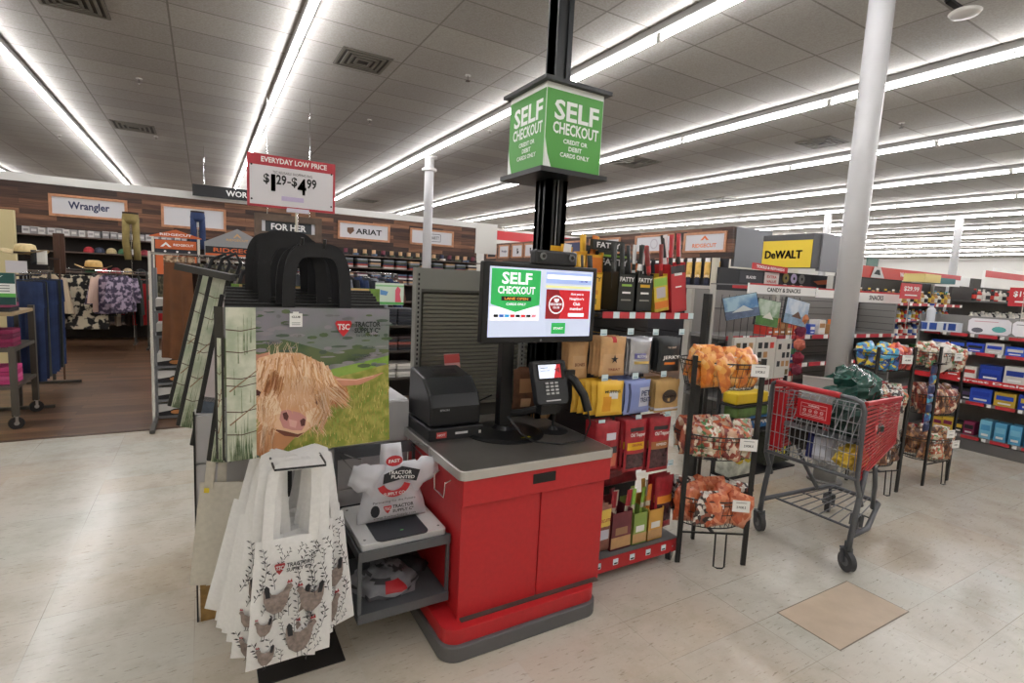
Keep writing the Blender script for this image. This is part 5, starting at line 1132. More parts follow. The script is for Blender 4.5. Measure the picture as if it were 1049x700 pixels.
for i, (y, l, m_) in enumerate(((16.0, 'small framed sign nearest left of the pole with a dark boot mark', INK), (16.9, 'small framed sign with a dark bird mark left of the pole', INK), (17.9, 'small framed sign with navy writing over the monitor corner', NAVY), (18.9, 'small framed black sign at the far left of the right band', INK))):
    framed(10.0, y, 2.74, -90, .75, .50, l, (lambda q, m_=m_, i=i: (q.poly([(-.05, .1), (.05, .08), (.02, 0), (.12, -.02), (.03, -.12), (-.03, -.1)], m_) if i < 2 else (q.text('Wrangler', 0, 0, .45, .12, m_) if i == 2 else q.rect(0, 0, .66, .40, m_)))), 'framed signs on the right wood band')
t = empty('header_wall', (10.2, 20, 2.6), 0, 'white fascia with a red stripe far behind the pole', 'fascia')
W(MB().bx((9.9, 20.0, 0), (15, 20.1, 3.8), mat('#dedcd6', .6)), 'board', t); W(MB().bx((10.05, 19.98, 3.34), (15, 20.0, 3.72), RED), 'stripe', t)
# stocked shelves under the band
SHW = mat('#6b5a50', .6); 
def shelf_unit(name, x0, x1, y, d, zs, label, m=SHW, back=None, group=None, top=None):
    t = empty(name, ((x0 + x1) / 2, y, 0), 0, label, 'shelving', group)
    if back: W(MB().bx((x0, y + d - .02, 0), (x1, y + d, top or max(zs) + .4), back), 'back_panel', t)
    for z in zs: W(MB().bx((x0, y, z - .025), (x1, y + d, z), m), 'shelf', t)
    for x in (x0, x1): W(MB().bx((x - .02, y + d - .06, 0), (x + .02, y + d - .02, top or max(zs) + .4), m), 'upright', t)
    return t
DB = mat('#2a2422', .7)
shelf_unit('wall_shelving', -8.0, 6.9, 13.6, .5, (.35, .95, 1.4, 1.8, 2.1), 'long run of stocked shelves under the wood band at the back', back=DB, top=2.26)
rb = [mat(c, .6) for c in ('#c8c2ba', '#a84a3c', '#2f3550', '#4a5340', '#8a8f98', '#c9a37a', '#25262b', '#d6d3cf', '#7a3a4a', '#5a6f8a', '#b0a8a0', '#e0b48a')]
def row(kind, x0, x1, y, z, n, maker, labelf, group, cat, every=None):
    protos = {}
    for i in range(n):
        x = x0 + (x1 - x0) * (i + .5) / n; key = rnd.randrange(4) if every is None else every(i)
        if key not in protos: o = maker(key).build(kind); protos[key] = o; 
        else: o = protos[key].copy(); COL.objects.link(o)
        o.location = (x + rnd.uniform(-.01, .01), y, z); o.rotation_euler.z = math.radians(rnd.uniform(-4, 4))
        tag(o, labelf(i), cat, group)
def boxmk(ws, hs, d, ms): 
    def f(k_):
        m_ = ms[k_ % len(ms)]; w_ = ws[k_ % len(ws)]; h_ = hs[k_ % len(hs)]
        return MB().box((0, 0, h_ / 2), (w_, d, h_), m_).box((0, -d / 2 - .002, h_ * .55), (w_ * .7, .004, h_ * .35), ms[(k_ + 2) % len(ms)]).box((0, 0, h_ + .004), (w_ * 1.02, d * 1.02, .008), ms[(k_ + 1) % len(ms)])
    return f
def foldmk(ws, ms, n=4, lh=.035):
    def f(k_):
        mb = MB()
        for j in range(n): mb.rbox((.01 * ((j * 3 + k_) % 3 - 1), 0, lh * (j + .5)), (ws, .30, lh * .86), .03, ms[(k_ + j) % len(ms)], 3)
        return mb
    return f
capm = [mat(c, .6) for c in ('#b8323a', '#30384e', '#c9b48a', '#3f6a4a', '#d8d4cc', '#8a3038', '#e46a4c', '#26282c')]
def capmk(k_):
    m_ = capm[k_ % len(capm)]; mb = MB()
    mb.lathe([(.09, 0), (.092, .03), (.075, .08), (.04, .108), (.005, .115)], m_, 14); mb.prism([(.08 * math.cos(math.radians(a)), -.05 - .10 * math.sin(math.radians(a))) for a in range(0, 181, 20)], 0, .008, m_)
    return mb
PL_ = lambda i: ORD[i] if i < 30 else 'last'
row('shoe_box', -3.0, -.3, 13.8, 2.1, 22, boxmk((.11, .10), (.13, .12), .28, [mat('#c9c7c6'), mat('#a8a6a6'), mat('#8f8c8e'), mat('#d6d3d0')]), lambda i: 'pale shoe box, %s from the left on the top shelf under the leftmost framed sign' % PL_(i), 'pale shoe boxes on the top shelf', 'box')
row('ball_cap', -2.1, -.6, 13.72, 1.8, 8, capmk, lambda i: 'baseball cap, %s from the left in the upper cap row' % PL_(i), 'caps on the wall shelf', 'cap', every=lambda i: i)
row('ball_cap', -2.1, -.4, 13.72, 1.4, 8, capmk, lambda i: 'baseball cap, %s from the left in the lower cap row' % PL_(i), 'caps on the wall shelf', 'cap', every=lambda i: (i * 5 + 3) % 8)
row('boot', 3.0, 6.8, 13.75, 2.1 - 0.0, 0 + 16, lambda k_: MB().rbox((0, 0, .03), (.10, .26, .05), .04, rb[(k_ * 3) % 12]).rbox((0, .05, .10), (.09, .12, .12), .04, rb[(k_ * 3 + 2) % 12]), lambda i: 'boot, %s from the left on the top shelf under the brown shield sign' % PL_(i), 'boots on the top shelf', 'boot')
row('folded_stack', 1.6, 6.8, 13.78, 1.8, 15, foldmk(.28, rb, 5, .045), lambda i: 'folded clothes, %s stack from the left on the second wall shelf' % PL_(i), 'folded clothes on the wall shelves', 'clothes')
row('folded_stack', 1.6, 6.8, 13.78, 1.4, 15, foldmk(.28, rb[3:] + rb[:3], 6, .045), lambda i: 'folded clothes, %s stack from the left on the third wall shelf' % PL_(i), 'folded clothes on the wall shelves', 'clothes')
row('folded_stack', -1.0, 2.4, 13.78, .95, 9, foldmk(.28, [mat('#1f2a4a', .7), mat('#2b3a5e', .7), mat('#3c4f78', .7)], 7, .04), lambda i: 'folded blue jeans, %s stack from the left on the fourth wall shelf' % PL_(i), 'folded jeans on the wall shelves', 'jeans')
row('folded_stack', -1.0, 2.4, 13.78, .35, 9, foldmk(.28, [mat('#8a8f98', .7), mat('#25262b', .7), mat('#c8c2ba', .7)], 7, .04), lambda i: 'folded clothes, %s stack from the left on the lowest wall shelf' % PL_(i), 'folded clothes on the wall shelves', 'clothes')

# ---- garments
def garment(kind, m, m2=None, s=1.0, seed=0):
    """hanging garment, hanger hook at the origin, fabric below; faces -Y"""
    F = face((0, 0, 0)); t = MB(F); r = random.Random(seed)
    fold = lambda u, v: .018 * math.sin(u * 17 + seed) * (1 - v) ** .7
    def sheet(pl, h0, h1, th=.05, mm=m):
        def fn(side):
            def g_(u, v):
                a, b_ = pl(v); x = a + (b_ - a) * u; e = max(0, 1 - abs(2 * u - 1) ** 4)
                return (x * s, (h0 + (h1 - h0) * v) * s, side * (th / 2 * e ** .5 + .0) * s + fold(u, v))
            return g_
        t.grid(fn(1), 10, 10, mm); t.grid(lambda u, v: fn(-1)(1 - u, v), 10, 10, mm)
    if kind == 'shirt':
        sheet(lambda v: (-.23 + .02 * v if v < .85 else -.22 + (v - .85) * .9, .23 - .02 * v if v < .85 else .22 - (v - .85) * .9), -.72, -.06)
        for q in (-1, 1): sheet(lambda v: ((q * (.29 - .09 * v) - .07 * (1 - .2 * v)), (q * (.29 - .09 * v) + .07 * (1 - .2 * v))), -.56, -.10, .05, m2 or m)
    elif kind == 'jeans':
        for q in (-1, 1): sheet(lambda v: ((q * .10 - .085 - .02 * v), (q * .10 + .085 + .02 * v)), -1.02, -.06, .05)
        sheet(lambda v: (-.2, .2), -.30, -.05, .055)
    elif kind == 'dress':
        sheet(lambda v: (-.24 + .06 * v, .24 - .06 * v), -1.0, -.05)
    return t
def hanger(t):
    MB(face((0, 0, 0))).tube([(.0, -.05, 0), (0, .0, 0), (.02, .03, 0), (.0, .045, 0), (-.015, .03, 0)], .003, CHROME, 4).tube([(-.18, -.09, 0), (0, -.045, 0), (.18, -.09, 0)], .006, INK, 5).build('hanger', t)
GP = {}
def hang(kind, m, x, y, z, yaw, label, group, s=1.0, m2=None, cat=None):
    key = (kind, m.name, s)
    nm = {'shirt': 'shirt', 'jeans': 'jeans', 'dress': 'dress'}[kind]
    if key in GP: return dup(GP[key], (x, y, z), yaw, label, group)
    t = empty('hanging_' + nm, (x, y, z), yaw, label, cat or nm, group)
    garment(kind, m, m2, s, len(GP)).build('fabric', t, smooth=True); hanger(t); GP[key] = t; return t
FLO = mat('#1f1f20', .8, noise=(9, .5, .47, .53), c2='#d8cfb8', key='flo'); PUR = mat('#4a4258', .8, noise=(14, .3, .46, .56), c2='#b9a8bc', key='pur'); PNK = mat('#d8b9a8', .8); CRM = mat('#cdbba2', .8)
DN = mat('#26375e', .8, noise=(6, .3)); DN2 = mat('#1d2744', .8, noise=(6, .3)); DKG = mat('#2b302c', .8); RDS = mat('#b3161c', .7); BRO = mat('#5f3718', .75, noise=(5, .25)); BRD = mat('#2c1c14', .8); CAM = mat('#3a3a2c', .8, noise=(12, .3, .44, .56), c2='#6f6a52', key='cam'); KHA = mat('#8a7a48', .75, noise=(8, .2)); WHS = mat('#d5d2c8', .8)
def clothes_rack(name, x, y, yaw, L, z, label, u=.016, um=None):
    t = empty(name, (x, y, 0), yaw, label, 'clothes rack', 'clothes racks')
    MB().cyl((-L / 2, 0, z), (L / 2, 0, z), .013, CHROME, 8).build('rail', t)
    for q in (-1, 1):
        MB().bx((q * L / 2 - u, -u, .05), (q * L / 2 + u, u, z + .02), um or mat('#4a4742', .5)).build('upright', t)
        MB().bx((q * L / 2 - .02, -.28, .01), (q * L / 2 + .02, .28, .04), mat('#4a4742', .5)).build('foot', t)
    return t
def series(n, x0, y0, x1, y1, z, yaw, kinds, lab, group):
    for i in range(n):
        f = (i + .5) / n; kd, m_, s_ = kinds[i % len(kinds)]
        hang(kd, m_, x0 + (x1 - x0) * f, y0 + (y1 - y0) * f, z, yaw + rnd.uniform(-6, 6), lab % ORD[i], group, s_)
# jeans rack at the left edge, with shirts over the top
clothes_rack('clothes_rack', -1.72, 8.2, 90, 1.5, 1.45, 'floor rack of blue jeans left of the floral shirts')
series(9, -1.68, 7.55, -1.72, 8.9, 1.44, -35, (('jeans', DN, 1.12), ('jeans', DN2, 1.12), ('jeans', DKG, 1.12), ('jeans', DN, 1.12)), 'hanging jeans, %s from the front of the left rack', 'jeans on the left rack')
clothes_rack('clothes_rack', -1.6, 12.2, 0, 1.35, 1.46, 'floor rack of floral and patterned shirts in the aisle')
for i, (m_, dx, yw, sc_, l) in enumerate(((CRM, -.62, -40, 1.35, 'plain cream shirt at the left end of the patterned rack'), (FLO, -.38, 4, 1.4, 'black and cream floral shirt facing the aisle, left'), (FLO, -.12, -4, 1.45, 'black and cream floral shirt facing the aisle, right'), (PNK, .12, 65, 1.0, 'pale pink shirt between floral and purple shirts'),
        (PUR, .26, 8, 1.05, 'purple mottled shirt facing the aisle'), (PUR, .46, 40, 1.0, 'purple mottled shirt at the right rack end'))):
    hang('shirt', m_, -1.72 + dx, 12.16 - .05 * i, 1.45, yw, l, 'shirts on the patterned rack', sc_)
series(7, -2.2, 12.5, -1.0, 12.5, 1.45, -80, (('shirt', DKG, 1.4), ('shirt', CRM, 1.4), ('shirt', BRD, 1.4)), 'shirt, %s from the left behind the floral shirts', 'shirts behind the floral ones')
hang('shirt', RDS, -.97, 12.9, 1.30, 8, 'long bright red shirt hanging at the aisle end', None, 1.25)
clothes_rack('clothes_rack', -.95, 13.0, 0, .5, 1.31, 'low rack with the single bright red shirt')
# two way rack before the bag display: brown jacket and camo
clothes_rack('clothes_rack', .10, 6.28, 0, 1.1, 1.745, 'chrome rail rack of brown and camo clothes left of the bags', .012, CHROME)
hang('dress', BRO, -.22, 6.24, 1.715, -50, 'long rust brown garment at the front of the chrome rail', 'clothes on the chrome rail', 1.02)
hang('dress', BRD, -.15, 6.28, 1.715, -45, 'dark brown garment second on the chrome rail', 'clothes on the chrome rail', .96)
series(8, -.08, 6.28, .55, 6.28, 1.715, -70, (('shirt', CAM, .9), ('shirt', BRD, .9), ('shirt', CAM, 1.0)), 'camo or dark shirt, %s from the left on the chrome rail', 'clothes on the chrome rail')
clothes_rack('clothes_rack', .55, 9.4, 0, 1.2, 1.72, 'rack of white shirts under the grey gable board')
series(8, .1, 9.35, 1.1, 9.35, 1.70, -65, (('shirt', WHS, 1.0),), 'white shirt, %s from the left under the grey gable board', 'white shirts under the gable sign')
# shoe box shelf
t = shelf_unit('shoe_shelf', -.45, .30, 6.55, .36, (.04, .22, .40, .58, .90, 1.16), 'narrow grey shelf of boot boxes at the edge of the wood floor', mat('#77797d', .4, .5), None, top=1.6)
W(MB().bx((-.46, 6.55, 0), (-.44, 6.58, 1.75), mat('#77797d', .4, .5)), 'front_post', t)
BXW = mat('#c9c7c3', .6); BXO = mat('#c08048', .6)
bxp = None
for k_, z in enumerate((.04, .22, .40, .58, .90, 1.16)):
    for j in range(2):
        if bxp is None:
            bxp = empty('boot_box', (0, 0, 0), 0, '', 'box', 'boot boxes on the narrow shelf')
            MB().bx((-.165, -.15, 0), (.165, .15, .125), BXW).build('carton', bxp)
            q = MB(face((0, -.151, 0))); q.poly([(-.165, .0), (.165, 0), (.165, .05), (.06, .055), (.03, .07), (-.03, .07), (-.06, .055), (-.165, .04)], INK); q.disc(0, .035, .06, .022, BXO, .0006, 14); q.build('end_print', bxp); o = bxp
        else: o = dup(bxp, (0, 0, 0))
        o.location = (-.265 + .35 * j, 6.72, z); o['label'] = 'white and black boot box, %s shelf from the floor, %s' % (ORD[k_], ('left', 'right')[j])
# orange gable sign & grey RIDGECUT gable
def gable(x, y, z0, w_, zr, za, m_, label, fn, posts=True):
    t = empty('gable_sign', (x, y, 0), 0, label, 'sign')
    q = MB(face((0, 0, 0))); q.prism([(-w_ / 2, z0), (w_ / 2, z0), (w_ / 2, zr), (0, za), (-w_ / 2, zr)], -.02, 0, m_); q.M = face((0, -.002, 0)); fn(q); q.build('board', t)
    if posts: MB().bx((-w_ / 2 + .02, 0, 0), (-w_ / 2 + .05, .03, z0), CHROME).bx((w_ / 2 - .05, 0, 0), (w_ / 2 - .02, .03, z0), CHROME).build('post', t)
    return t
OG = mat('#c5602f', .5)
gable(-.29, 8.0, 1.98, .56, 1.99, 2.08, OG, 'orange gabled header board of the tall display left of the grey gable', lambda q: q.text('RIDGECUT', .0, 2.015, .34, .03, WHITE), True)
t = empty('display_poster', (-.29, 8.0, 1.5), 0, 'orange poster with a white peak logo above a camo picture', 'poster')
q = MB(face((0, .01, 0))); q.box((0, .22, -.01), (.46, .46, .015), INK); q.rect(0, .39, .44, .11, OG, .001); q.poly([(-.17, .36), (-.11, .42), (-.05, .36), (-.08, .36), (-.11, .39), (-.14, .36)], WHITE, .002); q.text('RIDGECUT', .08, .39, .22, .03, WHITE, .002)
q.rect(0, .30, .44, .05, mat('#20222c'), .001); q.rect(0, .14, .44, .25, OG, .001); q.rect(.03, .14, .34, .22, mat('#6b5138', .6, noise=(18, .5, .45, .55), c2='#b59a7c'), .002)
for i in range(3): q.disc(-.12 + .13 * i, .305, .014, .012, WHITE, .002, 8)
q.build('print', t)
def rg(q): q.rect(0, 1.86, .74, .09, mat('#1d1d1f'), .001); q.text('RIDGECUT', .02, 1.862, .60, .055, OG, .002); q.rect(0, 1.80, .74, .03, OG, .0015); q.text('RIDGECUT', 0, 2.0, .26, .03, mat('#c9a070'), .001); q.poly([(-.05, 2.03), (0, 2.09), (.05, 2.03), (.03, 2.03), (0, 2.06), (-.03, 2.03)], mat('#c9a070'), .001)
gable(.40, 8.0, 1.78, .76, 1.96, 2.15, mat('#8b8c8e', .5), 'grey gabled header board with orange letters on a black band', rg)
# mannequin trousers on top of fixtures
def trousers(x, y, z, s, m_, label, tilt=0, legs=1.0):
    t = empty('display_trousers', (x, y, z), 10, label, 'trousers'); 
    mb = MB()
    for q in (-1, 1): mb.tube([(q * .09 * s, 0, .50 * s), (q * .095 * s, -.01, .25 * s), (q * (.09 + .01) * s, .0, -.02 * s), (q * .085 * s + .02, 0, -.30 * s * legs)], .072 * s, m_, 12)
    mb.lathe([(.15 * s, .42 * s), (.165 * s, .52 * s), (.15 * s, .64 * s), (.145 * s, .66 * s)], m_, 18, Matrix.Diagonal((1, .62, 1, 1)))
    mb.build('fabric', t, smooth=True); MB().lathe([(.152 * s, .64 * s), (.152 * s, .68 * s)], BRD, 18, Matrix.Diagonal((1, .64, 1, 1))).build('belt', t)
    MB().cyl((0, 0, -z + .0), (0, 0, .5 * s), .006, CHROME, 6).build('stand_rod', t)
    return t
trousers(-1.13, 12.0, 2.0, .80, KHA, 'khaki trousers on a display form beside the leftmost framed sign', legs=1.3)
trousers(-.06, 9.6, 2.05, .62, DN, 'blue jeans on a display form before the blank framed sign', legs=.8)
# hats and board near the left edge
def hat(x, y, z, s, m_, label):
    t = empty('straw_hat', (x, y, z), rnd.uniform(-20, 20), label, 'hat', 'straw hats')
    mb = MB(); mb.grid(lambda u, v: ((.09 + .11 * v) * s * math.cos(u * 6.2832), (.11 + .14 * v) * s * math.sin(u * 6.2832) * .8, (.02 + .05 * v * abs(math.cos(u * 6.2832)) ** 2) * s), 28, 4, m_); mb.grid(lambda u, v: ((.2 - .11 * v) * s * math.cos(u * 6.2832), (.25 - .14 * v) * s * math.sin(u * 6.2832) * .8, (.065 - .05 * v) * s * abs(math.cos(u * 6.2832)) ** 2 + .012 * s), 28, 4, m_)
    mb.lathe([(.1 * s, .02 * s), (.095 * s, .08 * s), (.085 * s, .12 * s), (.05 * s, .135 * s), (.02 * s, .12 * s)], m_, 22); mb.build('crown_and_brim', t, smooth=True)
    MB().lathe([(.102 * s, .025 * s), (.1 * s, .045 * s)], BRD, 20).build('band', t)
STW = mat('#cdb98a', .7, noise=(30, .15))
hat(-1.95, 9.0, 1.66, 1.15, STW, 'cream straw hat above the white card at the far left'); hat(-1.38, 9.8, 1.50, 1.1, mat('#c9a566', .7, noise=(30, .15)), 'golden straw hat above the floral shirts')
t = empty('hat_stand', (-1.66, 9.2, 0), 0, 'dark hat display stand carrying the straw hats', 'stand')
W(MB().bx((-1.67, 9.19, 0), (-1.65, 9.21, 1.95), mat('#4a2e1e', .6)).bx((-1.72, 9.22, 1.45), (-1.60, 9.25, 1.98), mat('#4a2e1e', .6)).cyl((-1.95, 9.0, 1.64), (-1.66, 9.2, 1.64), .012, BRD, 6).cyl((-1.66, 9.2, 1.50), (-1.38, 9.8, 1.50), .012, BRD, 6), 'post', t)
o = MB(face((-2.0, 8.8, 1.52), 6, 6)).box((0, 0, 0), (.20, .15, .006), mat('#d9d4d6', .6)).build('blank_card'); tag(o, 'blank white card standing under the cream straw hat', 'card')
o = MB(face((-1.80, 8.9, 1.56), 20)).pillow(.16, .18, .05, WHS, 6, 6, mf=lambda u, v: DARK if u < .4 else None).build('hat_box'); tag(o, 'black and white printed hat pack right of the blank card', 'pack')
# left cream wall end panel
o = MB().bx((-3.1, 10.2, 0), (-2.32, 10.3, 2.30), mat('#cfc193', .7)).build('end_panel'); tag(o, 'cream end panel at the far left edge behind the hats', 'panel')
# wheeled merchandise table at the left edge
FR = mat('#4b463e', .5)
t = empty('merchandise_table', (-1.95, 6.95, 0), 0, 'dark wheeled tiered table of folded pink clothes at the left edge', 'table')
for z in (.42, .78, 1.12): W(MB().bx((-2.4, 6.6, z - .03), (-1.55, 7.35, z), mat('#9a8564', .6) if z > 1 else FR), 'shelf', t)
for x, y in ((-1.57, 6.62), (-1.57, 7.33), (-2.38, 6.62), (-2.38, 7.33)):
    W(MB().bx((x - .025, y - .025, .13), (x + .025, y + .025, 1.15 if y > 7 else .80), FR), 'leg', t)
for x, y in ((-1.57, 6.62), (-1.57, 7.33), (-2.38, 6.62), (-2.38, 7.33)): caster('caster', x, y, .06, t, 25)
pk = [mat('#c9407e', .7), mat('#d1588f', .7), mat('#b8326e', .7)]; mg = [mat('#7a1a42', .7), mat('#8f2450', .7), mat('#651538', .7)]; tl = [mat('#1f4f4a', .7), mat('#17403d', .7)]; dk_ = [mat('#222428', .7), mat('#8a3a5a', .7), mat('#25272c', .7)]
for z, ms, l in ((.42, pk, 'hot pink'), (.78, mg, 'magenta'), (1.12, dk_, 'black and rose')):
    for i, x in enumerate((-1.74, -2.08)):
        mb = foldmk(.33, ms, 4 if z < 1 else 3, .042)(i); o = mb.build('folded_stack'); o.location = (x, 6.86, z)
        tag(o, '%s folded clothes stack, %s on the wheeled table' % (l, ('right end', 'left end')[i]), 'clothes', 'folded stacks on the wheeled table')
t = empty('table_sign', (-1.68, 6.72, 1.2), 0, 'teal topped card sign with green foot on the wheeled table', 'sign')
q = MB(face((-1.68, 6.70, 1.34))); q.box((0, .0, -.004), (.28, .30, .006), mat('#e2e4e0', .5)); q.rect(0, .10, .28, .10, tl[0], .0); q.poly([(-.02, .12), (.02, .09), (.06, .13), (.02, .105)], WHITE, .001); q.rect(0, -.06, .28, .035, mat('#5aa84a'), .0); q.rect(0, -.115, .28, .075, tl[1], .0)
for i in range(3): q.rect(0, .03 - .025 * i, .2, .008, GREY, .001)
W(q, 'card', t); 
# mid zone between the cow bag and the kiosk: rack, folded goods, sign, boxes
shelf_unit('folding_table', 1.55, 3.0, 6.4, .5, (.35, .70, 1.02), 'dark tiered fixture of folded clothes right of the cow bag', mat('#3a332d', .6), DB, top=1.2)
row('folded_stack', 1.6, 2.9, 6.6, 1.02, 5, foldmk(.24, [mat('#1e2026', .7), mat('#2a2c34', .7), mat('#33353a', .7)], 6, .035), lambda i: 'dark folded clothes, %s stack from left on upper tier right of cow bag' % ORD[i], 'folded clothes right of the cow bag', 'clothes')
row('folded_stack', 1.6, 2.9, 6.6, .70, 5, foldmk(.24, [mat('#3a2a2a', .7), mat('#8a4a40', .7), mat('#24262c', .7)], 5, .035), lambda i: 'dark folded clothes, %s stack from left on middle tier right of cow bag' % ORD[i], 'folded clothes right of the cow bag', 'clothes')
row('folded_stack', 1.6, 2.9, 6.6, .35, 5, foldmk(.24, [mat('#b9b6b0', .7), mat('#d0ccc4', .7), mat('#7c7a76', .7)], 5, .035), lambda i: 'pale folded clothes, %s stack from left on lower tier right of cow bag' % ORD[i], 'folded clothes right of the cow bag', 'clothes')
t = empty('promo_board', (2.0, 6.5, 1.27), 0, 'pale green edged board with a pink figure right of the cow bag', 'sign')
q = MB(face((2.0, 6.45, 1.41))); q.box((0, 0, -.004), (.36, .27, .006), mat('#c7d6c4', .5)); q.rect(0, -.115, .36, .03, mat('#4fa050'), .0); q.rect(0, .10, .36, .02, mat('#8abf88'), .0); q.poly([(.07, -.1), (.15, -.1), (.13, 0), (.14, .06), (.10, .10), (.07, .05)], mat('#d0566a', .5), .001); q.poly([(-.12, .05), (-.02, .03), (-.04, -.02), (-.12, -.01)], mat('#5d8fc0'), .001); W(q, 'print', t)
clothes_rack('clothes_rack', 1.9, 8.6, 0, 1.6, 1.66, 'rack of dark shirts seen between cow bag and slatted panel')
series(12, 1.2, 8.6, 2.7, 8.6, 1.64, -68, (('shirt', mat('#2c3138', .8), 1.0), ('shirt', mat('#7c8088', .8, noise=(9, .3)), 1.0), ('shirt', mat('#1d1f22', .8), 1.0), ('shirt', DN, 1.0)), 'dark shirt, %s from the left on the rack right of the straps', 'shirts on the middle rack')
clothes_rack('clothes_rack', 2.6, 10.8, 0, 1.8, 1.66, 'farther rack of blue and white shirts beyond the dark ones')
series(12, 1.8, 10.8, 3.5, 10.8, 1.64, -60, (('shirt', mat('#3f5d8a', .8, noise=(9, .3)), 1.0), ('shirt', WHS, 1.0), ('shirt', mat('#6a4a40', .8), 1.0)), 'shirt, %s from the left on the farther middle rack', 'shirts on the farther middle rack')
clothes_rack('clothes_rack', 4.6, 9.6, 0, 1.6, 1.6, 'rack of mixed shirts behind the slatted panel top')
series(10, 3.9, 9.6, 5.3, 9.6, 1.58, -60, (('shirt', mat('#7d6a8a', .8), 1.0), ('shirt', mat('#b9b2b8', .8), 1.0), ('shirt', DN2, 1.0)), 'shirt, %s from the left on the rack behind the slatted panel', 'shirts behind the slatted panel')
clothes_rack('clothes_rack', -.1, 11.4, 0, 1.4, 1.55, 'rack of camo shirts in front of the cap wall')
series(9, -.7, 11.4, .55, 11.4, 1.53, -50, (('shirt', CAM, 1.0), ('shirt', DKG, 1.0), ('shirt', mat('#9c8f86', .8), 1.0)), 'camo shirt, %s from the left before the cap wall', 'shirts before the cap wall')
# ================================================================== right half: gondolas, signs, goods
MG = mat('#8b8986', .45, .3)
pal = [mat(c, .5) for c in ('#c9372c', '#d9d6cf', '#2f4f9a', '#d8b43a', '#3f7a4a', '#1f2024', '#e07a3a', '#8a5aa0', '#6fa8c8', '#b98a5a', '#efe9df', '#7c2430')]
def gondola(x0, x1, y, d, zs, h, label, hdr=None, back=MG, striped=True):
    t = empty('gondola_shelving', ((x0 + x1) / 2, y, 0), 0, label, 'shelving')
    W(MB().bx((x0, y + d - .03, 0), (x1, y + d, h), back), 'back_panel', t)
    for z in zs:
        W(MB().bx((x0, y, z - .03), (x1, y + d, z), mat('#6a6866', .5)), 'shelf', t)
        if striped: q = MB(); strip(q, x0, x1, y - .001, z - .035, z + .008, max(2, int((x1 - x0) / .28)), PINKRED, PAPER, .72); W(q, 'price_strip', t)
    for x in (x0, x1): W(MB().bx((x - .02, y + d - .07, 0), (x + .02, y + d, h), mat('#b4b1aa', .4, .4)), 'upright', t)
    W(MB().bx((x0, y + .02, 0), (x1, y + d, .12), mat('#2c2b2b', .6)), 'base', t)
    return t
g1 = gondola(4.25, 5.62, 3.25, .5, (.16, .62, .92, 1.22), 1.66, 'candy and snack shelving left of the white column')
g2 = gondola(5.66, 7.44, 3.25, .5, (.16, .62, .92, 1.22), 1.66, 'nearly empty snack shelving right of the white column')
q = MB().bx((7.42, 3.26, 0), (7.45, 3.74, 1.66), MG)
for i in range(12): q.bx((7.416, 3.27, .70 + .08 * i), (7.42, 3.72, .705 + .08 * i), DARK)
W(q, 'end_panel', g2)
q = MB()
for i in range(12): q.bx((5.68, 3.715, .70 + .08 * i), (7.42, 3.72, .706 + .08 * i), DARK)
W(q, 'slat_panel', g2)
def hsign(x0, x1, y, z0, z1, label, txt=None, m_=PAPER, tm=INK, redtop=True, yaw=0):
    t = empty('header_sign', ((x0 + x1) / 2, y, (z0 + z1) / 2), yaw, label, 'sign'); q = MB(face((0, 0, 0))); L = x1 - x0; H = z1 - z0
    q.box((0, 0, -.01), (L, H, .02), m_)
    if redtop: q.rect(0, H * .42, L, H * .16, RED, .001)
    q.box((-L * .4, H * .3, -.27), (.02, .012, .52), GREY); q.box((L * .4, H * .3, -.27), (.02, .012, .52), GREY)
    if txt: q.text(txt, 0, -H * .06, min(L * .55, H * .5 * textgeo(txt, True)[2]), H * .42, tm, .0015)
    q.build('board', t); return t
hsign(4.48, 5.58, 3.22, 1.64, 1.74, 'white CANDY & SNACKS header above the hanging posters', 'CANDY & SNACKS')
hsign(5.62, 6.2, 3.22, 1.63, 1.73, 'blank white header hidden partly by the white column')
hsign(6.22, 7.44, 3.22, 1.60, 1.73, 'white SNACKS header right of the white column', 'SNACKS')
def goods(tag_, x0, x1, y, z, n, ws, hs, d, ms, where, cat='box', kind='carton_box', rot=0, bottle=False):
    protos = {}
    for i in range(n):
        key = (i * 5 + 1) % min(4, n)
        if key not in protos:
            mb = MB(); m_ = ms[key % len(ms)]; m2 = ms[(key + 1) % len(ms)]; w_ = ws[key % len(ws)]; h_ = hs[key % len(hs)]
            if bottle: mb.lathe([(w_ / 2, 0), (w_ / 2, h_ * .65), (w_ * .2, h_ * .8), (w_ * .2, h_ * .88)], m_, 12).lathe([(w_ * .24, h_ * .88), (w_ * .24, h_)], m2, 10).lathe([(w_ / 2 + .001, h_ * .15), (w_ / 2 + .001, h_ * .5)], m2, 12)
            else: mb.box((0, 0, h_ / 2), (w_, d, h_), m_).box((0, -d / 2 - .001, h_ * .6), (w_ * .8, .003, h_ * .3), m2).box((0, -d / 2 - .001, h_ * .2), (w_ * .6, .003, h_ * .12), PAPER)
            o = mb.build(kind); protos[key] = o
        else: o = protos[key].copy(); COL.objects.link(o)
        f = (i + .5) / n
        if rot: o.location = (y, x0 + (x1 - x0) * f, z); o.rotation_euler.z = math.radians(rot + rnd.uniform(-3, 3))
        else: o.location = (x0 + (x1 - x0) * f, y, z); o.rotation_euler.z = math.radians(rnd.uniform(-4, 4))
        tag(o, '%s, %s from %s %s' % (tag_, ORD[i], 'far end' if rot else 'left', where), cat, (tag_ + ' ' + where)[:60])
goods('tan and red snack box', 5.0, 5.55, 3.42, 1.22, 5, (.10, .09), (.17, .15), .16, [pal[9], pal[0], pal[6], mat('#a06a40')], 'on the top candy shelf')
goods('dark blue candy box', 5.05, 5.55, 3.42, .92, 4, (.12, .11), (.20,), .16, [mat('#1e3a78', .4), pal[4], mat('#234a90', .4), pal[0]], 'on the second candy shelf')
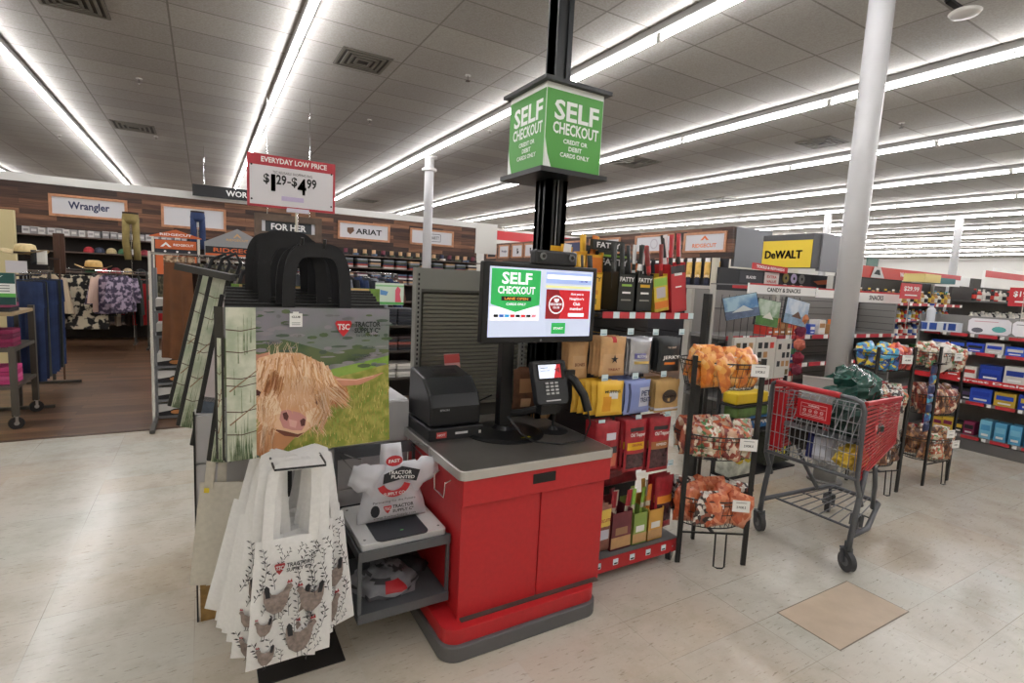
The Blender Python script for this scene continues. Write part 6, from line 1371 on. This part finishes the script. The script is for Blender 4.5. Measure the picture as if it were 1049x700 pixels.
goods('red snack box', 5.0, 5.55, 3.42, .62, 4, (.11,), (.20, .17), .16, [pal[0], pal[10], pal[11]], 'on the third candy shelf')
goods('orange snack tub', 5.75, 6.5, 3.42, 1.22, 4, (.12, .10), (.16, .11), .12, [pal[6], mat('#2b4fae', .4), pal[10], pal[9]], 'on the snack shelf right of the column', kind='snack_tub')
goods('brown snack pouch box', 5.75, 6.9, 3.42, .16, 6, (.14,), (.22, .18), .16, [pal[9], pal[5], pal[0]], 'on the bottom snack shelf right of the column')
for i, (z, c) in enumerate(((1.42, '#d98a5c'), (1.30, '#7a2a44'), (1.17, '#c9705c'), (1.04, '#8a2438'), (.92, '#7a2a3c'))):
    blob('plush_toy', 'small %s plush toy, %s from the top of the hanging row' % (('peach', 'maroon', 'coral', 'wine red', 'dark red')[i], ORD[i]), 'toy', (4.99, 2.98, z), (.055, .05, .055), mat(c, .8), i, 'plush toys hanging by the posters', (12, 8), amp=.3, freq=2)
# wire grid with posters and the white end panel of product pictures
t = empty('wire_grid', (4.2, 2.98, 0), 0, 'black wire grid panel with posters in front of the candy shelves', 'grid panel')
mb = MB()
for i in range(14): mb.cyl((3.78 + .095 * i, 3.04, .12), (3.78 + .095 * i, 3.04, 1.62), .003, WIRE, 4)
for z in (.3, .6, .9, 1.2, 1.5): mb.cyl((3.78, 3.04, z), (5.02, 3.04, z), .0035, WIRE, 4)
W(mb, 'grid', t); W(MB().bx((3.735, 3.02, 0), (3.765, 3.06, 1.70), mat('#b9b6b0', .4)), 'frame_post', t); W(MB().bx((3.66, 3.0, 0), (3.70, 3.06, 1.62), WIRE), 'dark_post', t)
def poster(x, z, w_, h_, lean, label, cols, ttl=None):
    t = empty('feed_bag_poster', (x, 2.95, z), 0, label, 'poster', 'printed bags hung on the wire grid'); q = MB(face((0, 0, 0), lean[0], 0, lean[1]) ); q.box((0, -h_ / 2, -.012), (w_, h_, .02), mat('#22262a'))
    q.rect(0, -h_ / 2, w_ * .97, h_ * .97, mat(cols[0], .5, noise=(9, .3, .4, .6), c2=cols[1]), .0); q.rect(0, -h_ * .8, w_ * .97, h_ * .35, mat(cols[2], .5, noise=(16, .3)), .001)
    if ttl: q.text(ttl, 0, -h_ * .15, w_ * .7, h_ * .1, WHITE, .002)
    q.poly([(-.08, -h_ * .7), (.02, -h_ * .45), (.09, -h_ * .72)], mat(cols[3], .5), .002); q.cyl((0, -.01, -.02), (0, -.01, -.10), .004, CHROME, 5); q.build('print', t)
poster(3.98, 1.62, .28, .20, (-45, 14), 'blue and violet printed bag hanging at the left of the grid', ('#5a86b8', '#a8c8d8', '#5f6f8a', '#d0d8d8'))
poster(4.42, 1.59, .34, .24, (0, -6), 'green meadow printed bag hanging in the middle of the grid', ('#7fa07a', '#c9d6c8', '#4c7a3a', '#e6e6dc'))
poster(4.86, 1.60, .38, .24, (0, -8), 'pale blue printed bag with a deer hanging right on the grid', ('#a9c0d8', '#dbe4ee', '#8aa6c0', '#6a4a3a'))
t = empty('product_board', (4.2, 2.9, 0), 0, 'white board of small product pictures behind the candy rack and cart', 'board')
q = MB(face((0, 0, 0), 0)); q.M = face((-.02, -.02, 0)); r = random.Random(9)
for (x0, z0, w_, h_) in ((-.30, .88, .28, .38), (.0, .88, .28, .38), (.30, .88, .22, .36), (-.32, .42, .26, .40), (-.02, .42, .26, .40), (.28, .42, .24, .40)):
    q.box((x0 + w_ / 2, z0 + h_ / 2, -.01), (w_, h_, .02), mat('#d3cfc6', .5))
    for i in range(3):
        for j in range(4):
            if r.random() < .75: q.rect(x0 + w_ * (.2 + .3 * i), z0 + h_ * (.15 + .22 * j), w_ * .2, h_ * .14, (pal[5], pal[9], pal[0], pal[5], mat('#6a5a30'), DARK)[r.randrange(6)], .002)
q.build('picture_panel', t); W(MB().bx((3.86, 2.9, 0), (3.885, 2.93, 1.3), mat('#8d8b86')), 'stand', t)
for x, z, w_, h_, m_, tx, tm, l in ((3.98, .72, .42, .09, mat('#d8b820', .4), None, INK, 'yellow flat pack over the blue box behind the candy rack'), (4.13, .50, .34, .13, mat('#2f6ea8', .4), 'CLARK', WHITE, 'blue box with white letters behind the candy rack'), (4.0, .60, .40, .09, mat('#5a7a3a', .5, noise=(14, .4)), None, INK, 'green leafy pack between yellow pack and blue box'),
                                  (4.42, .14, .36, .26, mat('#33362c', .5, noise=(14, .5)), 'GET', mat('#d6c832', .5), 'dark bag with yellow letters below the cart'), (3.94, .10, .36, .34, mat('#b9bdb0', .5, noise=(14, .4)), 'GO', mat('#c9b428', .5), 'pale camo bag with yellow letters behind the candy rack foot')):
    t = empty('pet_food_pack', (x, 2.72, z), 0, l, 'pack', 'packs behind the candy rack'); W(MB().bx((x - w_ / 2, 2.72, z), (x + w_ / 2, 2.86, z + h_), m_), 'pack', t, bevel=.01)
    if tx: W(MB(face((x, 2.717, z + h_ / 2))).text(tx, 0, 0, w_ * .7, h_ * .4, tm, .001), 'lettering', t)
t = empty('low_shelf', (4.1, 2.8, 0), 0, 'dark low shelf carrying packs behind the candy rack', 'shelf')
for z in (.10, .49, .59, .715): W(MB().bx((3.74, 2.70, z - .012), (4.66, 2.89, z), INK), 'shelf_board', t)
W(MB().bx((3.74, 2.86, 0), (3.76, 2.89, .9), INK).bx((4.64, 2.86, 0), (4.66, 2.89, .9), INK).bx((3.74, 2.70, .0), (4.66, 2.88, .085), mat('#cfcbc4')), 'frame', t)

# ---- aisle of work gloves and hardware below the RIDGECUT band
t = empty('glove_wall', (9.95, 9.5, 0), 0, 'dark pegboard wall of work gloves below the right wood band', 'pegboard')
W(MB().bx((9.96, 7.75, 0), (10.0, 19.4, 2.36), mat('#1d1d22', .6)), 'pegboard', t); W(MB().bx((9.62, 7.75, 1.68), (9.96, 12.0, 1.75), mat('#b4aea8', .5)), 'shelf', t); W(MB().bx((9.5, 7.70, 0), (9.62, 7.80, 2.35), mat('#c9c3ae', .5)), 'end_post', t)
GV = mat('#d8b060', .7, noise=(12, .2)); GVB = mat('#23253a', .7)
def glove(m_, mc):
    mb = MB(face((0, 0, 0), -90)); mb.pillow(.13, -.20, .05, m_, 6, 6)
    for i in range(4): mb.M = face((0, 0, 0), -90) @ Matrix.Translation((-.048 + .032 * i, -.19, 0)); mb.pillow(.03, -.12 + .02 * abs(i - 1.5), .03, m_, 3, 4)
    mb.M = face((0, 0, 0), -90); mb.box((0, .02, 0), (.10, .07, .012), mc); return mb
gp = {}
for rr in range(2):
    for i in range(13):
        yel = (i < 6 and rr == 0); key = yel
        if key not in gp: gp[key] = glove(GV if yel else GVB, PAPER if not yel else WHITE).build('work_glove'); o = gp[key]
        else: o = gp[key].copy(); COL.objects.link(o)
        o.location = (9.90, 7.98 + .26 * i, (2.28, 1.95)[rr] if not (yel) else 2.30); o.scale = (1, 1.3, 1.35) if yel else (1, 1, .8)
        tag(o, '%s work glove pair, %s from the near end of the %s glove row' % ('tan leather' if yel else 'navy knit', ORD[i], ('upper', 'lower')[rr]), 'gloves', 'work gloves on the pegboard')
goods('white tag tool pack', 7.9, 11.8, 9.82, 1.2, 14, (.16, .14), (.34, .26), .05, [mat('#b4b0aa'), mat('#2c2a2c'), mat('#8a8784')], 'hanging under the glove shelf', rot=-90, kind='tool_pack', cat='tool pack')
# plain grey block ends and the yellow tool brand box sign
t = empty('fixture_end', (10.7, 7.74, 2.3), 0, 'plain grey end wall right of the orange lettered band sign', 'panel'); W(MB().bx((10.1, 7.70, 2.2), (11.35, 7.78, 3.06), mat('#77787c', .6)), 'panel', t)
t = empty('brand_sign', (9.5, 6.1, 2.2), 0, 'big yellow box sign with bold black letters', 'sign')
W(MB().bx((9.5, 5.62, 2.14), (9.75, 6.62, 2.76), mat('#4a4a4c', .6)), 'box', t)
q = MB(face((9.496, 6.12, 2.42), -90)); q.rect(0, -.02, .98, .50, mat('#e0c22a', .5), 0); q.heavy('DeWALT', -.06, -.03, .74, .155, INK, .002); W(q, 'face', t)
t = empty('fixture_end', (10.0, 5.6, 2.3), 0, 'plain grey end wall right of the yellow box sign', 'panel'); W(MB().bx((9.75, 5.60, 2.10), (11.0, 5.68, 2.78), mat('#8a8a8e', .6)), 'panel', t)
t = empty('header_sign', (8.4, 6.2, 1.95), 0, 'red slanted header lettered white below the yellow tool sign', 'sign'); q = MB(face((8.68, 5.85, 2.09), 0, 0, -2)); q.box((0, 0, -.01), (1.0, .11, .02), RED); q.text('TOOLS & REWARDS', 0, 0, .8, .05, WHITE, .002); W(q, 'board', t)
t = empty('tool_display', (8.6, 5.7, 1.2), 0, 'dark display board of round saw blades below the yellow tool sign', 'display')
W(MB().bx((7.4, 5.90, .3), (10.9, 5.95, 2.04), mat('#232326', .6)), 'board', t)
q = MB(face((0, 5.895, 0))); q.rect(8.22, 1.91, .62, .20, mat('#3a3a3e'), .001); q.text('BLADES', 8.22, 1.91, .26, .05, WHITE, .002); q.rect(8.80, 1.90, .42, .24, mat('#d9cfc8'), .001); q.text('EXTRA', 8.80, 1.94, .28, .05, RED, .002); q.text('VALUE', 8.80, 1.86, .28, .05, RED, .002); q.rect(8.2, 1.74, .9, .06, RED, .001); q.rect(10.2, 1.76, 1.0, .06, RED, .001); q.poly([(10.1, 1.92), (10.8, 1.99), (10.8, 1.89), (10.25, 1.86)], OG, .001)
W(q, 'lettering', t)
for i, (x, z, m_) in enumerate(((9.2, 1.94, mat('#8a7a3a', .5)), (9.45, 1.94, mat('#c8b8d8', .5)), (9.7, 1.94, mat('#7a7874', .5)), (9.2, 1.74, mat('#c8c4bc', .5)), (9.45, 1.74, mat('#b8a080', .5)), (9.7, 1.74, mat('#d0c0a8', .5)))):
    s_ = MB(face((x, 5.88, z))).ringd(0, 0, .03, .09, m_, 0, 20).ringd(0, 0, .0, .03, INK, .001, 12); s_.M = face((x, 5.885, z)); s_.prism([(.09 * math.cos(a * .35), .09 * math.sin(a * .35)) for a in range(18)], -.006, -.001, m_)
    o = s_.build('saw_blade'); tag(o, 'round saw blade pack, %s column from the left, %s row' % (ORD[i % 3], ('upper', 'lower')[i // 3]), 'saw blade', 'saw blades on the display')
goods('black tool case', 7.5, 10.8, 5.72, 1.25, 12, (.2, .17), (.22, .15), .2, [pal[5], pal[0], mat('#4a4a4c'), pal[5]], 'on the ledge below the saw blades', kind='tool_case', cat='tool case')
W(MB().bx((7.4, 5.60, 1.22), (10.9, 5.90, 1.25), GREY), 'ledge', t)
# ---- mid distance headers at the right
t = hsign(10.4, 12.9, 5.2, 2.03, 2.24, 'long red orange header lettered Welders behind the white column', None, mat('#c8341f', .5), redtop=False)
q = MB(face((0, -.012, 0))); q.text('Welders', .35, 0, .42, .09, WHITE, .001); q.poly([(-.95, -.1), (-.45, -.1), (-.62, .1), (-.85, .1)], mat('#d0ccc8'), .001); q.poly([(-.85, -.03), (-.75, .05), (-.65, .05), (-.6, -.05)], INK, .002); q.build('lettering', t)
t = empty('welding_shelving', (11.7, 5.3, 0), 0, 'dark stocked shelving under the Welders header', 'shelving'); W(MB().bx((10.4, 5.62, 0), (12.9, 5.67, 2.1), mat('#1f1f20', .7)), 'back_panel', t)
for z in (.5, 1.0, 1.5, 1.78): W(MB().bx((10.4, 5.25, z - .03), (12.9, 5.62, z), INK), 'shelf', t)
goods('red and black welding box', 10.5, 12.8, 5.42, 1.5, 12, (.17, .14), (.18, .2), .2, [pal[0], pal[5], pal[1], pal[6]], 'on the shelf under the Welders header')
t = empty('header_sign', (12, 6, 2.2), 0, 'green hanging sign above the Welders header', 'sign'); W(MB(face((11.55, 5.6, 2.36))).box((0, 0, 0), (.42, .17, .02), mat('#41685a', .5)), 'board', t)
def pcard(x, y, z, w_, h_, txt, label, yaw=0, sub='exact items'):
    t = empty('price_card', (x, y, z), 0, label, 'sign', 'red price cards'); q = MB(face((0, 0, 0), yaw)); q.box((0, 0, -.004), (w_, h_, .008), mat('#c02530', .5)); q.text(txt, 0, h_ * .14, w_ * .74, h_ * .34, WHITE, .0015); q.rect(0, -h_ * .26, w_ * .6, h_ * .08, WHITE, .0015); q.build('card', t)
    MB().cyl((0, .012, -.45), (0, .012, 0), .006, CHROME, 6).build('stem', t)
pcard(7.25, 3.05, 1.755, .5, .18, '$29.99', 'red price card lettered 29.99 right of the SNACKS header')
t_ = [o for o in COL.objects if o.get('label', '').startswith('red price card lettered 29.99')][0]
W(MB().bar((7.25, 3.06, 1.40), (7.50, 2.99, 1.40), .012, .012, CHROME), 'arm', t_)
pcard(7.56, 2.12, 1.74, .26, .20, '$19.99', 'red price card lettered 19.99 at the right picture edge', -75)
# ---- long shelving facing us at the right edge (runs away along the aisle)
XS = 7.42
t = empty('gondola_shelving', (XS, 2.2, 0), 0, 'stocked shelving with red trimmed shelves at the right picture edge', 'shelving')
W(MB().bx((XS + .5, .4, 0), (XS + .53, 3.0, 1.50), MG), 'back_panel', t)
for z in (.16, .55, .80, 1.10, 1.30):
    W(MB().bx((XS + (.0 if z < .9 else .08), .4, z - .03), (XS + .5, 3.0, z), mat('#7c7a78', .5)), 'shelf', t)
    q = MB(face((XS - .002 + (.0 if z < .9 else .08), 1.7, z - .012), -90))
    if z == .80: q.rect(0, 0, 2.6, .06, RED, .001); q.text('Great Deals on Toys, Games &', -.1, 0, 1.5, .035, WHITE, .002)
    else:
        for i in range(10): q.rect(-1.3 + .26 * (i + .5), 0, .26 * .72, .036, PINKRED, .001); q.rect(-1.3 + .26 * (i + 1) - .03, 0, .06, .036, PAPER, .001)
    W(q, 'price_strip', t)
W(MB().bx((XS, .4, 0), (XS + .5, 3.0, .12), mat('#5f5d5c', .5)), 'base', t)
W(MB().bx((XS, 2.98, 0), (XS + .5, 3.0, 1.5), MG), 'end_panel', t)
CYB = [mat('#5aa8d0', .4), mat('#7cc0dc', .4), mat('#4a98c8', .4)]
goods('light blue tall carton', 1.2, 2.32, XS + .15, .16, 9, (.10,), (.20, .205), .16, CYB, 'on the lowest shelf at right edge', rot=-90)
goods('yellow striped toy pack', 2.36, 2.86, XS + .15, .16, 5, (.09, .10), (.13, .15), .12, [pal[3], mat('#8a2a50'), pal[5]], 'on the lowest shelf at right edge', rot=-90)
goods('royal blue toy box', 1.2, 2.45, XS + .15, .55, 6, (.19, .18), (.16, .15), .16, [mat('#1e3fae', .4), mat('#c8a83a', .4), mat('#2a4fc0', .4)], 'on the second shelf at right edge', rot=-90)
goods('dark red bagged toy', 2.42, 2.86, XS + .15, .55, 4, (.10,), (.13,), .12, [pal[11], pal[5], mat('#4a3a5a')], 'on the second shelf at right edge', rot=-90)
goods('blue and white toy box', 1.2, 2.4, XS + .2, .80, 6, (.2, .18), (.17, .19), .16, [mat('#2348b8', .4), pal[1], mat('#1c3a9a', .4)], 'on the third shelf at right edge', rot=-90)
goods('red white toy box', 2.42, 2.88, XS + .2, .80, 3, (.14,), (.10, .13), .14, [pal[0], pal[10]], 'on the third shelf at right edge', rot=-90)
goods('cobalt blue tray box', 1.2, 2.9, XS + .22, 1.10, 10, (.16,), (.10, .12), .16, [mat('#2a4ac0', .4), pal[5], mat('#2f5ad0', .4), pal[1]], 'on the fourth shelf at right edge', rot=-90)
t = goods('white and teal packet', 1.2, 1.75, XS + .25, 1.30, 4, (.13,), (.07, .1), .16, [pal[1], mat('#4a9a90', .5), pal[5]], 'on the top shelf at right edge', rot=-90)
def acard(y, w_, h_, label, fn, z=1.40):
    t = empty('shelf_talker', (XS + .14, y, z), 0, label, 'sign', 'white cards on the right shelf'); q = MB(face((0, 0, 0), -68, -20)); q.prism([(-w_ / 2 + .03, -h_ / 2), (w_ / 2 - .03, -h_ / 2), (w_ / 2, -h_ / 2 + .03), (w_ / 2, h_ / 2 - .03), (w_ / 2 - .03, h_ / 2), (-w_ / 2 + .03, h_ / 2), (-w_ / 2, h_ / 2 - .03), (-w_ / 2, -h_ / 2 + .03)], -.004, 0, mat('#d9d6da', .5)); fn(q); q.build('card', t)
acard(2.38, .36, .18, 'pale shelf card with a teal patch above the cobalt boxes', lambda q: (q.rect(-.03, .055, .2, .008, mat('#c08a90'), .001), q.disc(.08, -.03, .06, .035, mat('#4a9a94', .5), .001, 12), q.disc(-.1, -.05, .05, .03, mat('#55555e'), .001, 12)))
acard(2.04, .28, .17, 'pale shelf card with small dark print at the picture edge', lambda q: (q.rect(-.02, .045, .18, .008, GREY, .001), q.rect(.05, .0, .12, .012, INK, .001), q.rect(.05, -.025, .10, .012, INK, .001)))
# blue and white box stack and bottles, centre right
t = gondola(7.9, 11.1, 3.9, .5, (.3, .7, 1.1, 1.35, 1.6), 1.95, 'crowded shelving of bottles right of the white column, seen past the snack shelf', back=mat('#3a3836', .6))
goods('small mixed bottle', 7.95, 11.0, 4.05, 1.35, 26, (.07, .06), (.16, .14), .06, [pal[1], pal[3], pal[0], pal[8]], 'on the upper bottle shelf', cat='bottle', kind='bottle', bottle=True)
goods('dark mixed bottle', 7.95, 11.0, 4.05, 1.60, 26, (.07, .08), (.2, .17), .06, [pal[5], pal[3], pal[9], pal[1]], 'on the top bottle shelf', cat='bottle', kind='bottle', bottle=True)
goods('white jug', 7.95, 11.0, 4.05, 1.1, 20, (.10,), (.18, .2), .08, [pal[1], pal[2], pal[10], pal[0]], 'on the third bottle shelf', cat='bottle', kind='bottle', bottle=True)
goods('green and white carton', 7.95, 11.0, 4.05, .7, 16, (.14,), (.2, .24), .12, [pal[4], pal[1], pal[0]], 'on the second bottle shelf')
for k_, (x, y, z, l) in enumerate(((7.45, 2.88, 1.30, 'left'), (7.62, 2.76, 1.30, 'right'))):
    o = MB().bx((-.1, -.07, 0), (.1, .07, .11), mat('#cfd4dc', .4)).bx((-.1, -.072, .02), (-.05, -.07, .1), mat('#234a9a', .4)).bx((-.03, -.072, .02), (.04, -.07, .1), mat('#234a9a', .4)).bx((-.102, -.05, .02), (-.1, .05, .1), mat('#234a9a', .4)).build('blue_white_box'); o.location = (x, y, z); o.rotation_euler.z = math.radians(-60)
    tag(o, 'white box with blue blocks at the far end of the right shelf top, %s one' % l, 'box', 'white and blue boxes')
o = MB().lathe([(.045, 0), (.045, .14), (.02, .17), (.02, .19)], mat('#d6dae0', .3), 14).lathe([(.024, .19), (.024, .215)], mat('#2348a8', .4), 10).build('white_bottle'); o.location = (7.55, 2.94, 1.41); tag(o, 'white bottle with a blue cap standing on the boxes by the price card', 'bottle')
# far shelving runs with white red edged fascias
def far_run(x0, x1, y, h, label, stripe=True, m_=None, hz=.28):
    t = empty('far_shelving', ((x0 + x1) / 2, y, 0), 0, label, 'shelving', 'far shelving runs'); W(MB().bx((x0, y + .4, 0), (x1, y + .45, h), m_ or mat('#4a4644', .7)), 'back_panel', t)
    for z in (.4, .85, 1.3, 1.7): W(MB().bx((x0, y, z - .03), (x1, y + .4, z), mat('#4c4a48', .6)), 'shelf', t)
    W(MB().bx((x0, y - .02, h), (x1, y + .02, h + hz), PAPER), 'fascia', t)
    if stripe: W(MB().bx((x0, y - .024, h + hz * .62), (x1, y - .02, h + hz), RED), 'stripe', t)
    return t
far_run(13.3, 15.6, 5.6, 2.0, 'far shelving with a short red stripe fascia above the bottles')
far_run(11.2, 16.5, 3.7, 1.92, 'far shelving with a white fascia and red top at the right edge')
far_run(16, 26, 8.2, 2.25, 'very far shelving with pale fascia right of the column', False)
far_run(17.5, 25, 5.6, 2.3, 'very far shelving with pale fascia at the right edge', False)
goods('tall bottle', 11.3, 16.4, 3.85, 1.70, 28, (.08, .07), (.19, .2), .07, [pal[1], pal[5], pal[0], pal[10]], 'on the far top shelf at the right edge', cat='bottle', kind='bottle', bottle=True)
goods('pale bottle', 11.3, 14.4, 3.85, 1.30, 20, (.1, .08), (.22, .2), .07, [pal[1], pal[10], pal[1], pal[5]], 'on the far second shelf at the right edge', cat='bottle', kind='bottle', bottle=True)
goods('yellow and dark bottle', 13.4, 15.5, 5.75, 1.70, 14, (.1, .08), (.2, .18), .07, [pal[3], pal[5], pal[4], pal[8]], 'on the far shelf above the bottles', cat='bottle', kind='bottle', bottle=True)
t = empty('teal_display_box', (10.4, 4.1, 1.97), 0, 'long teal and yellow display box atop the bottle shelving', 'box'); W(MB().bx((10.45, 4.0, 1.95), (11.0, 4.3, 2.04), mat('#2c6a70', .5)).bx((9.9, 4.0, 1.95), (10.45, 4.3, 2.08), mat('#d6c27a', .5)), 'carton', t)
